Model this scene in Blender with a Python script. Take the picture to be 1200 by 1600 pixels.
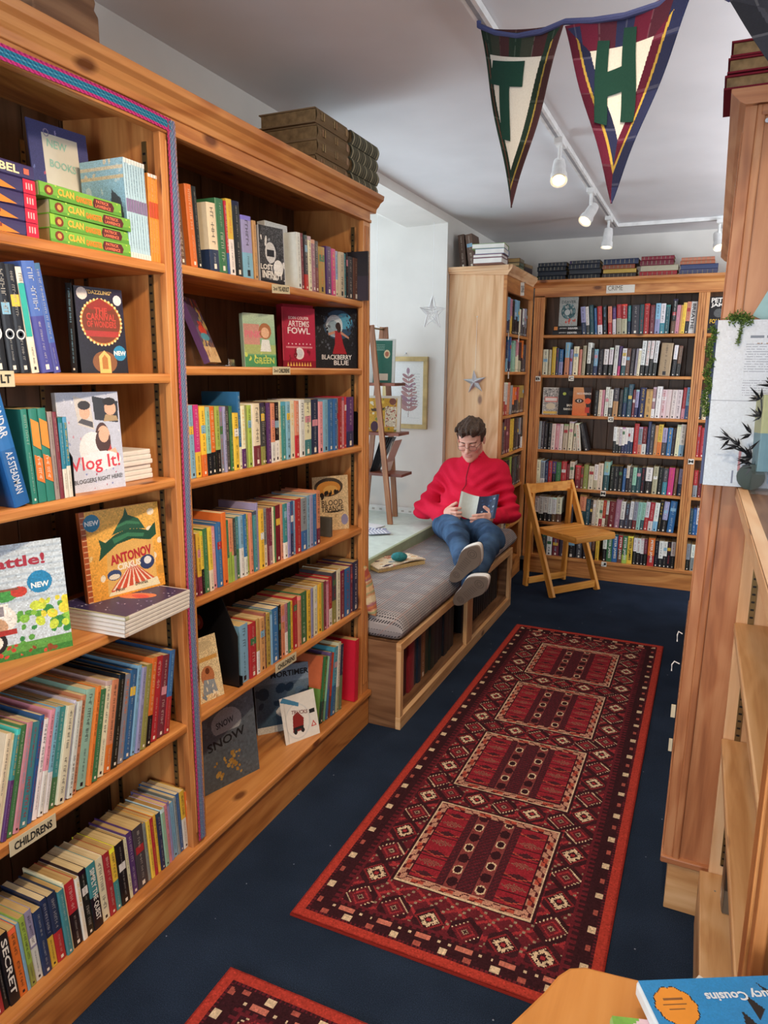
import bpy, math, random
import numpy as np
from mathutils import Vector, Matrix, Euler
random.seed(7)
SC = bpy.context.scene
for o in list(bpy.data.objects): bpy.data.objects.remove(o)
COL = SC.collection
PI = math.pi
# ------------------------------------------------------------ camera
yaw, pitch, roll = 0.42237, 0.19506, 0.00927
cy_, sy_, cp_, sp_ = math.cos(yaw), math.sin(yaw), math.cos(pitch), math.sin(pitch)
FWD = Vector((-sy_*cp_, cy_*cp_, -sp_)); RGT = Vector((cy_, sy_, 0)); UPV = RGT.cross(FWD)
R2 = RGT*math.cos(roll) + UPV*math.sin(roll); U2 = -RGT*math.sin(roll) + UPV*math.cos(roll)
cam_d = bpy.data.cameras.new('camera'); cam = bpy.data.objects.new('camera', cam_d); COL.objects.link(cam)
M = Matrix((R2, U2, -FWD)).transposed().to_4x4(); M.translation = Vector((0, 0, 1.5)); cam.matrix_world = M
cam_d.sensor_fit = 'VERTICAL'; cam_d.sensor_height = 24.0; cam_d.lens = 1118.3/1600*24.0
cam_d.clip_start = 0.02
SC.camera = cam
# ------------------------------------------------------------ light
SC.view_settings.view_transform = 'Standard'; SC.view_settings.look = 'None'
SC.view_settings.gamma = 1.0; SC.view_settings.use_curve_mapping = False
SC.view_settings.exposure = 0.0
W = bpy.data.worlds.new('overcast_sky'); SC.world = W; W.use_nodes = True
W.node_tree.nodes['Background'].inputs[0].default_value = (0.80, 0.90, 1.0, 1)
W.node_tree.nodes['Background'].inputs[1].default_value = 1.3
def area(name, loc, rot, sx, sy, power, col, spread=PI):
    d = bpy.data.lights.new(name, 'AREA'); d.shape = 'RECTANGLE'; d.size = sx; d.size_y = sy
    d.energy = power; d.color = col; d.spread = spread
    o = bpy.data.objects.new(name, d); COL.objects.link(o); o.location = loc; o.rotation_euler = rot
    return o
# daylight through the side window; the two fills after it are added, unseen sources
area('window_daylight', (-2.62, 3.42, 1.55), (0, -PI/2-.25, 0), 2.0, 1.3, 27, (0.77, 0.90, 1.0), 2.4)
area('right_fill_light', (2.26, 3.3, 1.5), (0, PI/2+.35, 0), 1.3, 2.3, 125, (0.86, 0.93, 1.0))  # added fill to brighten the ceiling at right, no known source
area('rear_upward_fill', (-0.45, -2.1, 1.3), (PI/2+.55, 0, 0), 1.5, 1.5, 66, (0.90, 0.95, 1.0))  # added fill behind the camera, tilted up to brighten the ceiling
def spot(name, loc, target, power, col=(1.0, 0.765, 0.52), ang=100, blend=0.8, size=0.035):
    d = bpy.data.lights.new(name, 'SPOT'); d.energy = power; d.color = col; d.spot_size = math.radians(ang)
    d.spot_blend = blend; d.shadow_soft_size = size
    o = bpy.data.objects.new(name, d); COL.objects.link(o); o.location = loc
    v = Vector(target) - Vector(loc); o.rotation_euler = v.to_track_quat('-Z', 'Y').to_euler()
    return o
# shop spotlights on the track above and behind the viewer
spot('shop_spotlight', (-0.15, 0.75, 2.30), (-1.25, 1.15, 0.7), 55)
spot('shop_spotlight', (-0.12, 1.05, 2.36), (-1.25, 2.05, 0.9), 56)
spot('shop_spotlight', (-0.66, 0.35, 2.30), (0.2, 1.9, 1.0), 27)
spot('shop_spotlight', (-0.66, 1.2, 2.30), (-0.5, 1.9, 0.1), 10)

# ------------------------------------------------------------ colour
def s2l(c):
    return tuple(((x/12.92) if x <= 0.04045 else ((x+0.055)/1.055)**2.4) for x in c)
def hx(s):
    return tuple(int(s[i:i+2], 16)/255 for i in (0, 2, 4))
PAL = {'rd': ('c02a30', 'red'), 'dr': ('7c1f2a', 'dark red'), 'bk': ('1c1b1f', 'black'), 'or': ('ee7226', 'orange'), 'sk': ('7db6d8', 'pale blue'),
 'lm': ('a3bf4b', 'lime green'), 'li': ('9d97c4', 'lilac'), 'nv': ('26365f', 'navy'), 'tl': ('3b8f97', 'teal'), 'cr': ('e6dcba', 'cream'),
 'wh': ('e6e4df', 'white'), 'yl': ('edc132', 'yellow'), 'pu': ('5a3478', 'purple'), 'dg': ('45434a', 'charcoal'), 'gy': ('8d939b', 'grey'),
 'mt': ('92c8b0', 'mint green'), 'pk': ('dd8d9e', 'pink'), 'bl': ('2f6bac', 'blue'), 'gn': ('3c7a4b', 'green'), 'sa': ('e08a66', 'salmon'),
 'mr': ('7e2d3f', 'maroon'), 'ol': ('8f9044', 'olive'), 'br': ('6d4733', 'brown'), 'tn': ('cf9a5c', 'tan'), 'mv': ('a9788a', 'mauve'),
 'md': ('b58f37', 'mustard'), 'mg': ('d93482', 'magenta'), 'be': ('c4bb95', 'beige'), 'dt': ('27505a', 'dark teal'), 'sd': ('b39d73', 'sandy'),
 'pw': ('e3c9c4', 'pinkish white')}
def pc(k):
    c = hx(PAL[k][0]); g = .3*c[0]+.59*c[1]+.11*c[2]; return tuple(x*.86+g*.14 for x in c)

# ------------------------------------------------------------ materials
def newmat(name, rough=0.6, spec=0.4):
    m = bpy.data.materials.new(name); m.use_nodes = True
    nt = m.node_tree; b = nt.nodes['Principled BSDF']; b.inputs['Roughness'].default_value = rough
    b.inputs['Specular IOR Level'].default_value = spec
    return m, nt, b
def N(nt, t, **k):
    n = nt.nodes.new(t)
    for a, v in k.items():
        if a == 'ins':
            for i, x in v.items(): n.inputs[i].default_value = x
        else: setattr(n, a, v)
    return n
def L(nt, a, b): nt.links.new(a, b)
def ramp(nt, fac, stops):
    r = N(nt, 'ShaderNodeValToRGB'); e = r.color_ramp.elements
    while len(e) < len(stops): e.new(0.5)
    for i, (p, c) in enumerate(stops): e[i].position = p; e[i].color = (*s2l(hx(c) if isinstance(c, str) else c), 1)
    L(nt, fac, r.inputs[0]); return r
def bump(nt, b, h, s=0.2, d=0.002):
    n = N(nt, 'ShaderNodeBump', ins={'Strength': s, 'Distance': d}); L(nt, h, n.inputs['Height']); L(nt, n.outputs[0], b.inputs['Normal'])
def mix(nt, fac, a, bcol, mode='MIX'):
    m = N(nt, 'ShaderNodeMix', data_type='RGBA', blend_type=mode)
    for s, v in ((m.inputs[0], fac), (m.inputs[6], a), (m.inputs[7], bcol)):
        if hasattr(v, 'is_output'): L(nt, v, s)
        else: s.default_value = v if not isinstance(v, tuple) or len(v) == 4 else (*v, 1)
    return m.outputs[2]
def wood(name, light, mid, dark, knot='5a2a12', knots=True, rough=0.42, scale=1.0):
    m, nt, b = newmat(name, rough, 0.45)
    uv = N(nt, 'ShaderNodeUVMap', uv_map='UV')
    mp = N(nt, 'ShaderNodeMapping'); mp.inputs['Scale'].default_value = (1.6*scale, 26*scale, 1); L(nt, uv.outputs[0], mp.inputs[0])
    n1 = N(nt, 'ShaderNodeTexNoise', ins={'Scale': 1.0, 'Detail': 6, 'Roughness': 0.6, 'Distortion': 0.5}); L(nt, mp.outputs[0], n1.inputs['Vector'])
    mp2 = N(nt, 'ShaderNodeMapping'); mp2.inputs['Scale'].default_value = (0.9, 5, 1); L(nt, uv.outputs[0], mp2.inputs[0])
    n2 = N(nt, 'ShaderNodeTexNoise', ins={'Scale': 1.0, 'Detail': 3, 'Distortion': 1.2}); L(nt, mp2.outputs[0], n2.inputs['Vector'])
    wv = N(nt, 'ShaderNodeMath', operation='MULTIPLY'); wv.inputs[1].default_value = 34; L(nt, n2.outputs[0], wv.inputs[0])
    sn = N(nt, 'ShaderNodeMath', operation='SINE'); L(nt, wv.outputs[0], sn.inputs[0])
    mr = N(nt, 'ShaderNodeMapRange', ins={1: -1.0, 2: 1.0, 3: 0.0, 4: 0.22}); L(nt, sn.outputs[0], mr.inputs[0])
    ad = N(nt, 'ShaderNodeMath', operation='ADD'); L(nt, n1.outputs[0], ad.inputs[0]); L(nt, mr.outputs[0], ad.inputs[1])
    r = ramp(nt, ad.outputs[0], [(0.34, dark), (0.56, mid), (0.80, light)])
    colr = r.outputs[0]
    if knots:
        mp3 = N(nt, 'ShaderNodeMapping'); mp3.inputs['Scale'].default_value = (2.6, 5.2, 1); L(nt, uv.outputs[0], mp3.inputs[0])
        vo = N(nt, 'ShaderNodeTexVoronoi', voronoi_dimensions='2D', ins={'Scale': 1.0, 'Randomness': 1.0}); L(nt, mp3.outputs[0], vo.inputs['Vector'])
        se = N(nt, 'ShaderNodeSeparateColor'); L(nt, vo.outputs['Color'], se.inputs[0])
        gt = N(nt, 'ShaderNodeMath', operation='GREATER_THAN'); gt.inputs[1].default_value = 0.55; L(nt, se.outputs[0], gt.inputs[0])
        mr2 = N(nt, 'ShaderNodeMapRange', ins={1: 0.045, 2: 0.10, 3: 1.0, 4: 0.0}); L(nt, vo.outputs['Distance'], mr2.inputs[0])
        mu = N(nt, 'ShaderNodeMath', operation='MULTIPLY'); L(nt, mr2.outputs[0], mu.inputs[0]); L(nt, gt.outputs[0], mu.inputs[1])
        mu2 = N(nt, 'ShaderNodeMath', operation='MULTIPLY'); mu2.inputs[1].default_value = 0.85; L(nt, mu.outputs[0], mu2.inputs[0])
        colr = mix(nt, mu2.outputs[0], colr, s2l(hx(knot)))
    L(nt, colr, b.inputs['Base Color']); bump(nt, b, n1.outputs[0], 0.12, 0.001)
    return m
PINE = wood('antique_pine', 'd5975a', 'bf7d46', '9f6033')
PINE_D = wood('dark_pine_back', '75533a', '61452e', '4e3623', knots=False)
PINE_R = wood('warm_pine', 'c99066', 'b87a52', '9a6040')
PINE_L = wood('pale_lit_pine', 'f0cca2', 'e6b88a', 'd09c6c', knot='7a5a50')  # on the narrow case, window light is put into this lighter pine
PINE_F = wood('honey_pine', 'd19050', 'bc773c', '975a2b')
RAW = wood('raw_pine', 'e2b98a', 'd3a472', 'b98552')
OLDB = wood('old_brown_board', '8f6a4c', '775338', '5c3e28')
BEECH = wood('chair_beech', 'e8a650', 'dc9440', 'c47a2c', knots=False)
DARKW = wood('dark_ladder_wood', '8a4e38', '6e3626', '54261a', knots=False)
LADW = wood('ladder_leg_wood', 'a5714c', '8c5a3a', '6f432a', knots=False)
TABW = wood('table_veneer', 'dd9a50', 'd28c40', 'c07a30', knots=False)
def attr_mat(name, rough=0.45, noise=0.08, bump_s=0.0, spec=0.4, nscale=60):
    m, nt, b = newmat(name, rough, spec)
    a = N(nt, 'ShaderNodeAttribute', attribute_name='Col')
    tc = N(nt, 'ShaderNodeTexCoord')
    n = N(nt, 'ShaderNodeTexNoise', ins={'Scale': nscale, 'Detail': 3}); L(nt, tc.outputs['Object'], n.inputs['Vector'])
    mr = N(nt, 'ShaderNodeMapRange', ins={3: 1-noise*1.6, 4: 1+noise*1.6}); L(nt, n.outputs[0], mr.inputs[0])
    hs = N(nt, 'ShaderNodeHueSaturation'); L(nt, mr.outputs[0], hs.inputs['Value']); L(nt, a.outputs['Color'], hs.inputs['Color'])
    L(nt, hs.outputs[0], b.inputs['Base Color'])
    if bump_s: bump(nt, b, n.outputs[0], bump_s, 0.002)
    return m
PRINT = attr_mat('printed_cover', 0.38, 0.07)
PAPERC = attr_mat('printed_paper', 0.7, 0.03)
CLOTHC = attr_mat('dyed_cloth', 0.9, 0.10, 0.4, 0.1, 300)
SKINM = attr_mat('skin', 0.5, 0.03, 0.05, 0.4, 120)
SKINM.node_tree.nodes['Principled BSDF'].inputs['Subsurface Weight'].default_value = 0.1
SKINM.node_tree.nodes['Principled BSDF'].inputs['Subsurface Scale'].default_value = 0.01
def page_mat():
    m, nt, b = newmat('page_edges', 0.85, 0.1)
    tc = N(nt, 'ShaderNodeTexCoord')
    mp = N(nt, 'ShaderNodeMapping'); mp.inputs['Scale'].default_value = (6, 900, 6); L(nt, tc.outputs['Object'], mp.inputs[0])
    n = N(nt, 'ShaderNodeTexNoise', ins={'Scale': 1, 'Detail': 2}); L(nt, mp.outputs[0], n.inputs['Vector'])
    oi = N(nt, 'ShaderNodeObjectInfo')
    r = ramp(nt, n.outputs[0], [(0.3, 'c9b58e'), (0.7, 'eadcb8')])
    r2 = ramp(nt, oi.outputs['Random'], [(0.0, 'cdae80'), (0.5, 'f0e2c4'), (1.0, 'ffffff')])
    L(nt, mix(nt, 1.0, r.outputs[0], r2.outputs[0], 'MULTIPLY'), b.inputs['Base Color'])
    bump(nt, b, n.outputs[0], 0.3, 0.0006)
    return m
PAGE = page_mat()
def plain(name, c, rough=0.5, spec=0.4, metal=0.0, noise=0.05, ns=20, bs=0.0):
    m, nt, b = newmat(name, rough, spec); b.inputs['Metallic'].default_value = metal
    tc = N(nt, 'ShaderNodeTexCoord'); n = N(nt, 'ShaderNodeTexNoise', ins={'Scale': ns, 'Detail': 3}); L(nt, tc.outputs['Object'], n.inputs['Vector'])
    c = hx(c) if isinstance(c, str) else c
    r = ramp(nt, n.outputs[0], [(0.3, tuple(x*(1-noise) for x in c)), (0.7, tuple(min(1, x*(1+noise)) for x in c))])
    L(nt, r.outputs[0], b.inputs['Base Color'])
    if bs: bump(nt, b, n.outputs[0], bs, 0.003)
    return m
WALLM = plain('painted_plaster', 'e3e0da', 0.9, 0.1, noise=0.02, ns=4, bs=0.05)
CEILM = plain('ceiling_plaster', 'e0e0e2', 0.9, 0.1, noise=0.02, ns=3, bs=0.05)
SILLM = plain('sage_sill_paint', '9aa586', 0.55, noise=0.04)
SILLT = plain('pale_sill_top', 'c9d6cf', 0.5, noise=0.04)
METALW = plain('white_enamel', 'e8e8e6', 0.35)
METALD = plain('dull_brass_strip', '8a7550', 0.35, 0.5, 0.8)
BLACK = plain('black_plastic', '141416', 0.4)
SILVER = plain('brushed_silver', 'c8ccd2', 0.3, 0.5, 0.7)
PAPER = plain('white_paper', 'ece9e2', 0.8, 0.1, noise=0.02)
CARD = plain('cream_card', 'd9cfb4', 0.8, 0.1, noise=0.04)
INK = plain('black_ink', '151515', 0.7)
def carpet():
    m, nt, b = newmat('navy_carpet', 0.95, 0.05)
    tc = N(nt, 'ShaderNodeTexCoord')
    n = N(nt, 'ShaderNodeTexNoise', ins={'Scale': 420, 'Detail': 2}); L(nt, tc.outputs['Object'], n.inputs['Vector'])
    n2 = N(nt, 'ShaderNodeTexNoise', ins={'Scale': 5, 'Detail': 4}); L(nt, tc.outputs['Object'], n2.inputs['Vector'])
    r = ramp(nt, n.outputs[0], [(0.32, '1d2635'), (0.58, '2c3a50'), (0.8, '46556c')])
    r2 = ramp(nt, n2.outputs[0], [(0.3, 'd8d8d8'), (0.7, 'ffffff')])
    c = mix(nt, 1.0, r.outputs[0], r2.outputs[0], 'MULTIPLY')
    v = N(nt, 'ShaderNodeTexVoronoi', ins={'Scale': 16, 'Randomness': 1.0}); L(nt, tc.outputs['Object'], v.inputs['Vector'])
    lt = N(nt, 'ShaderNodeMath', operation='LESS_THAN'); lt.inputs[1].default_value = 0.035; L(nt, v.outputs['Distance'], lt.inputs[0])
    L(nt, mix(nt, lt.outputs[0], c, s2l(hx('8e98a8'))), b.inputs['Base Color'])
    bump(nt, b, n.outputs[0], 0.6, 0.004)
    return m
CARPET = carpet()
def emis(name, c, s):
    m, nt, b = newmat(name); b.inputs['Emission Color'].default_value = (*c, 1); b.inputs['Emission Strength'].default_value = s
    b.inputs['Base Color'].default_value = (1, 0.9, 0.7, 1); return m
LAMPF = emis('lit_lamp_face', (1.0, 0.80, 0.52), 3.2)
def glass():
    m, nt, b = newmat('window_glass', 0.0)
    mx = N(nt, 'ShaderNodeMixShader'); tr = N(nt, 'ShaderNodeBsdfTransparent'); gl = N(nt, 'ShaderNodeBsdfGlossy', ins={'Roughness': 0.02})
    mx.inputs[0].default_value = 0.06; L(nt, tr.outputs[0], mx.inputs[1]); L(nt, gl.outputs[0], mx.inputs[2])
    L(nt, mx.outputs[0], nt.nodes['Material Output'].inputs[0]); return m
GLASS = glass()

# ------------------------------------------------------------ mesh builder
class MB:
    def __init__(s): s.v = []; s.f = []; s.c = []; s.u = []; s.m = []
    def face(s, pts, col=(0.8, 0.8, 0.8), mi=0, uv=None):
        k = len(s.v); s.v.extend([tuple(p) for p in pts]); s.f.append(list(range(k, k+len(pts)))); s.c.append(col); s.m.append(mi)
        s.u.append(uv or [(p[0]+p[1], p[2]) for p in pts])
    def mesh(s, vs, fs, col=(0.8, 0.8, 0.8), mi=0, uvs=None):
        k = len(s.v); s.v.extend([tuple(p) for p in vs])
        for i, f in enumerate(fs):
            s.f.append([k+j for j in f]); s.c.append(col[i] if isinstance(col, list) else col); s.m.append(mi)
            s.u.append([uvs[j] for j in f] if uvs else [(vs[j][0]+vs[j][1], vs[j][2]) for j in f])
    def box(s, x0, x1, y0, y1, z0, z1, grain='x', col=(0.8, 0.8, 0.8), mi=0, M=None):
        P = [(x, y, z) for x in (x0, x1) for y in (y0, y1) for z in (z0, z1)]
        F = [(0, 1, 3, 2), (4, 6, 7, 5), (0, 4, 5, 1), (2, 3, 7, 6), (0, 2, 6, 4), (1, 5, 7, 3)]
        ax = [(1, 2), (1, 2), (0, 2), (0, 2), (0, 1), (0, 1)]
        g = 'xyz'.index(grain); ou, ov = random.random()*20, random.random()*20
        k = len(s.v); s.v.extend([tuple(M @ Vector(p)) if M else p for p in P])
        for f, a in zip(F, ax):
            if g in a: o = a[0] if a[1] == g else a[1]; gg = g
            else: gg, o = a
            s.f.append([k+i for i in f]); s.c.append(col); s.m.append(mi)
            s.u.append([(P[i][gg]+ou, P[i][o]+ov) for i in f])
            ov += 0.37
        return s
    def beam(s, a, b, w, t, side=(0, 0, 1), col=(0.8, 0.8, 0.8), mi=0):
        """square bar from a to b, width w along 'side' and thickness t across"""
        a, b = Vector(a), Vector(b); d = (b-a); Ln = d.length; d.normalize()
        sd = Vector(side); sd = (sd - d*sd.dot(d)).normalized(); n = d.cross(sd)
        R = Matrix((d, sd, n)).transposed().to_4x4(); R.translation = a
        return s.box(0, Ln, -w/2, w/2, -t/2, t/2, 'x', col, mi, R)
    def tube(s, pts, r, n=8, col=(0.8, 0.8, 0.8), mi=0, cap=True, radii=None):
        pts = [Vector(p) for p in pts]; rings = []; k0 = len(s.v)
        up = Vector((0, 0, 1))
        for i, p in enumerate(pts):
            d = (pts[min(i+1, len(pts)-1)] - pts[max(i-1, 0)]).normalized()
            a = d.cross(up)
            if a.length < 1e-3: a = d.cross(Vector((1, 0, 0)))
            a.normalize(); b = d.cross(a); rr = radii[i] if radii else r
            for j in range(n):
                t = 2*PI*j/n; s.v.append(tuple(p + a*(math.cos(t)*rr) + b*(math.sin(t)*rr)))
        for i in range(len(pts)-1):
            for j in range(n):
                s.f.append([k0+i*n+j, k0+i*n+(j+1) % n, k0+(i+1)*n+(j+1) % n, k0+(i+1)*n+j]); s.c.append(col); s.m.append(mi)
                s.u.append([(i*.1, j*.01), (i*.1, j*.01+.01), (i*.1+.1, j*.01+.01), (i*.1+.1, j*.01)])
        if cap:
            for f in ([k0+j for j in range(n)][::-1], [k0+(len(pts)-1)*n+j for j in range(n)]):
                s.f.append(f); s.c.append(col); s.m.append(mi); s.u.append([(0, 0)]*n)
        return s
    def prism(s, poly, axis, a0, a1, col=(0.8, 0.8, 0.8), mi=0):
        """2-D polygon extruded along an axis; poly in the two other axes in order"""
        o = {'x': (1, 2, 0), 'y': (0, 2, 1), 'z': (0, 1, 2)}[axis]; n = len(poly); vs = []
        ou, ov = random.random()*9, random.random()*9
        for a in (a0, a1):
            for p in poly:
                q = [0, 0, 0]; q[o[0]] = p[0]; q[o[1]] = p[1]; q[o[2]] = a; vs.append(tuple(q))
        k = len(s.v); s.v.extend(vs); per = 0
        for i in range(n):
            j = (i+1) % n; l = math.hypot(poly[j][0]-poly[i][0], poly[j][1]-poly[i][1])
            s.f.append([k+i, k+j, k+n+j, k+n+i]); s.c.append(col); s.m.append(mi)
            s.u.append([(a0+ou, per+ov), (a0+ou, per+l+ov), (a1+ou, per+l+ov), (a1+ou, per+ov)]); per += l
        for f in (list(range(n))[::-1], list(range(n, 2*n))):
            s.f.append([k+i for i in f]); s.c.append(col); s.m.append(mi); s.u.append([(poly[i % n][0]+ou, poly[i % n][1]+ov) for i in f])
        return s
    def xf(s, M, k0=0):
        for i in range(k0, len(s.v)): s.v[i] = tuple(M @ Vector(s.v[i]))
        return s
    def build(s, name, mats, parent=None, off=(0, 0, 0), smooth=False, bevel=0):
        me = bpy.data.meshes.new(name)
        ox, oy, oz = off
        me.from_pydata([(a-ox, b-oy, c-oz) for a, b, c in s.v], [], s.f)
        if not isinstance(mats, (list, tuple)): mats = [mats]
        for m in mats: me.materials.append(m)
        me.polygons.foreach_set('material_index', s.m)
        ca = me.color_attributes.new('Col', 'FLOAT_COLOR', 'CORNER')
        cols = []; cache = {}
        for f, c in zip(s.f, s.c):
            if c not in cache: cache[c] = (*s2l(c), 1.0)
            cols.extend(cache[c]*len(f))
        ca.data.foreach_set('color', cols)
        ul = me.uv_layers.new(name='UV'); ul.data.foreach_set('uv', [x for u in s.u for p in u for x in p])
        if smooth: me.polygons.foreach_set('use_smooth', [True]*len(me.polygons))
        o = bpy.data.objects.new(name, me); COL.objects.link(o)
        if parent: o.parent = parent
        else: o.location = off
        if bevel:
            b = o.modifiers.new('bevel', 'BEVEL'); b.width = bevel; b.segments = 2; b.limit_method = 'ANGLE'
        return o
def npmesh(name, V, F, mats, cols=None, parent=None, off=(0, 0, 0), smooth=True):
    """mesh from numpy arrays (quads)"""
    me = bpy.data.meshes.new(name); V = np.asarray(V, dtype=np.float32) - np.array(off, dtype=np.float32); F = np.asarray(F, dtype=np.int32)
    me.vertices.add(len(V)); me.vertices.foreach_set('co', V.ravel())
    me.loops.add(F.size); me.loops.foreach_set('vertex_index', F.ravel())
    me.polygons.add(len(F)); k = F.shape[1]
    me.polygons.foreach_set('loop_start', np.arange(0, F.size, k, dtype=np.int32))
    me.update(calc_edges=True); me.validate()
    if smooth: me.polygons.foreach_set('use_smooth', np.ones(len(me.polygons), dtype=bool))
    for m in (mats if isinstance(mats, (list, tuple)) else [mats]): me.materials.append(m)
    if cols is not None:
        c = np.asarray(cols, dtype=np.float64); lin = np.where(c <= 0.04045, c/12.92, ((c+0.055)/1.055)**2.4)
        if len(c) == len(F):
            ca = me.color_attributes.new('Col', 'FLOAT_COLOR', 'CORNER'); a = np.ones((len(F), k, 4), dtype=np.float32); a[:, :, :3] = lin[:, None, :]
        else:
            ca = me.color_attributes.new('Col', 'FLOAT_COLOR', 'POINT'); a = np.ones((len(V), 4), dtype=np.float32); a[:, :3] = lin
        ca.data.foreach_set('color', a.ravel())
    o = bpy.data.objects.new(name, me); COL.objects.link(o)
    if parent: o.parent = parent
    else: o.location = off
    return o
def thing(name, label, cat, loc=(0, 0, 0), rot=(0, 0, 0), group=None):
    o = bpy.data.objects.new(name, None); COL.objects.link(o); o.empty_display_size = 0.05
    o.location = loc; o.rotation_euler = rot; tag(o, label, cat, group); return o
LABELS = set()
def tag(o, label, cat, group=None):
    o['label'] = label; o['category'] = cat
    if group: o['group'] = group
    return o
def struct(o): o['kind'] = 'structure'; return o

# ------------------------------------------------------------ lettering
_tc = {}
def text_geo(s, bold=0.0, res=2):
    key = (s, bold)
    if key in _tc: return _tc[key]
    cu = bpy.data.curves.new('lettering', 'FONT'); cu.body = s; cu.size = 1.0; cu.resolution_u = res; cu.offset = bold; cu.fill_mode = 'FRONT'
    o = bpy.data.objects.new('lettering', cu); COL.objects.link(o); bpy.context.view_layer.update()
    dg = bpy.context.evaluated_depsgraph_get(); me = o.evaluated_get(dg).to_mesh()
    vs = [(v.co.x, v.co.y) for v in me.vertices]; fs = [list(p.vertices) for p in me.polygons]
    o.evaluated_get(dg).to_mesh_clear(); bpy.data.objects.remove(o); bpy.data.curves.remove(cu)
    if vs:
        x0 = min(v[0] for v in vs); x1 = max(v[0] for v in vs); y0 = min(v[1] for v in vs); y1 = max(v[1] for v in vs)
        vs = [((v[0]-x0)/(x1-x0), (v[1]-y0)/(y1-y0)) for v in vs]; asp = (x1-x0)/(y1-y0)
    else: asp = 1
    _tc[key] = (vs, fs, asp); return _tc[key]
def put_text(mb, s, fn, col, bold=0.0, mi=0):
    """fn maps (0..1, 0..1) of the text's own box to 3-D"""
    vs, fs, asp = text_geo(s, bold)
    mb.mesh([fn(u, v) for u, v in vs], fs, col, mi)
def face_text(mb, s, yc, zc, h, col, x=0.0, w=None, rot=0.0, bold=0.02, mi=0):
    """lettering on a +X-facing plane, centred at (yc, zc), cap height h"""
    vs, fs, asp = text_geo(s, bold); ww = w if w else asp*h; c, sn = math.cos(rot), math.sin(rot)
    P = []
    for u, v in vs:
        a, b = (u-.5)*ww, (v-.5)*h; P.append((x, yc + a*c - b*sn, zc + a*sn + b*c))
    mb.mesh(P, fs, col, mi)

# ------------------------------------------------------------ painting on a grid of small faces (printed designs, woven rugs)
class Canvas:
    def __init__(s, w, h, nx, base):
        s.w, s.h, s.nx, s.ny = w, h, nx, max(2, int(round(nx*h/w)))
        s.a = np.empty((s.ny, s.nx, 3)); s.a[:] = base if not isinstance(base, str) else hx(base)
        s.U, s.V = np.meshgrid((np.arange(s.nx)+.5)/s.nx, (np.arange(s.ny)+.5)/s.ny)   # v up
        s.rs = np.random.RandomState(int(w*9973+h*7919+nx) % 99991)
    def c(s, c): return np.array(hx(c) if isinstance(c, str) else c)
    def put(s, m, c): s.a[m] = s.c(c); return s
    def rect(s, u0, v0, u1, v1, c): return s.put((s.U >= u0) & (s.U < u1) & (s.V >= v0) & (s.V < v1), c)
    def ell(s, u, v, ru, rv, c, th=0):
        x, y = s.U-u, s.V-v; X = x*math.cos(th)+y*math.sin(th); Y = -x*math.sin(th)+y*math.cos(th)
        return s.put((X/ru)**2+(Y/rv)**2 < 1, c)
    def ring(s, u, v, ru, rv, t, c):
        q = ((s.U-u)/ru)**2+((s.V-v)/rv)**2; return s.put((q < 1) & (q > (1-t)**2), c)
    def poly(s, pts, c):
        m = np.zeros(s.U.shape, bool); n = len(pts); j = n-1
        for i in range(n):
            xi, yi = pts[i]; xj, yj = pts[j]
            if yi != yj: m ^= ((yi > s.V) != (yj > s.V)) & (s.U < (xj-xi)*(s.V-yi)/(yj-yi)+xi)
            j = i
        return s.put(m, c)
    def grad(s, c0, c1, u0=0, v0=0, u1=1, v1=1):
        m = (s.U >= u0) & (s.U < u1) & (s.V >= v0) & (s.V < v1); t = ((s.V-v0)/(v1-v0))[..., None]
        g = s.c(c0)*(1-t)+s.c(c1)*t; s.a[m] = g[m]; return s
    def blobs(s, n, r0, r1, cols, box=(0, 0, 1, 1)):
        for _ in range(n):
            r = s.rs.uniform(r0, r1); s.ell(s.rs.uniform(box[0], box[2]), s.rs.uniform(box[1], box[3]), r, r*s.w/s.h*s.rs.uniform(.6, 1.3), cols[s.rs.randint(len(cols))], s.rs.uniform(0, 3))
        return s
    def lines(s, u0, v0, u1, n, dv, c, fill=0.6, lw=0.35):
        for i in range(n):
            v = v0-i*dv; m = (np.abs(s.V-v) < dv*lw/2) & (s.U > u0) & (s.U < u1) & (np.sin(s.U*170+i*5)+np.sin(s.U*61+i*3) > -1.2); s.put(m, c)
        return s
    def noise(s, amt=0.05, k=1):
        n = s.rs.normal(0, amt, (s.ny//k+2, s.nx//k+2)); n = np.kron(n, np.ones((k, k)))[:s.ny, :s.nx]; s.a = np.clip(s.a*(1+n[..., None]), 0, 1); return s
    def grid(s, fn):
        """fn(U,V arrays in 0..1)->(...,3) points ; returns V,F,C"""
        gu, gv = np.meshgrid(np.arange(s.nx+1)/s.nx, np.arange(s.ny+1)/s.ny); P = fn(gu, gv).reshape(-1, 3)
        i = np.arange(s.nx)[None, :]+np.arange(s.ny)[:, None]*(s.nx+1)
        F = np.stack([i, i+1, i+s.nx+2, i+s.nx+1], -1).reshape(-1, 4)
        return P, F, s.a.reshape(-1, 3)
    def panel(s, name, mat, parent, x=0.0, y0=None, z0=0.0):
        """flat print facing +X, local width along +Y"""
        y0 = -s.w/2 if y0 is None else y0
        P, F, C = s.grid(lambda u, v: np.stack([np.full_like(u, x), y0+u*s.w, z0+v*s.h], -1))
        return npmesh(name, P, F, mat, C, parent, smooth=False)

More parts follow.
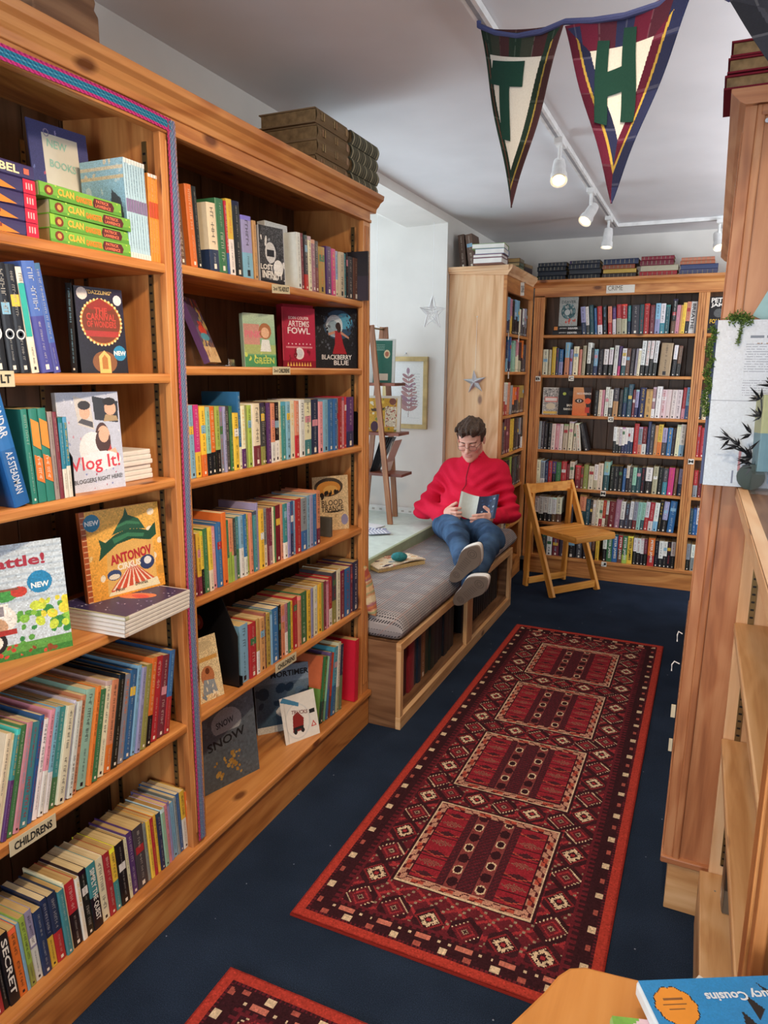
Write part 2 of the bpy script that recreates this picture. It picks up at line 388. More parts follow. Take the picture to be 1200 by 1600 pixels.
# ------------------------------------------------------------ the room
mb = MB(); mb.box(-2.5, 2.5, -2.5, 5.75, -0.06, 0, 'y'); struct(mb.build('floor', CARPET))
mb = MB(); mb.box(-1.6, 2.5, -2.5, 5.75, 2.465, 2.53, 'y'); struct(mb.build('ceiling', CEILM))
mb = MB()
mb.box(-1.72, -1.6, -2.5, 2.70, 0, 2.465); mb.box(-1.72, -1.6, 4.5, 5.75, 0, 2.465)
mb.box(-1.66, -1.6, 2.70, 4.5, 2.415, 2.465); mb.box(-1.72, -1.6, 2.70, 4.5, 0, 0.49)
mb.box(-2.5, -1.72, 4.5, 4.62, 0, 2.8); mb.box(-2.5, -1.72, 2.58, 2.70, 0, 2.8)      # deep window reveals
mb.prism([(-1.6, 2.415), (-1.88, 2.405), (-2.5, 2.68), (-2.5, 2.76), (-1.88, 2.50), (-1.66, 2.50)], 'y', 2.65, 4.55)
mb.box(-2.5, -1.72, 2.70, 4.5, 0.40, 0.49)
mb.box(-2.5, -2.4, 2.70, 4.5, 0.49, 0.62)
struct(mb.build('wall_left', WALLM))
mb = MB(); mb.box(-1.72, 2.42, 5.62, 5.75, 0, 2.465); struct(mb.build('wall_back', WALLM))
mb = MB(); mb.box(2.3, 2.42, -2.5, 2.1, 0, 2.465); mb.box(2.3, 2.42, 4.5, 5.75, 0, 2.465); mb.box(2.3, 2.42, 2.1, 4.5, 0, .8); mb.box(2.3, 2.42, 2.1, 4.5, 2.3, 2.465); struct(mb.build('wall_right', WALLM))
mb = MB(); mb.box(-1.72, -1.25, -2.5, -2.4, 0, 2.465); mb.box(0.35, 2.42, -2.5, -2.4, 0, 2.465)
mb.box(-1.25, 0.35, -2.5, -2.4, 0, 0.75); mb.box(-1.25, 0.35, -2.5, -2.4, 2.3, 2.465); struct(mb.build('wall_front', WALLM))
def window(name, ax, pos, a0, a1, z0, z1, nb):
    mb = MB(); t = 0.05
    def bx(p0, p1, q0, q1):
        if ax == 'x': mb.box(pos-.03, pos+.03, p0, p1, q0, q1)
        else: mb.box(p0, p1, pos-.03, pos+.03, q0, q1)
    bx(a0, a1, z0, z0+t); bx(a0, a1, z1-t, z1); bx(a0, a0+t, z0, z1); bx(a1-t, a1, z0, z1); bx(a0, a1, (z0+z1)/2-.02, (z0+z1)/2+.02)
    for i in range(1, nb): c = a0+(a1-a0)*i/nb; bx(c-.015, c+.015, z0, z1)
    w = mb.build(name, METALW); struct(w)
    g = MB()
    if ax == 'x': g.box(pos-.003, pos+.003, a0+t, a1-t, z0+t, z1-t)
    else: g.box(a0+t, a1-t, pos-.003, pos+.003, z0+t, z1-t)
    g.build('window_pane', GLASS, w)
window('window_1', 'x', -2.44, 2.70, 4.5, 0.62, 2.64, 3)
window('added_window_right', 'x', 2.36, 2.1, 4.5, .8, 2.3, 2)  # invented window, out of view, to go with the right-hand fill
window('added_window_front', 'y', -2.44, -1.25, 0.35, 0.75, 2.3, 2)  # invented window behind the camera, made for the rear fill
# sill board of the side window, sage green front edge
mb = MB(); mb.box(-2.4, -1.535, 2.71, 4.495, 0.49, 0.545, 'y', mi=0); struct(mb.build('trim_1', SILLT, bevel=.003))
mb = MB(); mb.box(-1.535, -1.515, 2.60, 4.54, 0.478, 0.55, 'y'); struct(mb.build('trim_2', SILLM, bevel=.003))
mb = MB(); mb.box(-1.60, -1.54, 2.60, 4.545, 0.36, 0.478, 'y'); struct(mb.build('trim_3', OLDB))
mb = MB(); mb.box(-1.5395, -1.522, 3.42, 3.72, 0.455, 0.476, 'y', mi=0); mb.box(-1.5395, -1.522, 3.93, 4.02, 0.452, 0.477, 'y')
struct(mb.build('trim_4', RAW))
# ------------------------------------------------------------ bookcases
def strips(mb, kind, const, at, z0, z1, nrm):
    """slotted metal shelf strip standing on a side panel (const y) or back panel (const x)"""
    z = z0
    if kind == 'y': mb.box(at-.007, at+.007, min(const, const+nrm*.003), max(const, const+nrm*.003), z0, z1, 'z', mi=0)
    else: mb.box(min(const, const+nrm*.003), max(const, const+nrm*.003), at-.007, at+.007, z0, z1, 'z', mi=0)
    while z < z1-.01:
        c = const+nrm*.0034
        if kind == 'y': mb.box(at-.004, at+.004, min(c, c+nrm*.0004), max(c, c+nrm*.0004), z, z+.005, 'z', mi=1)
        else: mb.box(min(c, c+nrm*.0004), max(c, c+nrm*.0004), at-.004, at+.004, z, z+.005, 'z', mi=1)
        z += .02
lc = thing('bookcase', 'tall antique pine bookcase filling the left wall, woven ribbon down its middle post', 'bookcase', (-1.40, 1.5, 0))
def lpart(name, mat, mb, bev=.002): return mb.build(name, mat, lc, (-1.40, 1.5, 0), bevel=bev)
XF = -1.23
mb = MB(); mb.box(-1.56, -1.25, 0.42, 0.445, 0, 2.11, 'z'); lpart('side_panel', PINE, mb)
mb = MB(); mb.box(-1.56, -1.25, 2.56, 2.584, 0, 2.11, 'z'); lsub = {}; lsub[('y', 2.56)] = lpart('side_panel', PINE, mb)
mb = MB(); mb.box(-1.545, -1.25, 1.445, 1.475, 0.14, 2.11, 'z'); lsub[('y', 1.445)] = lsub[('y', 1.475)] = lpart('divider', PINE, mb)
mb = MB()
y = 0.445
while y < 2.55: mb.box(-1.56, -1.548, y, min(y+.108, 2.56), 0.1, 2.11, 'z'); y += .1105
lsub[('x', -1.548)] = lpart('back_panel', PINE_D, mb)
for y0, y1 in ((0.42, 0.50), (1.435, 1.495), (2.525, 2.586)):
    mb = MB(); mb.box(-1.25, XF, y0, y1, 0.14, 2.05, 'z')
    c = (y0+y1)/2
    for d in (-.012, 0, .012): mb.box(XF, XF+.003, c+d-.0035, c+d+.0035, 0.2, 2.03, 'z')
    lpart('stile', PINE, mb, .0015)
mb = MB(); mb.box(-1.25, XF, 0.42, 2.586, 2.045, 2.11, 'y'); mb.box(XF, XF+.006, 0.42, 2.586, 2.045, 2.056, 'y'); lpart('frieze_board', PINE, mb)
mb = MB(); mb.prism([(-1.575, 2.145), (-1.575, 2.11), (-1.232, 2.085), (-1.224, 2.085), (-1.221, 2.10), (-1.212, 2.108), (-1.205, 2.12), (-1.192, 2.128), (-1.189, 2.145)], 'y', 0.38, 2.625); lpart('cornice', PINE, mb, .002)
mb = MB(); mb.box(-1.56, -1.228, 0.42, 2.588, 0.0, 0.135, 'y'); lpart('plinth', PINE_F, mb)
mb = MB(); mb.box(-1.55, -1.214, 0.42, 2.592, 0.135, 0.16, 'y'); lpart('base_shelf', PINE_F, mb, .006)
SH1 = (1.75, 1.488, 1.225, .89, .54); SH2 = (1.757, 1.507, 1.21, .88, .54)
for z in SH1: mb = MB(); mb.box(-1.547, -1.232, 0.447, 1.443, z-.024, z, 'y'); lpart('shelf', PINE_F, mb, .006)
for z in SH2: mb = MB(); mb.box(-1.547, -1.232, 1.477, 2.558, z-.024, z, 'y'); lpart('shelf', PINE_F, mb, .006)
for kind, c, at, n in (('y', 1.445, -1.285, -1), ('y', 1.445, -1.50, -1), ('y', 2.56, -1.29, -1), ('y', 2.56, -1.50, -1), ('y', 1.475, -1.29, 1), ('x', -1.548, 1.32, 1), ('x', -1.548, 2.42, 1)):
    mb = MB(); strips(mb, kind, c, at, .2, 2.03, n); mb.build('shelf_strip', [METALD, BLACK], lsub[(kind, c)], (-1.40, 1.5, 0))
# woven ribbon pinned along the frieze and down the post
def ribbon():
    mb = MB(); path = [(0.42, 2.062), (1.452, 2.062)]
    cols = [hx('d0408a'), hx('d0408a'), hx('3e8fb0'), hx('2f7fa8'), hx('5b9fbb'), hx('2f7fa8'), hx('3e8fb0'), hx('d0408a'), hx('c03a80')]
    n = 260; wd = .028
    def seg(f, k, m, cc):
        for i in range(k):
            for j in range(9):
                c = cc[j]; s = .82 if (i+j) % 3 == 0 else 1.0; c = tuple(x*s for x in c)
                w = [(j/9-.5)*wd, ((j+1)/9-.5)*wd]; a, b = i/k, (i+1)/k; bz = .0008*math.sin((i+j)*2.1)
                mb.face([f(a, w[0], bz), f(b, w[0], bz), f(b, w[1], bz), f(a, w[1], bz)], c)
    seg(lambda t, w, z: (XF+.0095+z, .42+t*1.045, 2.062+w+.004*math.sin(t*9)), n, 0, cols)
    cols2 = [hx('b8406e'), hx('c04878'), hx('7c8cab'), hx('6d86ae'), hx('8f9ab0'), hx('6d86ae'), hx('7c8cab'), hx('9a7fa0'), hx('9a8f98')]
    seg(lambda t, w, z: (XF+.0095+z, 1.467+w+.003*math.sin(t*7)-.004*t, 2.076-t*1.90), 420, 0, cols2)
    o = mb.build('woven_ribbon', CLOTHC); s = o.modifiers.new('s', 'SOLIDIFY'); s.thickness = .0016
    tag(o, 'narrow woven ribbon in blue and pink pinned along the left bookcase and down its post', 'ribbon')
ribbon()
# crime bookcase on the back wall
cc = thing('bookcase', 'wide pine bookcase on the back wall with CRIME card, full of novels', 'bookcase', (-0.4, 5.43, 0))
def cpart(name, mat, mb, bev=.002): return mb.build(name, mat, cc, (-0.4, 5.43, 0), bevel=bev)
YB = 5.28
for x0, x1 in ((-1.20, -1.18), (-.105, -.085), (.43, .45)): mb = MB(); mb.box(x0, x1, YB+.02, 5.56, 0, 2.10, 'z'); cpart('side_panel', PINE, mb)
mb = MB()
x = -1.18
while x < .43: mb.box(x, min(x+.098, .43), 5.55, 5.565, .1, 2.1, 'z'); x += .10
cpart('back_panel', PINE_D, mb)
for x0, x1 in ((-1.21, -1.135), (-.13, -.062), (.38, .45)):
    mb = MB(); mb.box(x0, x1, YB, YB+.02, .12, 2.03, 'z'); c = (x0+x1)/2
    for d in (-.014, 0, .014): mb.box(c+d-.004, c+d+.004, YB-.003, YB, .16, 2.02, 'z')
    cpart('stile', PINE, mb, .0015)
mb = MB(); mb.box(-1.21, .45, YB, YB+.02, 2.02, 2.10, 'x'); mb.box(-1.135, .45, YB-.006, YB, 2.02, 2.033, 'x'); cpart('frieze_board', PINE, mb)
mb = MB(); mb.prism([(5.58, 2.135), (5.58, 2.10), (YB+.002, 2.085), (YB-.008, 2.085), (YB-.012, 2.10), (YB-.022, 2.11), (YB-.032, 2.118), (YB-.034, 2.135)], 'x', -1.225, .455); cpart('cornice', PINE, mb)
mb = MB(); mb.box(-1.20, .45, YB+.004, 5.56, 0, .12, 'x'); cpart('plinth', PINE_F, mb)
mb = MB(); mb.box(-1.20, .45, YB-.008, 5.55, .12, .143, 'x'); cpart('base_shelf', PINE_F, mb, .005)
SHC = (1.76, 1.48, 1.195, .94, .665, .40)
for z in SHC:
    mb = MB(); mb.box(-1.178, -.107, YB+.003, 5.549, z-.02, z, 'x'); cpart('shelf', PINE_F, mb, .004)
    mb = MB(); mb.box(-.083, .428, YB+.003, 5.549, z-.02, z, 'x'); cpart('shelf', PINE_F, mb, .004)
# narrow case beside the bench
nc = thing('bookcase', 'narrow pine bookcase whose side panel the reader leans against', 'bookcase', (-1.4, 4.9, 0))
def npart(name, mat, mb, bev=.002): return mb.build(name, mat, nc, (-1.4, 4.9, 0), bevel=bev)
XN = -1.218
mb = MB(); mb.box(-1.598, -1.24, 4.55, 4.57, 0, 2.11, 'z'); npart('side_panel', PINE_L, mb)  # lighter than its frame: window light painted into the wood colour
mb = MB(); mb.box(-1.59, -1.24, 5.255, 5.275, 0, 2.11, 'z'); npart('side_panel', PINE, mb)
mb = MB()
y = 4.57
while y < 5.25: mb.box(-1.595, -1.583, y, min(y+.11, 5.255), .1, 2.1, 'z'); y += .112
npart('back_panel', PINE_D, mb)
for y0, y1 in ((4.548, 4.578), (5.215, 5.278)): mb = MB(); mb.box(-1.24, XN, y0, y1, .12, 2.0, 'z'); npart('stile', PINE, mb)
mb = MB(); mb.box(-1.24, XN, 4.548, 5.278, 1.995, 2.10, 'y'); npart('frieze_board', PINE, mb)
mb = MB(); mb.prism([(-1.60, 2.15), (-1.60, 2.11), (-1.222, 2.09), (-1.212, 2.09), (-1.206, 2.105), (-1.196, 2.115), (-1.186, 2.13), (-1.184, 2.15)], 'y', 4.535, 5.245); npart('cornice', PINE_L, mb)
mb = MB(); mb.box(-1.60, -1.205, 4.525, 4.548, 2.12, 2.15, 'x'); npart('cornice_return', PINE_L, mb)
mb = MB(); mb.box(-1.595, -1.225, 4.55, 5.275, 0, .145, 'y'); npart('plinth', PINE_F, mb)
SHN = (1.745, 1.50, 1.213, .955, .70, .42)
for z in SHN: mb = MB(); mb.box(-1.582, -1.228, 4.572, 5.253, z-.02, z, 'y'); npart('shelf', PINE_F, mb, .004)
# tall case at the right, seen end on
rc = thing('bookcase', 'tall pine bookcase at right seen end on, knots down its panel', 'bookcase', (.15, 2.4, 0), (0, .0129, 0))
def rpart(name, mat, mb, bev=.002): return mb.build(name, mat, rc, (.15, 2.4, 0), bevel=bev)
mb = MB(); mb.box(.012, .40, 1.972, 1.992, .16, 2.11, 'z'); rpart('side_panel', PINE_R, mb)
mb = MB(); mb.box(.012, .40, 4.48, 4.50, 0, 2.11, 'z'); rpart('side_panel', PINE_R, mb)
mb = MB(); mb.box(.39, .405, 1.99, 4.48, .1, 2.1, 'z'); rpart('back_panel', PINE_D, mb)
mb = MB(); mb.box(-.013, .012, 1.966, 2.04, .16, 2.10, 'z'); mb.box(-.016, -.013, 1.985, 1.99, .18, 2.05, 'z'); mb.box(-.016, -.013, 2.01, 2.015, .18, 2.05, 'z'); rpart('stile', PINE_R, mb)
mb = MB(); mb.box(-.013, .012, 3.19, 3.27, .16, 2.10, 'z'); mb.box(-.013, .012, 4.43, 4.50, .16, 2.10, 'z'); rpart('stile', PINE_R, mb)
mb = MB(); mb.box(-.013, .012, 2.04, 4.43, 2.02, 2.10, 'y'); rpart('frieze_board', PINE_R, mb)
mb = MB(); mb.box(.02, .40, 1.96, 1.972, 2.075, 2.10, 'x'); mb.box(.012, .03, 1.962, 1.972, .16, 2.10, 'z'); rpart('panel_moulding', PINE_R, mb, .004)
mb = MB(); mb.prism([(-.046, 2.135), (-.046, 2.125), (-.026, 2.105), (-.013, 2.098), (.40, 2.098), (.40, 2.135)], 'y', 1.95, 4.52); rpart('cornice', PINE_R, mb)
mb = MB(); mb.box(.003, .40, 1.966, 4.49, 0, .145, 'x'); rpart('plinth', RAW, mb)
mb = MB(); mb.box(-.018, .40, 1.958, 4.50, .145, .165, 'x'); rpart('base_shelf', PINE_R, mb, .004)
for z in (.45, .75, 1.05, 1.35, 1.65): mb = MB(); mb.box(-.008, .39, 1.993, 4.479, z-.02, z, 'y'); rpart('shelf', PINE_R, mb)
mb = MB(); mb.tube([(.035, 1.9625, 2.062), (.035, 1.958, 2.062)], .005, 10); rpart('screw_head', SILVER, mb, 0)
# low open case in front of it, slightly askew
BL = (.085, 1.955, 0)
bc = thing('low_bookcase', 'low open pine bookcase at right with wide shelves and worn top', 'bookcase', BL, (0, 0, .012))
def bpart(name, mat, mb, bev=.002): return mb.build(name, mat, bc, bevel=bev)
D0, D1 = 0.0, .36
mb = MB(); mb.box(D0+.022, D1, -.02, 0, .0, 1.205, 'z'); bpart('side_panel', PINE_L, mb)
mb = MB(); mb.box(D0+.01, D1, -1.14, -1.12, .0, 1.205, 'z'); bpart('side_panel', PINE, mb)
mb = MB(); mb.box(D1, D1+.012, -1.14, 0, .0, 1.2, 'z'); bpart('back_panel', PINE_D, mb)
mb = MB(); mb.box(-.008, D1+.01, -1.15, .006, 1.203, 1.232, 'y'); bpart('worktop', OLDB, mb, .003)
mb = MB(); mb.box(-.010, -.0082, -1.15, .006, 1.203, 1.230, 'y'); mb.box(-.0082, .012, -1.15, .006, 1.2322, 1.2335, 'y'); bpart('top_edging', PINE_L, mb, 0)
mb = MB(); mb.box(-.006, .012, -1.125, -1.085, .0, 1.203, 'z'); mb.box(-.003, .010, -1.16, -1.129, .0, 1.203, 'z'); bpart('stile', PINE, mb)
for z in (.885, .567): mb = MB(); mb.box(.018, D1, -1.12, -.021, z-.024, z, 'y'); bpart('shelf', RAW, mb, .004)
mb = MB(); mb.box(.0, D1, -1.12, -.021, .15, .172, 'y'); mb.box(.0, .02, -1.12, -.021, 0, .15, 'y'); bpart('base_shelf', RAW, mb, .003)
mb = MB(); strips(mb, 'y', -.02, .055, .2, 1.18, -1); bpart('shelf_strip', [METALD, BLACK], mb, 0)

# ------------------------------------------------------------ upright books
def contrast(c):
    l = .3*c[0]+.59*c[1]+.11*c[2]; return (.93, .90, .84) if l < .55 else (.13, .12, .15)
def jit(c, a=.05):
    k = 1+random.uniform(-a, a); return tuple(min(1, max(0, x*k+random.uniform(-a, a)*.35)) for x in c)
def spine_marks(mb, rs, t, z0, z1, col, x, big):
    """a line of unreadable title lettering running down the spine"""
    w = t*(.40 if big else .22)*rs.uniform(.6, 1); w = min(w, .013); z = z1; yc = t*.5
    while z > z0:
        n = rs.randint(3, 8)
        for _ in range(n):
            a = w*rs.uniform(.45, .75)
            if z-a < z0: return
            k = rs.randint(0, 5); th = w*.17
            if k != 1: mb.face([(x, yc-w/2, z-th), (x, yc+w/2, z-th), (x, yc+w/2, z), (x, yc-w/2, z)], col)
            if k in (0, 2): mb.face([(x, yc+w/2-th, z-a), (x, yc+w/2, z-a), (x, yc+w/2, z), (x, yc+w/2-th, z)], col)
            if k in (1, 3): mb.face([(x, yc-th/2, z-a), (x, yc+th/2, z-a), (x, yc+th/2, z), (x, yc-th/2, z)], col)
            if k in (4, 1): mb.face([(x, yc-w/2, z-a), (x, yc+w/2, z-a), (x, yc+w/2, z-a+th), (x, yc-w/2, z-a+th)], col)
            z -= a*1.25
        z -= w*.7
def book_geo(t, h, d, c1, c2, rs, text=None, hard=False, mono=False, marks=True):
    """returns (cover MB, pages MB); local: spine faces +X at x=0, thickness along +Y, height +Z, depth to -X"""
    soft = lambda a, b: tuple(x*.62+y*.38 for x, y in zip(a, b))
    cv = MB(); cw = .0028 if hard else .0012; r = .003 if hard else .0015
    split = rs.uniform(.28, .55)*h if c2 is not None else None
    style = rs.randint(0, 5)
    zs = [0, h] if split is None else [0, split, h]
    bands = [(zs[i], zs[i+1], (c2 if (c2 is not None and i == 0) else c1)) for i in range(len(zs)-1)]
    if style == 0 and not mono: bands = sum([[(a, b-(.012 if b == h else 0), c)]+([(b-.012, b, jit(c, .3))] if b == h else []) for a, b, c in bands], [])
    prof = [(-r, 0.0), (-r*.3, t*.08), (0, t*.3), (0, t*.7), (-r*.3, t*.92), (-r, t)]
    for a, b, c in bands:
        for i in range(5):
            (xa, ya), (xb, yb) = prof[i], prof[i+1]
            cv.face([(xa, ya, a), (xb, yb, a), (xb, yb, b), (xa, ya, b)], c)
    for ys in ((0, cw), (t-cw, t)):
        for a, b, c in bands: cv.box(-d, -r, ys[0], ys[1], a, b, 'z', c)
    cv.box(-r-.001, -r, 0, t, 0, h, 'z', c1)
    pcl = text if text else None
    tx = soft(contrast(c1), c1)
    if rs.randint(0, 6) == 0 and not mono: tx = pc(['yl', 'rd', 'sk', 'or', 'wh'][rs.randint(0, 5)])
    if text:
        put_text(cv, text, lambda u, v: (.0005, t*.5+(v-.5)*min(t*.58, .02), h*.93-u*h*.80), (.93, .92, .88) if c1 != pc('yl') and c1 != pc('wh') else (.1, .1, .12), .02)
    elif marks and t > .009:
        if c2 is not None:
            spine_marks(cv, rs, t, split+.008, h-.012, tx, .0004, True)
            spine_marks(cv, rs, t, .018, split-.01, soft(contrast(c2), c2), .0004, False)
        else:
            m = rs.uniform(.4, .6)*h; spine_marks(cv, rs, t, m+.008, h-.012, tx, .0004, rs.randint(0, 2) == 0); spine_marks(cv, rs, t, .022, m-.006, tx, .0004, rs.randint(0, 3) == 0)
        if t > .013:
            e = contrast(c2 if c2 is not None else c1); cv.face([(.0004, t*.36, .006), (.0004, t*.64, .006), (.0004, t*.64, .006+t*.34), (.0004, t*.36, .006+t*.34)], e)
        if rs.randint(0, 4) == 0 and t > .014 and not mono:
            zc = h*rs.uniform(.5, .75); k = pc(['wh', 'yl', 'rd', 'sk', 'gn', 'pk'][rs.randint(0, 6)]); cv.face([(.0003, t*.12, zc), (.0003, t*.88, zc), (.0003, t*.88, zc+.022), (.0003, t*.12, zc+.022)], k)
    pg = MB(); i = .004 if hard else .0006; pg.box(-d+.002, -r-.001, cw, t-cw, i, h-i, 'z')
    return cv, pg
ORD = ['', 'first', 'second', 'third', 'fourth', 'fifth', 'sixth', 'seventh', 'eighth', 'ninth', 'tenth']
def ordn(n):
    return ORD[n] if n <= 10 else '%d%s' % (n, 'th' if 10 < n % 100 < 14 else {1: 'st', 2: 'nd', 3: 'rd'}.get(n % 10, 'th'))
INFO = {
 # plane, z, lean(start, end) degrees (+ = top to the right), depth, phrase, group, near
 'n6': (-1.245, .16, (-5, -3), .125, 'bottom shelf left of ribbon', 'paperbacks on the bottom shelf left of the ribbon', 1, 'x', .178),
 'n5': (-1.245, .54, (15, 10), .20, 'CHILDRENS-signed shelf left of ribbon', 'thin picture books leaning on the shelf left of the ribbon', 1, 'x', .225),
 'f1': (-1.245, 1.757, (-5, -3), .135, 'top shelf just right of ribbon', 'teenage novels on the top shelf right of the ribbon', 1, 'x', .19),
 'f1b': (-1.245, 1.757, (-3, -1), .13, 'right half of top shelf beyond ribbon', 'teenage novels on the top shelf right of the ribbon', 1, 'x', .17),
 'f3': (-1.245, 1.21, (-1.5, 0), .13, 'third shelf down right of ribbon', 'paperbacks on the third shelf down right of the ribbon', 1, 'x', .19),
 'f4': (-1.245, .88, (-1.5, 0), .15, 'fourth shelf down right of ribbon', 'paperbacks on the fourth shelf down right of the ribbon', 1, 'x', .19),
 'f5': (-1.245, .54, (0, 0), .15, 'fifth shelf down right of ribbon', 'paperbacks on the fifth shelf down right of the ribbon', 1, 'x', .188),
 'c1': (5.30, 1.76, (-6, 3), .13, 'top shelf under CRIME card', 'crime novels on the top shelf', 0, 'y', .19),
 'c2': (5.30, 1.48, (0, 3), .13, 'second crime shelf', 'crime novels on the second shelf', 0, 'y', .18),
 'c3': (5.30, 1.195, (1, 2), .13, 'third crime shelf right of face-out books', 'crime novels on the third shelf', 0, 'y', .19),
 'c3b': (5.30, 1.195, (2, 2), .13, 'third shelf in far right bay', 'novels in the right bay of the back bookcase', 0, 'y', .19),
 'c4': (5.30, .94, (1, 2), .13, 'left run of fourth crime shelf', 'crime novels on the fourth shelf', 0, 'y', .19),
 'c4b': (5.30, .94, (0, 2), .13, 'right run of fourth crime shelf', 'crime novels on the fourth shelf', 0, 'y', .185),
 'c4c': (5.30, .94, (0, 2), .13, 'fourth shelf in far right bay', 'novels in the right bay of the back bookcase', 0, 'y', .19),
 'c5': (5.30, .665, (0, 2), .13, 'fifth crime shelf', 'crime novels on the fifth shelf', 0, 'y', .185),
 'c5b': (5.30, .665, (0, 0), .13, 'fifth shelf in far right bay', 'novels in the right bay of the back bookcase', 0, 'y', .19),
 'c6': (5.30, .40, (0, 4), .13, 'sixth crime shelf behind folding chair', 'crime novels on the sixth shelf', 0, 'y', .19),
 'c6b': (5.30, .40, (0, 0), .13, 'sixth shelf in far right bay', 'novels in the right bay of the back bookcase', 0, 'y', .19),
 'c7': (5.30, .143, (0, 0), .13, 'bottom crime shelf', 'crime novels on the bottom shelf', 0, 'y', .19),
 'c7b': (5.30, .143, (0, 0), .13, 'bottom shelf in far right bay', 'novels in the right bay of the back bookcase', 0, 'y', .19),
 'l1': (-1.235, 1.745, (0, 0), .14, 'top shelf of narrow case', 'novels in the narrow case by the bench', 0, 'x', .2),
 'l2': (-1.235, 1.50, (0, 0), .14, 'second shelf of narrow case', 'novels in the narrow case by the bench', 0, 'x', .2),
 'l3': (-1.235, 1.213, (3, 3), .14, 'third shelf of narrow case', 'novels in the narrow case by the bench', 0, 'x', .2),
 'l4': (-1.235, .955, (0, 0), .14, 'fourth shelf of narrow case', 'novels in the narrow case by the bench', 0, 'x', .2),
 'l5': (-1.235, .70, (0, 0), .14, "fifth shelf of narrow case beside reader's arm", 'novels in the narrow case by the bench', 0, 'x', .2),
 'l6': (-1.235, .42, (0, 0), .14, 'sixth shelf of narrow case', 'novels in the narrow case by the bench', 0, 'x', .16),
}
def ROW(name, start, spec):
    plane, zb, (l0, l1), dep, phrase, grp, near, ax, hdef = INFO[name]
    toks = []; cur = None; out = []
    for w in spec.split(' '):
        if '~' in w and cur is None or (w[0] in '_0123456789'): out.append(w)
        else: out[-1] += ' '+w
    items = []
    for w in out:
        if w[0] == '_': items.append(('gap', int(w[1:])/1000)); continue
        text = None
        if '~' in w: w, text = w.split('~')
        h = None
        if '*' in w: w, hs = w.split('*'); h = int(hs)/1000
        k = 0
        while w[k].isdigit(): k += 1
        wd = int(w[:k])/1000; cs = w[k:].split('+')
        n = 1
        if name[0] == 'l' and wd > .055: n = 2 if wd < .12 else 3
        for q in range(n): items.append(('b', wd/n, cs, h, text))
    total = sum(i[1] for i in items); pos = start; idx = 0
    if name[0] == 'l':
        k_ = min(1, (5.245-max(start, 4.578))/total) ; items = [(i[0], i[1]*k_)+i[2:] for i in items]; total *= k_; pos = start = max(start, 4.578)
    if name == 'n5': items = [(i[0], i[1]*.975)+i[2:] for i in items]
    books = [i for i in items if i[0] == 'b']
    for it in items:
        if it[0] == 'gap': pos += it[1]; continue
        _, wd, cs, h, text = it
        idx += 1; rs = np.random.RandomState(abs(hash((name[0], idx, int(wd*1000)))) % 10000 if False else (sum(map(ord, name))*131+idx*17) % 99991)
        f = (pos-start)/max(total, .01); lean = math.radians(l0+(l1-l0)*f)
        t = max(.003, wd*math.cos(lean)-.0004); H = h if h else hdef+rs.uniform(-.008, .008)
        c1 = jit(pc(cs[0]), .06); c2 = jit(pc(cs[1]), .06) if len(cs) > 1 else None
        if text: c1 = pc(cs[0])
        mono = cs[0] in ('sd',)
        hard = (rs.randint(0, 5) == 0 and t > .02) or mono or (name == 'f1' and cs[0] in ('or', 'gn', 'bk'))
        dd = dep*rs.uniform(.94, 1.06)
        setb = rs.uniform(0, .006)
        cv, pg = book_geo(t, H, dd, c1, c2, rs, text, hard, mono)
        z = zb + (t*math.sin(lean) if lean > 0 else 0) + .0004
        if ax == 'x': loc = (plane-setb, pos+.0002, z); rz = 0.0
        else: loc = (pos+.0002, plane+setb, z); rz = -PI/2
        rot = (-lean, 0, rz)
        sz = 'slim ' if t < .014 else ('thick ' if t > .032 else '')
        if H > hdef*1.12: sz = 'tall '+sz
        elif H < hdef*.9: sz = 'short '+sz
        cw = PAL[cs[0]][1] + (' and '+PAL[cs[1]][1] if len(cs) > 1 and cs[1] != cs[0] else '')
        kind = 'hardback' if hard else ('picture book' if name == 'n5' else 'paperback')
        side = 'from left'
        base = sz+cw+' '+kind+(' lettered '+text if text and text != 'PETER JAMES' else ' with big author name' if text else '')+', '
        label = base+ordn(idx)+' '+side+', '+phrase
        if len(label.split()) > 16: label = cw+' '+kind+', '+ordn(idx)+' '+side+', '+phrase
        nm = 'picture_book' if kind == 'picture book' else (kind+'_book' if near else 'crime_novel' if name[0] == 'c' else 'novel')
        if near:
            r = thing(nm, label, 'book', loc, rot, grp)
            cv.build('cover', PRINT, r); pg.build('page_block', PAGE, r)
        else:
            cv.m = [0]*len(cv.f); k = len(cv.v); cv.v += pg.v; cv.f += [[a+k for a in q] for q in pg.f]; cv.c += pg.c; cv.u += pg.u; cv.m += [1]*len(pg.f)
            o = cv.build(nm, [PRINT, PAGE]); o.location = loc; o.rotation_euler = rot; tag(o, label, 'book', grp)
        pos += wd
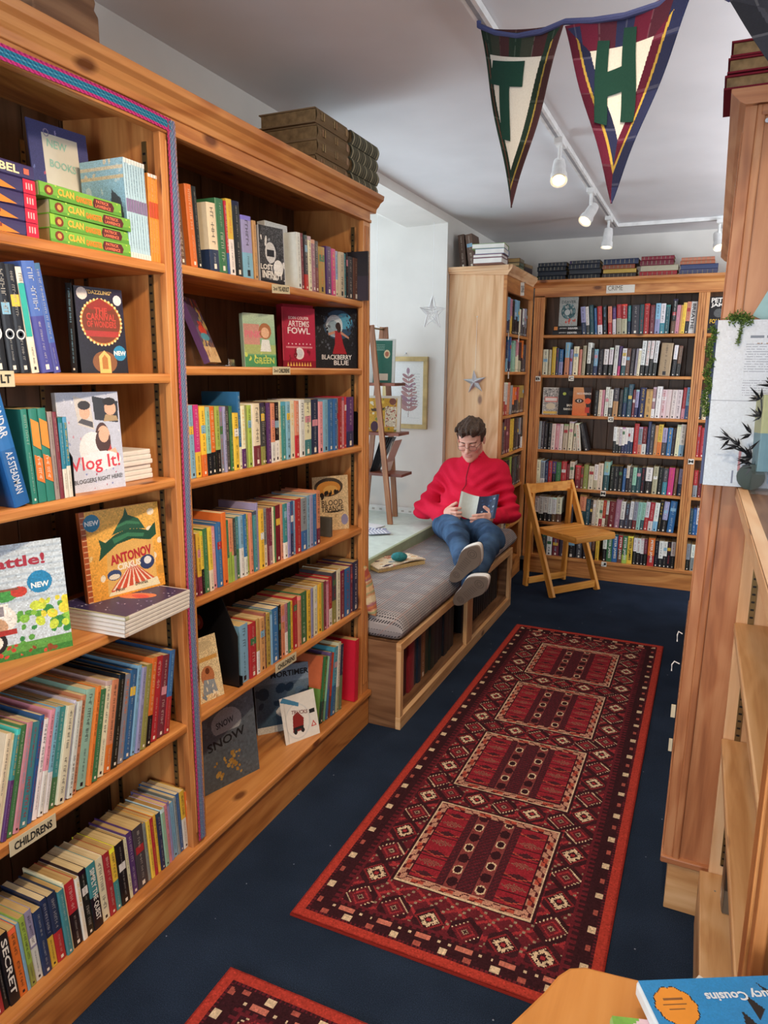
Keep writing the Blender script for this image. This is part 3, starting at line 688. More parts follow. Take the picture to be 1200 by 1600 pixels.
ROWSDATA = '''
ROW('n6',0.817,'28rd 12bk 24bk~SECRET 20or 8sk 15lm+ol 19li+wh 22nv 17nv+yl 25nv+rd 17tl 4cr 27rd+bk 13wh 21bk 28tl+bk~SIMPLY THE QUEST 24cr 20rd 18yl+tl 28bk 12cr 22pu 36dg 12gy 13yl 12rd 11yl 15nv 16mt 12pk 9li 18sk 11gy 14bl 19yl+wh 19or')
ROW('n5',0.852,'15cr 8cr 11tl+pu 16gn 16pk 22tl 13bl 14wh 15pk+wh 14sk+wh 19tl+gn 23cr 7li 16wh 15sa 29mt 13or 20gn 22cr 23sa+or 23bk 21gy 25bl 15sk 16li 21ol 19or+bk 27rd 27mr 21bl+rd')
ROW('f1',1.513,'25br*205 _22 26or*200 18bk*200 _30 39cr+nv*172 37gn*190 10rd+bl*190 26yl+wh*198 _6 37bk*200 51li+sk*170 _4 20tn*165')
ROW('f1b',2.078,'28wh*172 _4 21mr*175 21dg+rd*172 21cr*172 26mv*165 26dg+mr*165 46md*152 _4 38pu*160 33mg*158 20sk+cr*155 45be*155 15tl*155 15bk*160 37dg*150 49br*150')
ROW('f3',1.510,'11wh*190 22sk*195 22mg+yl*195 23yl+or*190 19mt+bk*188 22or+bk*188 21lm+bk*188 16gy*185 12li*186 20dg*186 14gn*186 28yl*165 14bl+cr*225 20cr+pu*185 7ol*185 22lm*185 8wh*188 38cr+mr*188 23dg+ol*190 15bk*190 20pu*188 24sa+wh*186 28bk+wh*188 14cr*190 26tl*188 26sk*188 29cr*190 26sa+rd*188 35wh*192 48cr+tl*192 50nv*190 33pk*180 38sk*185 35bl*187 28bl*187 15gy*188 27rd*190 22pk*190 18rd*192 55pu+nv*190')
ROW('f4',1.511,'17br+mr*178 17yl+mr*178 13yl+bk*180 19gn*185 18yl+cr*185 21pk*182 24bl*190 23or*215 10gn+lm*190 12sa+lm*190 11sa+lm*190 13dg+gy*188 18tl+gn*190 19sk+wh*190 16bl+wh*192 14lm*188 17sa*190 _6 19tl*192 12li*215 24yl*190 22gy+cr*190 13mr*188 19mr+mv*186 10cr*186 9gn*186 29dr*188 15sa*188 23tl+wh*186 18li*186 21bl+nv*188 14sk*186 34rd*190 42gy+bl*186 20sk*190 23li*190 26bl*188 30sa+mr*195')
ROW('f5',1.712,'45sk*188 39rd*180 18tn+wh*184 29tn*180 12br*190 26md*182 8sk*186 39bl*188 16bk*190 25sa*182 20mv+wh*182 17gn*182 17yl*180 30rd*188 18sa*184 45gn*190 28yl*186 18li*188 _5 29cr*188 29yl*188 10ol*188 20mr*190 20pk*186 30rd+wh*192 32dg+ol*205 32cr*208 33mr*196 50bl*195 23mr*200 47nv*205')
ROW('c1',-0.868,'31li+nv*190 22wh+dg*190 _4 26dt*200 _5 17bl*180 _4 31rd+wh*190 _4 26bk*195 _8 26sa+rd*188 _4 21pu+wh*188 _5 31rd+be*200 36rd+be*200 _4 21tl+nv*190 _5 49dg*192 29dt*195 33rd*200 _4 29mr*190 _4 31sk+li*200 30wh+tl*198 28dt*188 _12 28bk+br*225 24pk*185 12tn*185 22yl*200 25sa+bk*205 36wh*205~BREATHE 12gy*190')
ROW('c2',-1.133,'37cr*180 _5 18be*178 _5 27yl*198 19nv*190 _4 28bl+li*180 _13 32sk+sa*228 _4 18li*180 _5 36cr*200 _4 18sa*180 _5 22be*205 _9 26wh+bk*225 22bk*190 27sk+nv*180 _4 31bk*180 _4 30wh+bk*180 _5 26wh+bk*190 _8 26wh*205 _4 17pu+mg*200 _5 29wh+dt*185 26br*185 _4 25dg*183 _5 16gy*183 19cr*183 27wh+bk*235 _5 20wh+bk*235 _4 21wh+bk*235 _4 25wh+bk*235 _16 74sd*218 _8 24wh+bk*205 _4 24br+bk*200')
ROW('c3',-0.753,'22bk*180 _5 22cr*185 17pk*185 _5 26wh*205 26wh+dg*190 _4 35dg+tn*200 _4 22bk*190 _4 26dt+nv*205 _4 30dt*228 _4 17mr*190 22li+nv*190 _4 42nv*205 42tn*195 21mv+wh*210 _4 33wh*215 33pw*195 33pw*195 32pw*195 33pw*195 _4 22rd+pk*210 30sk+bl*212')
ROW('c3b',-0.077,'28bk*200 _4 19cr*205 24cr*205 _4 27wh*190')
ROW('c4',-1.138,'19gy*205 19dg*205 28bk*195 _5 23bk*195 29pw*190 28pk*190 23pw*190 _4 33be*190 _4 32cr*210 _5 27cr*195')
ROW('c4b',-0.606,'20wh+bk*185 19wh+bk*183 20wh+bk*183 19wh+nv*183 20wh+nv*183 17wh+nv*183 17wh+nv*183 _5 30rd*212 25gy+sa*190 30dr+wh*192 _4 17nv*230 25dg*210 _4 21tn*205 29yl+or*212 30li+dg*190 _4 29bl*192 20bk*190 _4 25cr*215 32wh+sk*218')
ROW('c4c',-0.079,'16tn*180 24rd*215 32rd*200 _4 28rd*195')
ROW('c5',-1.143,'34cr*195 33gy+wh*190 24nv*185 28rd*190 29pu+bk*188 37gn*185 38rd*192 23dr*175 32cr+br*195 _9 39rd+dr*170 21br*165 32ol*178 _4 37cr*170 27wh+be*185 36cr*195 _4 40mt+dt*208 _5 26bk*180 31bk*180 26bk*180 _5 22bl*170 21cr+bk*190 22dg*180 26mt+dt*180 30dt*180 26bk*182 _4 43wh+bk*185 _4 34be*195 34bk*190 29dg+tl*185 _4 38mg*192 _4 20br*190 _4 33li+nv*188')
ROW('c5b',-0.088,'24bk*190 _5 28rd+gy*185 _4 20dr*175 _4 28bk*180')
ROW('c6',-1.142,'33wh+bk*185 35wh+bk*185 33wh+bk*185 32wh+bk*185 30wh+br*185 38cr+br*190 _57 28dg*180 _42 48sa+dt*220 30dt*195 18bk*190 23cr*190 25cr*192 24cr+rd*192 22rd+cr*192 19wh+br*192 45dr*190 35mv*205 32wh+dg*195 30dg*190 26wh+dg*200 27gy+dr*200 26mt*200 24mt+dt*200 29wh+rd*205 31rd+wh*205 31wh+sk*205 26bk*218 34li+bk*218 _5 46bl*225')
ROW('c6b',-0.081,'22dg*190 20dt*185 21bl*190 24wh+bl*190')
ROW('c7',-1.068,'29dg*150 _5 39wh*150 _4 48mr*140 _5 52dg*125 _5 61bk*130 _5 42dg*125 _4 33bk*150 _5 23gy+bk*165 _4 23br+bk*165 _5 25yl*172 _25 29wh+bk*218 37gn*205~PETER JAMES 40bl*205~PETER JAMES 31rd+br*203~PETER JAMES 34gn+lm*203~PETER JAMES 37yl*203~PETER JAMES _4 22wh+bk*195 27wh+bk*195 24wh+bk*195 21mr+bk*195 _5 45or+rd*205~PETER JAMES 28bk*188 30wh+bk*190 25wh+bk*190 26bk*190 29wh+bk*192')
ROW('c7b',-0.090,'25bk*190 _4 25gy+bk*190 _4 29wh+gy*188')
ROW('l1',4.533,'81dg*230 78sk+nv*225 74pk+yl*220 61bk*215 131sk+bk*225 _5 53cr*175 _4 57dg*185 61wh+bk*185 _4 60gy+dg*190 53bk*185')
ROW('l2',4.517,'55nv*175 90nv+sk*190 _4 95bl+nv*235 83mt*190 64mt*205 _4 93pk+cr*215 82bk+be*200 _8 68or+bk*215 _4 109dg*190')
ROW('l3',4.481,'50wh*215 _5 119wh+rd*215 _4 63sa*215 69gy*195 96or+bk*180 _4 69rd+dg*180 _4 131md+br*190')
ROW('l4',4.479,'30wh*220 _5 85dg*215 _4 161mr*240 _5 101yl*225 62bk*225 _4 70dg*222 _4 73gy+bk*220 61bk+wh*218')
ROW('l5',4.779,'98bk*200 71lm*215 _4 62bk*205 _4 65dg*205 _4 74bk*205 _4 59br*205')
ROW('l6',4.741,'56cr*150 55dg*160 _4 97ol+yl*170')
'''
import re
for m in re.finditer(r"ROW\('(\w+)',([-\d.]+),'(.*?)'\)\n", ROWSDATA): ROW(m.group(1), float(m.group(2)), m.group(3))
# ------------------------------------------------------------ books lying flat or facing out
def flat_book(loc, rz, w, t, h, c1, label, grp=None, spine_text=None, hard=False, spinec=None, design=None, nm=None, marks=True, page=None, depth_c=None):
    """book lying down: spine faces local -Y... built upright then laid with its spine to local +X"""
    rs = np.random.RandomState(int(abs(loc[0]*7000+loc[2]*911+loc[1]*313)) % 9999)
    cv, pg = book_geo(t, h, w, c1, spinec, rs, spine_text, hard, False, marks)
    # local axes: spine +X, thickness +Y -> world up, height Z -> along -Y (spine text reads left to right)
    r = thing(nm or ('hardback_book' if hard else 'paperback_book'), label, 'book', loc, (0, 0, rz), grp)
    M = Matrix(((1, 0, 0, 0), (0, 0, -1, h), (0, 1, 0, 0), (0, 0, 0, 1)))
    cv.xf(M); pg.xf(M)
    if design: design(cv, t, h, w)
    cv.build('cover', PRINT, r); pg.build('page_block', page or PAGE, r)
    return r
def face_book(label, loc, rz, tilt, w, h, t, canvas, side=(.1, .1, .12), texts=(), grp=None, nm='paperback_book', cat='book', pagemat=None, roll=0.0):
    """book standing face out: front cover faces local +X; loc is the centre of its bottom front edge"""
    r = thing(nm, label, cat, loc, (0, -tilt, rz), grp)
    if roll: r.rotation_euler = (Euler((roll, 0, 0)).to_matrix().to_4x4() @ Matrix.Identity(4)).to_euler(); r.rotation_euler = (Matrix.Rotation(rz, 4, 'Z') @ Matrix.Rotation(-tilt, 4, 'Y') @ Matrix.Rotation(roll, 4, 'X')).to_euler()
    mb = MB(); c = .002
    mb.box(-c, -.0003, -w/2, w/2, 0, h, 'z', side); mb.box(-t, -t+c, -w/2, w/2, 0, h, 'z', side); mb.box(-t, 0, -w/2-c, -w/2, 0, h, 'z', side)
    mb.build('cover', PRINT, r)
    pg = MB(); pg.box(-t+c, -c, -w/2, w/2-.003, .002, h-.002, 'z'); pg.build('page_block', pagemat or PAGE, r)
    cp = canvas.panel('cover_picture', PRINT, r)
    for s, y, z, hh, col, *k in texts:
        kw = k[0] if k else {}; tm = MB(); face_text(tm, s, y*w, z*h, hh, hx(col), x=.0006, **kw); tm.build('title_lettering', PRINT, cp)
    return r

# ---- near bay, top shelf (z 1.75)
def babel(cv, t, h, w):
    pass
c = Canvas
zb = 1.7505; t = .026
cols = [hx('3d3560')]*5
for k in range(5):
    def des(cv, t, h, w, k=k):
        if k < 4:
            # orange flame shape and red panel across the spine
            cv.face([(.0006, .0, .001), (.0006, h*.62, .001), (.0006, h*.78, .003), (.0006, h*.60, t*.55), (.0006, h*.5, t*.9), (.0006, .0, t*.96)], hx('e8852f'))
            cv.face([(.0008, h*.86, .0005), (.0008, h, .0005), (.0008, h, t), (.0008, h*.86, t)], hx('cf2440'))
            for j in range(3): cv.face([(.001, h*(.89+.03*j), t*.3), (.001, h*(.905+.03*j), t*.3), (.001, h*(.905+.03*j), t*.75), (.001, h*(.89+.03*j), t*.75)], hx('f2b0b0'))
            for j in range(5): cv.face([(.001, h*(.36+.05*j), t*.35), (.001, h*(.39+.05*j), t*.35), (.001, h*(.39+.05*j), t*.6), (.001, h*(.36+.05*j), t*.6)], hx('8a3a2a'))
        else:
            put_text(cv, 'BEL', lambda u, v: (.0008, h*.61+u*h*.22, t*.22+v*t*.56), hx('f1dfae'), .03)
            cv.face([(.0008, h*.88, t*.3), (.0008, h*.94, t*.3), (.0008, h*.94, t*.7), (.0008, h*.88, t*.7)], hx('d96a52'))
    flat_book((-1.243, .884, zb+k*(t+.0006)), 0, .125, t, .199, hx('3d3560'), ['lowest', 'second', 'third', 'fourth', 'topmost'][k]+(' orange and purple paperback in the stack at top left' if k < 4 else ' book of the top left stack, purple, lettered BEL'), 'flat stack of purple and orange paperbacks', hard=True, design=des, marks=False, nm='hardback_book')
# stack of four green paperbacks
for k in range(4):
    def des(cv, t, h, w):
        cv.face([(.0006, 0, 0), (.0006, h, 0), (.0006, h, t*.28), (.0006, 0, t*.22)], hx('5f9a3a'))
        put_text(cv, 'CLAN', lambda u, v: (.001, h*.20+u*h*.19, t*.3+v*t*.5), hx('f0b84a'), .04)
        put_text(cv, 'GANGSTER', lambda u, v: (.001, h*.41+u*h*.205, t*.2+v*t*.45), hx('ee8a35'), .04)
        cv.face([(.0009, h*.63, t*.14), (.0009, h*.88, t*.14), (.0009, h*.90, t*.5), (.0009, h*.87, t*.84), (.0009, h*.64, t*.84), (.0009, h*.62, t*.5)], hx('5d2b2b'))
        put_text(cv, 'PATRICK', lambda u, v: (.0012, h*.66+u*h*.17, t*.52+v*t*.24), hx('e07a5a'), .03)
        put_text(cv, 'LAWRENCE', lambda u, v: (.0012, h*.65+u*h*.20, t*.2+v*t*.24), hx('e07a5a'), .03)
        n = 10; cv.face([(.0009, h*.10+h*.05*math.cos(a*2*PI/n), t*.5+t*.36*math.sin(a*2*PI/n)) for a in range(n)], hx('7c3a26'))
        n = 8; cv.face([(.0011, h*.10+h*.025*math.cos(a*2*PI/n), t*.5+t*.2*math.sin(a*2*PI/n)) for a in range(n)], hx('e39a50'))
        for a, b in ((.97, .3), (.93, .8), (.17, .85), (.19, .12)): cv.face([(.001, h*a, t*b), (.001, h*a+.004, t*b), (.001, h*a+.004, t*b+.003), (.001, h*a, t*b+.003)], hx('b9d65a'))
    flat_book((-1.243+(.004 if k == 3 else 0), 1.112+(-.022 if k == 3 else .002*k), zb+k*.0277), .02*(k % 2), .128, .027, .222, hx('77b046'), ['lowest', 'second', 'third', 'topmost'][k]+' green paperback in the stack below the NEW BOOKS card', 'stack of green paperbacks', design=des, marks=False)
# NEW BOOKS showcard
cv_ = Canvas(.15, .285, 90, hx('474a80')).blobs(14, .012, .03, [hx('8f8fc8'), hx('b05a7a'), hx('6d78b8')]).noise(.03)
cv_.rect(.22, .28, .82, .925, hx('dedacf')); cv_.ring(.3, .93, .05, .03, .3, hx('9a8fb0'))
r = thing('display_card', 'purple showcard lettered NEW BOOKS standing on the top left shelf', 'sign', (-1.380, 1.292, 1.7505), (0, -.08, -.12))
b = MB(); b.box(-.004, -.0004, -.075, .075, 0, .285, 'z', hx('4d4f86')); b.build('card_board', PAPERC, r)
b = MB(); b.beam((-.004, 0, .17), (-.08, 0, .0), .05, .003, (0, 1, 0), hx('c9c9d6')); b.build('easel_back', PAPERC, r)
cv_.panel('card_front', PAPERC, r)
nb_ = [q for q in r.children if q.name.startswith('card_front')][0]
b = MB(); face_text(b, 'NEW', -.006, .243, .017, hx('9ecbc0'), .001, w=.050, rot=-.05); b.build('word_lettering', PAPERC, nb_); b = MB(); face_text(b, 'BOOKS', .004, .200, .017, hx('9ecbc0'), .001, w=.066, rot=-.05); b.build('word_lettering', PAPERC, nb_)
# raise the card: it stands on a small box behind the green stack
b = MB(); b.box(-.06, -.001, -.05, .05, -.0, .004, 'y', hx('4d4f86')); b.build('card_foot', PAPERC, r)
for o in r.children: pass

# face-out pale blue cover and the row of identical slim books
cn = Canvas(.13, .215, 70, hx('9cc6dc')); cn.grad('6fa3c6', 'a9d0e2'); cn.blobs(16, .03, .08, [hx('c9dfe8'), hx('5f8fb4'), hx('e7d9c2')], (0, .3, 1, 1)); cn.rect(0, .80, 1, .84, 'd9c6a4').rect(0, .9, 1, .93, 'e2d4bb')
cn.poly([(.75, .3), (.95, .4), (.9, .6), (.7, .7), (.66, .5)], '4d5662').ell(.8, .22, .14, .09, 'e9ecee').ell(.84, .1, .1, .07, '5a5148').ell(.3, .35, .22, .08, '7fb0cc').noise(.05)
yy = 1.336
for k in range(8):
    mb_t = .0081
    cvx, pgx = book_geo(mb_t, .213, .13, hx('b4d3e2'), None, np.random.RandomState(k), None, False, False, False)
    cvx.face([(.0005, .0005, .10), (.0005, mb_t-.0005, .10), (.0005, mb_t-.0005, .128), (.0005, .0005, .128)], hx('8a7aa0'))
    cvx.face([(.0005, .0005, .203), (.0005, mb_t-.0005, .203), (.0005, mb_t-.0005, .2125), (.0005, .0005, .2125)], hx('e8e8e6'))
    cvx.face([(.0005, .0005, .0005), (.0005, mb_t-.0005, .0005), (.0005, mb_t-.0005, .012), (.0005, .0005, .012)], hx('e9e6dd'))
    spine_marks(cvx, np.random.RandomState(k), mb_t, .135, .20, hx('6f8fa8'), .0007, True); spine_marks(cvx, np.random.RandomState(k+3), mb_t, .02, .095, hx('86a4b8'), .0007, True)
    r = thing('picture_book', 'identical pale blue slim spine with lilac band, '+ordn(k+1)+' of eight on top left shelf', 'book', (-1.245, yy, 1.7505), (.04, 0, 0), 'identical pale blue slim books')
    cb_ = cvx.build('cover', PRINT, r); pgx.build('page_block', PAGE, r); yy += .0084
    if k == 0:
        P, F, C = cn.grid(lambda u, v: np.stack([-.130+u*.128, np.full_like(u, -.0006), v*.213], -1)); npmesh('cover_picture', P, F, PRINT, C, cb_, smooth=False)
for k in range(4):
    mb_t = .0090
    cvx, pgx = book_geo(mb_t, .198, .13, hx('e88f3a'), None, np.random.RandomState(k), None, False, False, False)
    cvx.face([(.0005, .0005, .10), (.0005, mb_t-.0005, .10), (.0005, mb_t-.0005, .135), (.0005, .0005, .135)], hx('c9543a'))
    cvx.face([(.0005, .0005, .19), (.0005, mb_t-.0005, .19), (.0005, mb_t-.0005, .1975), (.0005, .0005, .1975)], hx('e8e8e6'))
    spine_marks(cvx, np.random.RandomState(k), mb_t, .02, .095, hx('f4cf9a'), .0007, True); spine_marks(cvx, np.random.RandomState(k+3), mb_t, .14, .185, hx('f4cf9a'), .0007, True)
    r = thing('picture_book', 'identical orange slim spine with red band, '+ordn(k+1)+' of four against ribbon post', 'book', (-1.245, yy+.001, 1.7505), (.0, 0, 0), 'identical orange slim books')
    cvx.build('cover', PRINT, r); pgx.build('page_block', PAGE, r); yy += .0093
# ---- near bay, second shelf (z 1.488)
def upright(y, x, z, t, h, d, c1, c2, lean, label, text=None, hard=False, grp=None, seed=1, marks=True, rz=0.0, nm=None, extra=None):
    rs = np.random.RandomState(seed); cvx, pgx = book_geo(t, h, d, c1, c2, rs, text, hard, False, marks)
    if extra: extra(cvx, t, h, d)
    r = thing(nm or ('hardback_book' if hard else 'paperback_book'), label, 'book', (x, y, z+(t*math.sin(lean) if lean > 0 else 0)+.0004), (-lean, 0, rz), grp)
    cvx.build('cover', PRINT, r); pgx.build('page_block', PAGE, r); return r
z2 = 1.488
def dark_moon(cvx, t, h, d):
    n = 12
    for rr, cc in ((.42, 'd6dbe0'), (.30, '202632'), (.16, 'c9ced6')): cvx.face([(.0009+.0002*(cc != 'd6dbe0'), t*.5+t*rr*math.cos(a*2*PI/n), h*.36+t*rr*math.sin(a*2*PI/n)) for a in range(n)], hx(cc))
upright(.955, -1.245, z2, .034, .205, .13, hx('1e2530'), hx('16181d'), -.06, 'thick black paperback with smoky cover, leftmost on the second shelf down', None, seed=4, extra=dark_moon)
upright(.992, -1.245, z2, .024, .205, .13, hx('1a1e27'), None, -.07, 'black paperback with white ring emblem, left of its near twin', None, seed=5, extra=dark_moon)
upright(1.017, -1.245, z2, .024, .205, .13, hx('1a1e27'), None, -.08, 'black paperback with white ring emblem, touching the cream and turquoise spine', None, seed=6, extra=dark_moon)
upright(1.043, -1.245, z2, .018, .203, .13, hx('e6dfcc'), hx('e0d9c4'), -.10, 'cream and turquoise spine between black and blue paperbacks', None, seed=7, extra=lambda cvx, t, h, d: cvx.face([(.0009, .001, h*.35), (.0009, t*.8, h*.35), (.0009, t*.8, h*.85), (.0009, .001, h*.85)], hx('35b0a4')))
upright(1.063, -1.24, z2, .030, .216, .14, hx('4f6fb8'), hx('4a4c98'), -.13, 'taller blue paperback with violet foot, left of the two leaning blue books', None, seed=8)
upright(1.095, -1.243, z2, .018, .216, .14, hx('4a6ab2'), hx('4a4c98'), -.15, 'slimmer blue paperback at the right end of the leaning group', None, seed=9)
cn = Canvas(.125, .197, 130, hx('231d35')); cn.grad('16141f', '2a2540').noise(.1, 2)
cn.ell(.5, .60, .44, .27, 'c98a3f').ell(.5, .60, .40, .245, '7c3a22')
for a in range(34):
    u, v = .5+.43*math.cos(a*2*PI/34), .60+.268*math.sin(a*2*PI/34); cn.ell(u, v, .022, .014, 'ffe3a0')
cn.poly([(.14, .5), (.86, .5), (.84, .43), (.16, .43)], 'b23a34').poly([(.2, .78), (.5, .88), (.8, .78), (.7, .74), (.3, .74)], '9a3026')
cn.ell(.5, .13, .26, .13, '8a5a35').poly([(.38, 0), (.38, .2), (.5, .27), (.62, .2), (.62, 0)], 'f0c877').poly([(.44, .05), (.44, .18), (.5, .22), (.56, .18), (.56, .05)], 'b97c3a')
cn.ell(.14, .92, .11, .07, 'e9e3e0').ell(.88, .87, .09, .06, 'e3e4ea').ell(.84, .24, .14, .09, '2e8fc0').noise(.04)
face_book('THE dazzling show book facing out, ringed with lights, blue NEW sticker', (-1.325, 1.318, z2), -.18, .05, .125, .197, .022, cn, side=hx('17151f'),
  texts=[('"DAZZLING"', 0, .945, .009, 'e9c878'), ('THE', 0, .735, .014, 'c8483a', {'bold': .04}), ('CARNIVAL', 0, .66, .016, 'c8483a', {'w': .078, 'bold': .03}), ('OF WONDERS', 0, .575, .015, 'c8483a', {'w': .078, 'bold': .03}), ('NEW', .34, .24, .011, 'eaf3f6', {'bold': .04})])
b = MB(); upright(1.238, -1.352, z2, .014, .20, .10, hx('1b191c'), None, 0, 'slim black spine just behind the face-out show book', None, seed=31, rz=-.8)
# ---- near bay, third shelf (z 1.225)
z3 = 1.225
upright(.915, -1.243, z3, .022, .19, .13, hx('3a3436'), None, -.15, 'dark brown spine half hidden left of the big blue leaning hardback', seed=12)
def skandar(cvx, t, h, d):
    put_text(cvx, 'SKANDAR', lambda u, v: (.001, t*.22+v*t*.5, h*.95-u*h*.36), hx('cfd8e6'), .02)
    put_text(cvx, 'A.F.STEADMAN', lambda u, v: (.001, t*.26+v*t*.45, h*.47-u*h*.36), hx('cfd8e6'), .01)
upright(.972, -1.238, z3, .036, .238, .155, hx('2b6fb4'), hx('245f9f'), -.20, 'big blue hardback with white lettering leaning left on the third shelf', None, True, seed=13, marks=False, extra=skandar)
def orange_diag(cvx, t, h, d):
    cvx.face([(.0009, .001, h*.62), (.0009, t-.001, h*.56), (.0009, t-.001, h*.85), (.0009, .001, h*.9)], hx('eb9340')); cvx.face([(.0009, .001, h*.25), (.0009, t-.001, h*.2), (.0009, t-.001, h*.47), (.0009, .001, h*.52)], hx('e07c3a'))
    spine_marks(cvx, np.random.RandomState(3), t, h*.24, h*.5, hx('f3e3d0'), .0012, True)
for k, (y, tt, e, ln, lb) in enumerate(((1.016, .014, None, -.05, 'plain green spine right of the big blue hardback'), (1.032, .02, orange_diag, -.04, 'teal spine with orange slashes, left one of the pair'), (1.053, .02, orange_diag, -.04, 'teal spine with orange slashes, right one of the pair'))):
    upright(y, -1.243, z3, tt, .193, .13, hx('2f8072'), None, ln, lb, None, seed=20+k, marks=(e is None), extra=e)
upright(1.074, -1.243, z3, .012, .185, .13, hx('9a8a86'), None, -.03, 'thin greyish paperback right of the teal and orange pair', seed=24)
upright(1.087, -1.243, z3, .010, .184, .13, hx('7c3440'), None, -.03, 'thin maroon paperback beside the thin greyish one', seed=25)
for k in range(2): upright(1.098+k*.0115, -1.243, z3, .011, .172, .13, hx('2e7f9a'), hx('dcd8cc'), -.02, ('left' if k == 0 else 'right')+' one of two slim blue and white spines by the black bookend', seed=26+k)
b = MB(); poly = [(-1.40, 0), (-1.245, 0), (-1.245, .085), (-1.30, .15), (-1.40, .15)]
def bookend(label, y, z, H, x0, x1, poly, rz=0, dot=None, foot=.1):
    b = MB(); b.prism(poly, 'y', 0, .0025, hx('131315')); b.box(x0, x1, -foot, .0, 0, .0015, 'y')
    r = b.build('bookend', BLACK, bevel=0); r.location = (0, y, z); tag(r, label, 'bookend')
    if dot:
        d = MB(); n = 20; d.face([(dot[0]+dot[2]*math.cos(a*2*PI/n), -.0008, dot[1]+dot[2]*math.sin(a*2*PI/n)) for a in range(n)], hx('b04a3c')); d.build('round_sticker', PRINT, r)
    return r
bookend('black metal bookend holding the teal and blue spines on the third shelf', 1.122, z3+.0004, .15, -1.40, -1.25, [(-1.40, 0), (-1.242, 0), (-1.242, .085), (-1.285, .145), (-1.40, .145)])
cn = Canvas(.155, .222, 130, hx('b9bfd2')); cn.blobs(40, .008, .02, [hx('8f9ac0'), hx('c08aa0'), hx('d9dce6')])
cn.poly([(.26, .97), (.52, .90), (.56, .62), (.30, .68)], 'c9c4c0').ell(.42, .80, .085, .07, 'd9ab92').ell(.42, .87, .10, .045, '2c2422').poly([(.30, .70), (.54, .64), (.54, .70), (.36, .74)], '4d4a50')
cn.poly([(.56, .96), (.99, .90), (.97, .68), (.58, .72)], '2b2c34').ell(.85, .83, .10, .07, 'd6a68c').ell(.84, .90, .11, .04, '241c1a').poly([(.72, .70), (.97, .70), (.95, .75), (.76, .77)], 'a88f6a')
cn.ell(.68, .50, .13, .19, '4a2e2a').ell(.70, .57, .10, .085, 'dcae94').poly([(.60, .46), (.80, .46), (.86, .30), (.60, .30)], 'b83c40').ell(.5, .42, .22, .18, 'dfe0e4').poly([(.58, .36), (.88, .42), (.96, .28), (.9, .22), (.72, .32)], 'e0b298').ell(.68, .50, .125, .12, '4a2e2a', 0).ell(.70, .56, .085, .075, 'dcae94')
cn.rect(0, 0, 1, .28, 'c6cbdc'); cn.ell(.62, .30, .34, .10, 'e4e4ea').blobs(12, .008, .016, [hx('a8607a'), hx('7f8ac0')], (0, 0, 1, .3)).noise(.03)
face_book('white Vlog It! collage book standing face out beside the black bookend', (-1.262, 1.205, z3), -.16, .05, .155, .222, .014, cn, side=hx('c8cad2'), texts=[('Vlog It!', .02, .27, .040, 'cf3a4a', {'w': .128, 'rot': .03, 'bold': .01}), ('BLOGGERS RIGHT HERE!', .05, .115, .010, '55565c', {'w': .125, 'rot': .04})], nm='picture_book')
for k in range(6):
    tt = .0118
    flat_book((-1.290-.003*(k % 3), 1.300+.003*(k % 2), z3+.0006+k*.0122), .01*(k % 2), .15, tt, .118, hx('e8e6e2'), ['lowest', 'second', 'third', 'fourth', 'fifth', 'topmost'][k]+' white paperback in the pile beside the Vlog It! book', 'pile of white paperbacks', marks=False, page=PAPER)
# ---- near bay, fourth shelf (z .89)
z4 = .89
cn = Canvas(.24, .245, 150, hx('c6d3dd'))
for i in range(9): cn.rect(0, .5+i*.055, 1, .52+i*.055, 'b3c4d2')
cn.rect(0, 0, 1, .13, '5f9a4a').blobs(26, .02, .05, [hx('5fa048'), hx('8ac04f'), hx('3f8a4a')], (.55, .12, 1, .42)).blobs(16, .02, .05, [hx('e3d64a'), hx('c8d84f')], (.72, .2, 1, .5))
cn.ell(.30, .36, .26, .16, 'e8e6e0').rect(.12, .36, .5, .5, 'ecebe6').rect(.15, .39, .28, .48, '7f6a70').rect(.31, .39, .46, .48, '8f8a92').ell(.2, .30, .12, .09, 'b8453c').ell(.38, .30, .10, .08, 'c8a080').ell(.36, .17, .10, .10, '2c2a2c').ell(.36, .17, .065, .065, 'e6e2d8').ell(.1, .16, .09, .09, '2c2a2c').rect(0, .22, .55, .27, 'a83a36')
cn.ell(.18, .62, .16, .06, '6a6268').ell(.48, .56, .1, .05, '4c9a50').ell(.60, .58, .07, .045, 'c4463c').rect(.3, .60, .6, .62, '8a5a4a').ell(.30, .70, .1, .06, 'a9aab2').ell(.78, .64, .105, .10, '2f86b8').rect(0, 0, 1, .05, '3f7f3c').blobs(16, .01, .025, [hx('c04a3a'), hx('8a4a30')], (.05, .02, .9, .12)).noise(.05, 2)
face_book('big picture book lettered Rattle! with a van and blue NEW sticker, left edge', (-1.30, .985, z4), -.42, .12, .24, .235, .012, cn, side=hx('d9dde0'), texts=[('al Rattle!', -.02, .88, .024, 'a8384a', {'w': .175, 'bold': .03}), ('NEW', .28, .64, .012, 'e8f2f6', {'bold': .04})], nm='picture_book')
cn2 = None
for k in range(5):
    def des(cv, t, h, w, k=k):
        cv.face([(.0006, .0, .0005), (.0006, h, .0005), (.0006, h, t*.5), (.0006, 0, t*.5)], hx('e6e2da'))
    r = flat_book((-1.178, 1.178+.001*k, z4+.0006+k*.0098), .035, .21, .0094, .235, hx('cfc8c0'), ['lowest', 'second', 'third', 'fourth', 'topmost'][k]+' large thin picture book in the pile under the orange circus book', 'pile of large thin picture books', marks=False, page=PAPER, nm='picture_book')
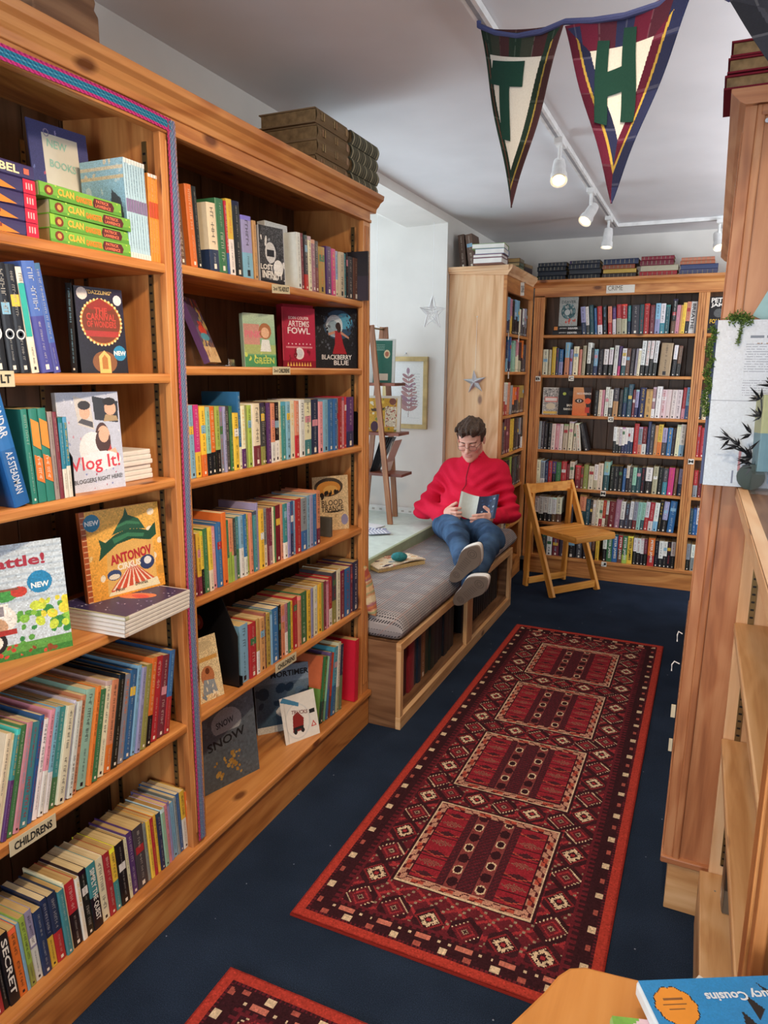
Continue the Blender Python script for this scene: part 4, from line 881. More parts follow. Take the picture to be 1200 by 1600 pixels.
cn = Canvas(.205, .225, 120, hx('3a3358')).blobs(60, .006, .014, [hx('d9d6e6'), hx('8f88b8')]); cn.ell(.6, .6, .22, .10, 'e07a4a', .4).ell(.64, .6, .12, .06, 'd8483c').ell(.3, .8, .12, .05, '7f8ac0').noise(.04)
P, F, Cc = cn.grid(lambda u, v: np.stack([-.004-.205+u*.205, .005+v*.225, np.full_like(u, .0096)], -1)); npmesh('cover_picture', P, F, PRINT, Cc, r, smooth=False)
cn = Canvas(.215, .222, 170, hx('e4a948')); cn.grad('e29a3c', 'e8b65a').blobs(9, .03, .07, [hx('e8dcc4'), hx('ecc987')], (0, .1, .5, .95)).blobs(5, .03, .06, [hx('e8dcc4')], (.8, .3, 1, .95)).noise(.04, 3)
cn.rect(0, 0, .055, 1, 'a8522c')
for i in range(16): cn.rect(0, i/16, .055, i/16+.012, 'd9b08a')
cn.poly([(.24, .04), (.90, .04), (.88, .60), (.28, .60)], 'dcae62')
cn.poly([(.17, .44), (.21, .58), (.19, .68), (.27, .63), (.40, .70), (.56, .74), (.72, .72), (.84, .68), (.94, .77), (.94, .62), (.85, .57), (.62, .62), (.42, .59), (.28, .51)], '23503c').poly([(.36, .70), (.44, .80), (.53, .90), (.56, .99), (.59, .90), (.72, .84), (.80, .71), (.58, .74)], '2a5a44')
cn.poly([(.36, .66), (.56, .70), (.78, .66), (.76, .62), (.56, .655), (.38, .60)], '3c7a58').poly([(.44, .80), (.56, .84), (.72, .80), (.74, .77), (.56, .80), (.42, .77)], '3f7c5a')
cn.poly([(.28, .08), (.58, .36), (.88, .10), (.88, .04), (.28, .04)], 'c8553c')
for i in range(7): cn.poly([(.58, .36), (.30+i*.09, .08), (.33+i*.09, .08)], 'e9dcc6')
cn.ell(.78, .32, .10, .085, '33406a').ell(.79, .34, .05, .045, 'dfe0e2').ell(.34, .25, .09, .06, '3b4a74').ell(.34, .23, .07, .03, 'e0d6c0')
cn.poly([(.24, .02), (.93, .02), (.90, .12), (.27, .06)], 'e8dcb8').rect(.92, .14, 1, .24, 'c8903f').ell(.13, .87, .10, .095, '2f7fa8').noise(.03)
face_book('orange circus picture book with green roof standing on thin books', (-1.300, 1.322, z4+.0495), -.24, .08, .215, .222, .014, cn, side=hx('b05f32'), texts=[('ANTONOV', .08, .44, .026, 'b52f38', {'w': .118, 'bold': .04, 'rot': .08}), ('CIRKUS', .04, .335, .017, 'efe6d2', {'w': .066, 'bold': .04, 'rot': .05}), ('NEW', -.37, .87, .012, 'e8f2f6', {'bold': .04}), ('Peter', -.10, .075, .009, '5c5040'), ('Dvorak', .18, .095, .009, '5c5040')], nm='picture_book')
# ---- second bay face-out books
za, zbb = 1.757, 1.507
cn = Canvas(.125, .20, 90, hx('14171c')); put = cn
face_book('black book lettered FELX standing tall behind the lilac patterned spine', (-1.44, 1.985, za), 0.0, .02, .15, .235, .03, Canvas(.15, .235, 30, hx('14181f')), side=hx('14181f'), texts=[('FELX', .0, .86, .03, '3c6466', {'w': .11})])
cn = Canvas(.10, .17, 100, hx('3a3a3c')); cn.noise(.3, 3).blobs(20, .04, .12, [hx('d6d6d4'), hx('8d8f92'), hx('1d1d20')]).ell(.45, .55, .22, .18, 'c9cacb').rect(.3, .48, .6, .6, '1b1b1e').ell(.75, .3, .2, .14, 'dcdcda').rect(0, 0, 1, .08, '1f1f22').noise(.1)
face_book('black and white book lettered LOST INFINITY facing out on the top shelf', (-1.262, 1.958, za), -.25, .04, .105, .168, .018, cn, side=hx('b8bac0'), texts=[('LOST', -.22, .30, .016, 'e8e6e0', {'bold': .03}), ('INFINITY', 0, .17, .022, 'e8e6e0', {'w': .085, 'bold': .03})])
cn = Canvas(.11, .20, 70, hx('c2ccd2')); cn.blobs(12, .06, .14, [hx('9fb4c4'), hx('7f9cb0')], (0, .3, .8, .9)).poly([(.1, .2), (.4, .38), (.7, .2)], '5c7f96').rect(.1, .05, .7, .15, 'd6d6d2').noise(.04)
face_book('pale grey book with blue figure facing out behind the black and white one', (-1.30, 2.055, za), -.12, .05, .11, .20, .03, cn, side=hx('dcdcd8'))
upright(2.51, -1.203, za, .013, .176, .13, hx('2c2a30'), hx('3a3440'), 0, 'black book sticking out past the end post on the top shelf', None, seed=44)
b = MB(); b.box(-1.30, -1.24, 1.484, 1.4935, zbb+.0004, zbb+.195, 'z', hx('e0ac3c')); o = b.build('paperback_book', PRINT); tag(o, 'thin yellow spine standing against the post on the second shelf', 'book')
cn = Canvas(.125, .19, 80, hx('4a3c58')); cn.blobs(30, .04, .1, [hx('6d5a78'), hx('b5a05a'), hx('3f7f9a'), hx('b5483c'), hx('d9b070')]).ell(.5, .5, .3, .08, 'cf4030').ell(.5, .4, .35, .06, '4a98b0').rect(0, 0, 1, .25, 'd8b480').blobs(8, .04, .08, [hx('8a5a3c'), hx('e6cfa6')], (0, 0, 1, .3)).noise(.08)
face_book('colourful dark comic book leaning back on a clear acrylic stand', (-1.300, 1.71, zbb+.012), .40, .38, .125, .185, .018, cn, side=hx('5a3f70'), texts=[('FURY', 0, .62, .014, 'd84a30', {'bold': .04})])
def acryl():
    m, nt, bs = newmat('clear_acrylic', 0.05); bs.inputs['Transmission Weight'].default_value = .9; bs.inputs['Alpha'].default_value = .35; return m
ACR = acryl()
b = MB(); b.box(-.05, .05, -.035, .035, 0, .003, 'x'); b.beam((-.05, 0, .002), (-.075, 0, .15), .07, .003, (0, 1, 0)); b.beam((.045, 0, .002), (.045, 0, .02), .07, .003, (0, 1, 0))
o = b.build('book_stand', ACR); o.location = (-1.300, 1.71, zbb+.0005); o.rotation_euler = (0, 0, .40); tag(o, 'clear acrylic stand under the leaning comic book on the second shelf', 'book stand')
cn = Canvas(.125, .168, 90, hx('9cc0a0')); cn.grad('5fa070', 'b9cfb8').rect(0, .4, .5, .8, 'c8958a').rect(0, .25, 1, .42, 'a8b878').ell(.68, .68, .2, .15, 'a8704c').ell(.68, .65, .13, .10, 'e3b898').poly([(.5, .3), (.85, .3), (.8, .52), (.56, .52)], 'dfe6e6').rect(0, 0, 1, .22, '4f9668').blobs(8, .02, .05, [hx('c8d86a')], (0, .02, .9, .3)).noise(.04)
face_book('mint and pink paperback with a drawn girl facing out, second shelf', (-1.33, 1.985, zbb), -.32, .06, .125, .166, .016, cn, side=hx('9fbfb0'), texts=[('PINK', -.2, .62, .022, 'd97a8c', {'bold': .03}), ('GREEN', .1, .13, .02, 'c3d36a', {'bold': .02})])
cn = Canvas(.14, .205, 120, hx('b02840')); cn.grad('a82440', 'b83550').rect(0, 0, .06, 1, 'c4475c').rect(0, 0, 1, .12, '8a1f30').rect(.1, .33, .9, .36, 'd08a92')
for i in range(7): cn.ell(.18+i*.11, .40, .016, .012, 'f0d8dc')
cn.ell(.5, .24, .14, .10, 'e8e2e0').ell(.5, .24, .10, .07, 'cfd2d8').blobs(10, .02, .05, [hx('7c1c2c')], (.1, .14, .9, .3)).noise(.03)
for i in range(9): cn.poly([(.12+i*.085, .03), (.15+i*.085, .10), (.18+i*.085, .03)], 'e8c060')
face_book('thick red hardback with white title facing out on the second shelf', (-1.33, 2.225, zbb), -.42, .03, .125, .215, .04, cn, side=hx('8a1f34'), texts=[('EOIN COLFER', 0, .79, .010, 'f0dede', {'w': .085}), ('ARTEMIS', 0, .70, .020, 'f4eaea', {'w': .088, 'bold': .01}), ('FOWL', 0, .59, .022, 'f4eaea', {'w': .095, 'bold': .02})], nm='hardback_book')
cn = Canvas(.17, .225, 130, hx('17171d')); cn.noise(.3, 2).ell(.55, .72, .36, .24, '2c4a66').ell(.68, .78, .2, .13, '4f9ab8').ell(.45, .70, .2, .18, 'c8d3d8').ell(.42, .66, .13, .13, '8fa6b2')
cn.blobs(60, .01, .03, [hx('101014'), hx('3a3d46'), hx('5d6470')], (0, .3, .35, .9)).blobs(50, .01, .03, [hx('101014'), hx('3a3d46')], (.75, .3, 1, .9))
cn.poly([(.46, .62), (.60, .62), (.66, .40), (.74, .24), (.40, .24), (.46, .40)], 'a01c28').ell(.54, .70, .06, .06, '2a1814').ell(.56, .66, .05, .07, '33201a').poly([(.30, .58), (.46, .62), (.47, .58), (.32, .54)], 'c08a70').poly([(.60, .62), (.80, .52), (.79, .49), (.60, .57)], 'c08a70').noise(.06)
face_book('black book with a moonlit figure in red, facing out on second shelf', (-1.315, 2.475, zbb), -.72, .04, .145, .208, .022, cn, side=hx('1b1b20'), texts=[('BLACKBERRY', .0, .20, .018, 'e8e6e4', {'w': .122, 'bold': .02}), ('BLUE', .12, .10, .018, 'e8e6e4', {'w': .06, 'bold': .02}), ('JAMILA GAVIN', 0, .93, .007, 'a9a9ae')])
bookend('black bookend at the right end of the third shelf beyond the ribbon', 2.553, 1.2104, .1, -1.40, -1.25, [(-1.40, 0), (-1.238, 0), (-1.238, .095), (-1.27, .13), (-1.40, .13)], foot=.012)
b = MB(); b.box(-.07, 0, 0, .016, 0, .075, 'z', hx('4d4b45')); o = b.build('bookend', PRINT, bevel=.001); o.location = (-1.262, 2.318, .8804); tag(o, 'small dark grey block at the right end of the fourth shelf row', 'bookend')
cn = Canvas(.16, .215, 120, hx('cdb58c')); cn.noise(.06, 3).ell(.45, .80, .40, .17, '4a4036').ell(.45, .78, .33, .13, 'c98a40').ell(.5, .75, .2, .08, 'd9a85c').blobs(10, .03, .06, [hx('2b2622')], (.2, .62, .75, .78)).ell(.88, .18, .10, .10, '8a88a8').blobs(12, .01, .03, [hx('a8916a')], (.1, .1, .7, .4)).poly([(.3, .345), (.6, .365), (.9, .345), (.6, .325)], '3a332c')
face_book('brown parchment coloured book lettered BLOOD TRANC facing out, fourth shelf', (-1.315, 2.425, .8804), -.55, .05, .125, .20, .022, cn, side=hx('8a7a5c'), texts=[('BLOOD', .05, .55, .022, '4a4036', {'w': .095, 'bold': .02}), ('TRANCE', .05, .435, .022, '4a4036', {'w': .10, 'bold': .02})])
cn = Canvas(.11, .19, 100, hx('dcc59a')); cn.noise(.08, 2).rect(.05, .62, .95, .68, 'cf9a50').ell(.5, .86, .35, .08, 'c9b48c').ell(.55, .38, .22, .16, 'b8744c').ell(.56, .46, .07, .05, '6a3a24').poly([(.3, .1), (.8, .1), (.75, .3), (.4, .34)], '8f98a0').blobs(16, .03, .07, [hx('e8dcc0'), hx('7a8a98'), hx('b89468')], (.1, .02, .95, .3)).noise(.08)
face_book('small cream illustrated paperback standing open-faced left of the black magazine file', (-1.268, 1.583, .5404), -.20, .18, .088, .185, .02, cn, side=hx('b59a72'))
# black magazine file with round sticker
r = thing('magazine_file', 'black magazine file with a round red sticker, left of pale blue spine', 'file box', (-1.42, 1.690, .5405))
b = MB(); b.prism([(-.09, 0), (.178, 0), (.178, .165), (.115, .30), (-.09, .30)], 'y', .0, .003, hx('141416')); b.prism([(-.09, 0), (.178, 0), (.178, .03), (-.09, .03)], 'y', .018, .021); b.box(-.09, .178, 0, .021, 0, .003, 'x'); b.build('file_side', BLACK, r)
b = MB(); n = 20; b.face([(.03+.022*math.cos(-a*2*PI/n), -.001, .19+.026*math.sin(a*2*PI/n)) for a in range(n)][::-1], hx('b04a3c')); b.face([(.03+.011*math.cos(-a*2*PI/n), -.0014, .19+.013*math.sin(a*2*PI/n)) for a in range(n)][::-1], hx('c88a7a')); b.build('round_sticker', PRINT, r)

# ---- second bay, floor shelf
zf = .1604
cn = Canvas(.27, .30, 130, hx('5b636b')); cn.grad('4f5a62', '6a727a').noise(.05, 4).ell(.58, .70, .22, .16, 'a9aeb2').rect(.2, .50, .9, .60, '5f676f').rect(.06, .70, .24, .80, 'b07a80').blobs(30, .012, .03, [hx('b8954a'), hx('a8803a')], (.3, .08, .8, .36)).noise(.04)
face_book('large grey book lettered SNOW standing face out on the bottom shelf', (-1.335, 1.735, zf), -.30, .10, .245, .285, .02, cn, side=hx('3c4046'), texts=[('SNOW', .06, .54, .030, '22262a', {'w': .15, 'rot': .12, 'bold': .02}), ('SNOW', .06, .74, .022, '3a3f44', {'w': .07, 'rot': .1})], nm='picture_book')
cn = Canvas(.24, .30, 60, hx('26282d')).blobs(14, .05, .12, [hx('4a4d55'), hx('6a6058'), hx('33363c')]).noise(.1)
face_book('dark picture book leaning behind the SNOW book, letters NNY', (-1.40, 1.845, zf), -.25, .16, .235, .34, .014, cn, side=hx('222327'), texts=[('BUNNY', .25, .80, .030, 'c9c9c9', {'rot': .9, 'bold': .02})], nm='picture_book')
cn = Canvas(.24, .28, 50, hx('7b8288')).blobs(14, .05, .12, [hx('8d949a'), hx('a8875c'), hx('5d6268')]).noise(.1)
face_book('grey picture book between the SNOW book and the dark one', (-1.372, 1.785, zf), -.27, .13, .235, .31, .010, cn, side=hx('6f7478'), nm='picture_book')
cn = Canvas(.25, .245, 110, hx('3f5870')); cn.grad('33506a', '7b8a96').rect(0, .74, 1, 1, '7f93a6').ell(.6, .3, .3, .12, 'c9c9c6').blobs(14, .04, .1, [hx('2c4258'), hx('56708a')], (0, .2, 1, .7)).rect(0, 0, 1, .1, 'd6d6d0').rect(.82, .5, .94, .62, '20242a').noise(.05)
face_book('grey-blue picture book leaning on the bottom shelf behind the truck book', (-1.345, 2.145, zf), -.72, .20, .25, .245, .012, cn, side=hx('9aa8b4'), texts=[('MORTIMER', .05, .87, .022, '20242a', {'w': .15, 'bold': .03})], nm='picture_book')
cn = Canvas(.15, .17, 100, hx('e3dfd6')); cn.ell(.42, .42, .36, .38, 'd4d4d0').ell(.42, .42, .33, .35, 'e6e2da').poly([(.25, .2), (.55, .2), (.6, .45), (.45, .62), (.3, .55)], '8a2f2c').rect(.28, .24, .56, .3, '2a2a2c').ell(.32, .2, .05, .05, '2a2a2c').ell(.53, .2, .05, .05, '2a2a2c').poly([(0, .92), (.5, .72), (.52, .80), (.1, 1)], '4a86a8').poly([(.78, .2), (.94, .2), (.86, .34)], 'c83a34').poly([(.82, .225), (.9, .225), (.86, .29)], 'e6e2da').rect(.78, .5, .94, .58, '2a2a2c')
face_book('small white board book with a red truck leaning at the bottom shelf front', (-1.262, 2.100, zf), -.45, .25, .118, .15, .014, cn, side=hx('e0dcd4'), texts=[('TRUCKS', .0, .68, .014, '7a4a48', {'w': .07, 'rot': -.2})], nm='board_book', pagemat=PAPER)
cn = Canvas(.15, .13, 30, hx('dedad0')).rect(.1, .1, .5, .5, '8fa0ac')
yv = 2.205
for k, (cA, cB, tt, hh, dd, ln, lb) in enumerate((('c86a44', '6d9a4c', .010, .27, .22, .16, 'orange and green picture spine right of the grey-blue leaning book'), ('3f7a4a', '2f4a44', .022, .26, .20, .18, 'dark green picture book leaning mid bottom shelf'), ('8fc0a0', '6f9a78', .008, .255, .2, .18, 'thin mint picture book right of the dark green one'), ('6f5a8a', '3f6a9a', .014, .265, .21, .15, 'purple and blue picture book on the bottom shelf'), ('b5402c', '7a3424', .008, .26, .2, .15, 'thin rust red picture book on the bottom shelf'), ('4a98b0', '2f6a9a', .030, .275, .22, .12, 'turquoise picture book right of middle, bottom shelf'), ('dcd8cc', 'a9b08a', .022, .285, .22, .09, 'white and sage picture book left of the crimson one'), ('26324a', '6a7a5a', .016, .27, .2, .08, 'narrow navy and olive picture book beside the white one'))):
    upright(yv, -1.262+(.002*k), zf, tt, hh, dd, hx(cA), hx(cB), ln, lb, seed=70+k, nm='picture_book', grp='picture books on the bottom shelf'); yv += tt/math.cos(ln)+.006
upright(2.448, -1.225, zf, .034, .262, .22, hx('cc1f38'), None, .04, 'tall crimson book at the right end of the bottom shelf', seed=90, marks=False, nm='picture_book')
# ---- shelf signs
def sign(label, y, z, w, h, txt, rot=0.0, tilt=0.0, x=-1.2285, ink='222222', bg=None, small=None, ax='x', nm='shelf_sign', tw=None):
    r = thing(nm, label, 'sign', (x, y, z) if ax == 'x' else (y, x, z), (rot if ax == 'x' else 0, -tilt, 0) if ax == 'x' else (0, 0, -PI/2))
    if ax != 'x': r.rotation_euler = (Matrix.Rotation(-PI/2, 4, 'Z') @ Matrix.Rotation(rot, 4, 'X')).to_euler()
    b = MB(); b.box(-.0012, 0, -w/2, w/2, -h/2, h/2, 'y', hx(bg or 'cfc4a4')); b.build('sign_card', PAPERC, r)
    b = MB()
    if small: face_text(b, small, -w*.34, 0, h*.38, hx(ink), .0006, w=w*.22, bold=.02)
    if txt: face_text(b, txt, (w*.13 if small else -w*.18 if tw else 0), 0, h*(.48 if tw else .55), hx(ink), .0006, w=w*(tw or (.62 if small else .82)), bold=.0 if tw else .03)
    if txt or small: b.build('sign_lettering', PAPERC, r)
    return r
sign('hand-lettered cream shelf sign ending ALT at the left edge, second shelf', .945, 1.478, .085, .030, 'ADULT')
sign('hand-lettered CHILDRENS sign stuck on the shelf edge, lower left', .935, .527, .115, .034, 'CHILDRENS', rot=-.03)
sign('cream sign for young adult books on the top shelf edge', 1.95, 1.742, .10, .026, 'YG ADULT', rot=.06, small='2nd')
sign('cream second-hand CHILDRENS sign on the second shelf edge', 1.945, 1.497, .10, .024, 'CHILDRENS', small='2nd')
sign('CHILDRENS sign tied to the fifth shelf edge, right bay of the left case', 1.94, .530, .13, .032, 'CHILDRENS', rot=-.02)
sign('white CRIME card on the frieze of the back bookcase', -.625, 2.066, .185, .066, 'CRIME', ax='y', x=5.2772, bg='e6e2d6', ink='6a6350', tw=.52)
sign('small white card on the frieze of the narrow bookcase', 4.94, 2.045, .10, .085, 'CRIME', x=-1.2165, bg='e3ddd0', rot=.1, ink='8a8478')
for lb, x, z, tx in (('tiny alphabet card A at left end of the second crime shelf', -1.155, 1.452, 'B'), ('tiny alphabet card on the second crime shelf edge, under cream books', -.918, 1.458, 'C'), ('tiny alphabet card G under the orange book, third crime shelf', -.628, 1.178, 'G'), ('tiny alphabet card M below the fifth crime shelf middle', -.645, .648, 'M'), ('tiny alphabet card J on the bottom crime shelf edge', -.605, .128, 'J'), ('tiny alphabet card M on the right hand post of crime case', -.085, .912, 'M')):
    sign(lb.replace(' A ', ' ').replace(' G ', ' ').replace(' M ', ' ').replace(' J ', ' '), x, z, .036, .036, tx, ax='y', x=5.271, bg='e8e4d8', nm='alphabet_card')
for y, z in ((4.66, 1.725), (4.93, 1.72), (4.70, 1.478)):
    sign('small white tag hanging from the '+('top' if z > 1.6 else 'second')+' shelf of the narrow case'+(', left one' if y == 4.66 else ', right one' if y == 4.93 else ''), y, z, .02, .045, '', x=-1.2245, bg='e8e4d8', nm='alphabet_card')
# ---- crime bookcase face-out books
def fb2(label, x, z, w, h, t, cn, side, texts=(), rz=-PI/2, tilt=.05, roll=0.0, y=5.31, **k): return face_book(label, (x, y, z), rz, tilt, w, h, t, cn, side=side, texts=texts, roll=roll, **k)
for k in range(2):
    cvx, pgx = book_geo(.030, .20, .13, hx('1a1a1c'), None, np.random.RandomState(k), None, False, False, False)
    def des(cv, t, h, w, k=k):
        put_text(cv, 'JEFFERY', lambda u, v: (.0008, h*.22+u*h*.26, t*.35+v*t*.3), hx('d8d6d0'), .02); put_text(cv, 'DEAVER', lambda u, v: (.0008, h*.52+u*h*.34, t*.28+v*t*.42), hx('e8e6e0'), .04)
        if k: cv.face([(.0007, h*.02, t*.1), (.0007, h*.15, t*.1), (.0007, h*.15, t*.9), (.0007, h*.02, t*.9)], hx('d8863c'))
    flat_book((-1.073+.004*k, 5.302, 1.7604+k*.0305), -PI/2, .13, .030, .20, hx('1a1a1c'), ('lower' if k == 0 else 'upper')+' black paperback lying under the face-out grey one', 'two black paperbacks lying flat', marks=False, design=des)
cn = Canvas(.13, .20, 90, hx('a8aca6')); cn.noise(.05, 3).ell(.5, .5, .38, .26, '3f6468').blobs(40, .03, .07, [hx('a8aca6'), hx('2f5054'), hx('6a8a8c')], (.15, .3, .85, .75)).ell(.45, .47, .15, .1, 'b9c0bc').blobs(16, .03, .06, [hx('c85a4a')], (.3, .08, .9, .22))
fb2('grey paperback with green splash facing out on the top crime shelf', -.972, 1.822, .125, .195, .02, cn, hx('8a8e88'), [('DEAVER', 0, .85, .020, '4a5a58', {'w': .10, 'bold': .02})])
cn = Canvas(.14, .235, 60, hx('1d1c1f')); cn.ell(.45, .55, .22, .12, '5a5c5c').noise(.1)
fb2('black book with white and yellow lettering facing out, top right bay', .006, 1.7604, .14, .235, .025, cn, hx('151517'), [('PETER', 0, .90, .030, 'ece8e0', {'w': .115, 'bold': .04}), ('JAMES', 0, .76, .030, 'ece8e0', {'w': .115, 'bold': .04}), ('FOLLOW', 0, .33, .028, 'e0b43c', {'w': .115, 'bold': .03}), ('YOU', .1, .18, .028, 'e0b43c', {'w': .07, 'bold': .03})])
cn = Canvas(.11, .19, 70, hx('9a948c')); cn.noise(.2, 3).rect(.1, .48, .95, .68, 'c86a5c').rect(.15, .52, .9, .64, 'e0cfc4').ell(.5, .32, .3, .12, 'c9b89a').rect(.05, .03, .95, .13, 'd0a83c').blobs(20, .02, .05, [hx('3a3634'), hx('c9c3ba')], (.1, .7, .95, .98))
fb2('pale busy-covered paperback facing out at left of third crime shelf', -1.062, 1.1954, .11, .195, .025, cn, hx('d6cfc4'), rz=-PI/2+.1)
cn = Canvas(.12, .195, 70, hx('191a1c')); cn.ell(.32, .78, .1, .055, 'a8b04a').ell(.7, .8, .14, .1, '3a3d40').noise(.1)
fb2('black paperback with green disc facing out, second on third crime shelf', -.945, 1.1954, .115, .195, .03, cn, hx('232326'), [('IAN', .15, .36, .018, 'e3dccb', {'bold': .04}), ('RANKIN', .1, .22, .016, 'e3dccb', {'w': .07, 'bold': .02})], rz=-PI/2+.35, y=5.325)
cn = Canvas(.13, .20, 90, hx('e08a50')); cn.grad('d86a34', 'd9a070').poly([(.55, 1), (1, 1), (1, 0), (.85, 0), (.7, .5)], '2a1c1c').ell(.36, .52, .24, .08, '3a2620').ell(.36, .52, .12, .05, 'd6d0c8').ell(.37, .52, .05, .045, '1c1414').ell(.82, .52, .17, .10, 'e0562c').rect(.7, .1, .95, .3, 'c23a2c').noise(.05)
fb2('orange paperback with a staring eye facing out on third crime shelf', -.842, 1.1954, .125, .195, .022, cn, hx('b05a3c'), [('NICCI FRENCH', .1, .80, .014, 'efe6da', {'w': .10, 'bold': .03})], rz=-PI/2-.05)
upright(0, 0, 0, .001, .001, .001, (0, 0, 0), None, 0, 'x') if False else None
b = None
for k, (xx, cc, tt) in enumerate(((-.855, 'ddd6c6', .030), (-.82, '2a292c', .030))):
    rs = np.random.RandomState(k+50); cvx, pgx = book_geo(tt, .20, .13, hx(cc), None, rs)
    cvx.m = [0]*len(cvx.f); kk = len(cvx.v); cvx.v += pgx.v; cvx.f += [[a+kk for a in q] for q in pgx.f]; cvx.c += pgx.c; cvx.u += pgx.u; cvx.m += [1]*len(pgx.f)
    o = cvx.build('paperback_book', [PRINT, PAGE]); ln = -.10-.16*k; o.location = (xx+.02*k, 5.302, .9404); o.rotation_euler = (-ln, 0, -PI/2); tag(o, ['cream spine leaning left at the gap of the fourth crime shelf', 'black spine leaning left into the gap on fourth crime shelf'][k], 'book')
# ---- books on top of the cases
def tome(loc, rz, w, t, h, c, label, grp=None, pages=None, ribbed=False, pgcol='8a6f45'):
    """big old hardback lying flat, spine to local +X"""
    r = thing('antique_book', label, 'book', loc, (0, 0, rz), grp)
    b = MB(); cc = hx(c)
    b.box(-w, -.006, 0, h, 0, .004, 'y', cc); b.box(-w, -.006, 0, h, t-.004, t, 'y', cc)
    n = 7; prof = [(-.007+.009*math.sin(PI*i/n), t*i/n) for i in range(n+1)]
    for i in range(n):
        (xa, za_), (xb, zb_) = prof[i], prof[i+1]; b.face([(xa, 0, za_), (xa, h, za_), (xb, h, zb_), (xb, 0, zb_)], cc)
    if ribbed:
        for j in range(13):
            y0 = h*(j+.5)/13.5
            for i in range(n):
                (xa, za_), (xb, zb_) = prof[i], prof[i+1]; b.face([(xa+.0012, y0, za_), (xa+.0012, y0+(.004 if j % 3 else .008), za_), (xb+.0012, y0+(.004 if j % 3 else .008), zb_), (xb+.0012, y0, zb_)], hx('857d66') if j % 3 else hx('a8a186'))
    else:
        for j, f in enumerate((.12, .16, .5, .54, .88)): b.face([(.0032, h*f, t*.25), (.0032, h*(f+.06), t*.25), (.0032, h*(f+.06), t*.75), (.0032, h*f, t*.75)], jit(tuple(x*1.25 for x in cc), .05))
    b.build('cover', CLOTHC, r)
    p = MB(); p.box(-w+.006, -.006, .005, h-.005, .004, t-.004, 'y', hx(pgcol)); p.build('page_block', AGED if pages is None else pages, r)
    return r
AGED = plain('aged_page_edges', '7d684c', .85, .1, noise=.12, ns=60)
z = 2.1456
for k in range(4): tome((-1.235+.003*(k % 2)-.004*k*0, 2.185+.006*(k % 3), z+k*.046), .0, .22, .045, .225, '7d6950', ['lowest', 'second', 'third', 'topmost'][k]+' brown antique tome in the stack atop left bookcase', 'brown antique tomes stacked on the left bookcase')
for k in range(4): tome((-1.232+.003*(k % 2), 2.428+.004*(k % 2), z+k*.046), .0, .22, .045, .225, '57584c', ['lowest', 'second', 'third', 'topmost'][k]+' dark ribbed tome at the far end of left bookcase top', 'dark ribbed tomes on the left bookcase', ribbed=True)
zt = 2.1505
def lean_tome(y, x, z, t, h, d, c, lean, label):
    r = upright(0, 0, 0, t, h, d, hx(c), None, 0, label, None, True, seed=7, nm='antique_book')
    r.location = (x, y, z); r.rotation_euler = (Matrix.Rotation(-PI/2, 4, 'Z') @ Matrix.Rotation(-lean, 4, 'X')).to_euler(); return r
lean_tome(4.60, -1.545, zt, .042, .205, .15, '5a4438', -.12, 'dark brown tome leaning at the far left of narrow case top')
lean_tome(4.60, -1.488, zt, .046, .205, .15, '6d5548', -.16, 'brown tome leaning beside the pile of pale books on narrow case')
def flatY(x, y, z, w, t, h, c, label, rz=0.0, grp=None, pg=None):
    return flat_book((x, y, z), -PI/2+rz, w, t, h, hx(c), label, grp, hard=True, marks=False, page=pg)
def endY(x, y, z, w, t, h, c, label, rz=0.0, grp=None, pg=None):
    """flat, page edges to the viewer"""
    return flat_book((x, y, z), PI/2+rz, w, t, h, hx(c), label, grp, hard=True, marks=False, page=pg)
zz = zt
for k, (c, t, w, lb) in enumerate((('6a3a44', .034, .17, 'white-paged dark red book at the bottom of pile by leaning tomes'), ('7c3a50', .020, .17, 'slim plum book second from bottom of the pile'), ('7686a8', .032, .17, 'blue-grey book second from top of the pile'), ('7f9a60', .030, .17, 'green book on top of the pile by the leaning tomes'))):
    endY(-1.23-.006*(k % 2), 4.60+.008*k, zz+.0005, .15, t, .185+.02*(k == 3), c, lb, .03*k, 'pile of books on the narrow case', PAPER); zz += t+.001
zz = zt
for k, (c, t) in enumerate((('5c6a4c', .028), ('4a5544', .024), ('6a5f4c', .026))):
    flat_book((-1.215, 4.83+.005*k, zz+.0005), 0, .15, t, .11, hx(c), ['lowest', 'middle', 'upper'][k]+' green-brown book in the low stack along narrow case top', 'low stack on the narrow case', hard=True, marks=False); zz += t+.001
zz = zt
for k, (c, t) in enumerate((('3a3030', .05), ('7f6a4f', .022))):
    flat_book((-1.23, 5.03+.01*k, zz+.0005), -.15, .17, t, .14, hx(c), ['thick brown', 'thin tan'][k]+' book near the corner atop the narrow case', 'corner stack on the narrow case', hard=True, marks=False); zz += t+.001
zc = 2.1355
def stackY(x, specs, lab, grp, y=5.30):
    zz = zc
    for k, (c, t, h) in enumerate(specs):
        rs = k
        def des(cv, t, h, w, c=c):
            if c[0] in '234': spine = [(.0008, .0012)]
            for q in range(7): cv.face([(.0007, h*(.08+q*.13), t*.15), (.0007, h*(.08+q*.13)+.004, t*.15), (.0007, h*(.08+q*.13)+.004, t*.85), (.0007, h*(.08+q*.13), t*.85)], hx('8a8470'))
        nth = ['bottom', 'second', 'third', 'fourth', 'fifth'][k] if k < len(specs)-1 else 'top'
        flat_book((x+.006*(k % 2), y, zz+.0005), -PI/2, .16, t, h, hx(c), nth+' book of the '+lab, grp, hard=True, marks=False, design=des if k != 1 else None); zz += t+.001
stackY(-1.205, [('1f2630', .032, .20), ('242b36', .030, .20), ('1c222c', .030, .20), ('2a303a', .026, .20)], 'black stack in the corner atop crime case', 'black stack in the corner on top')
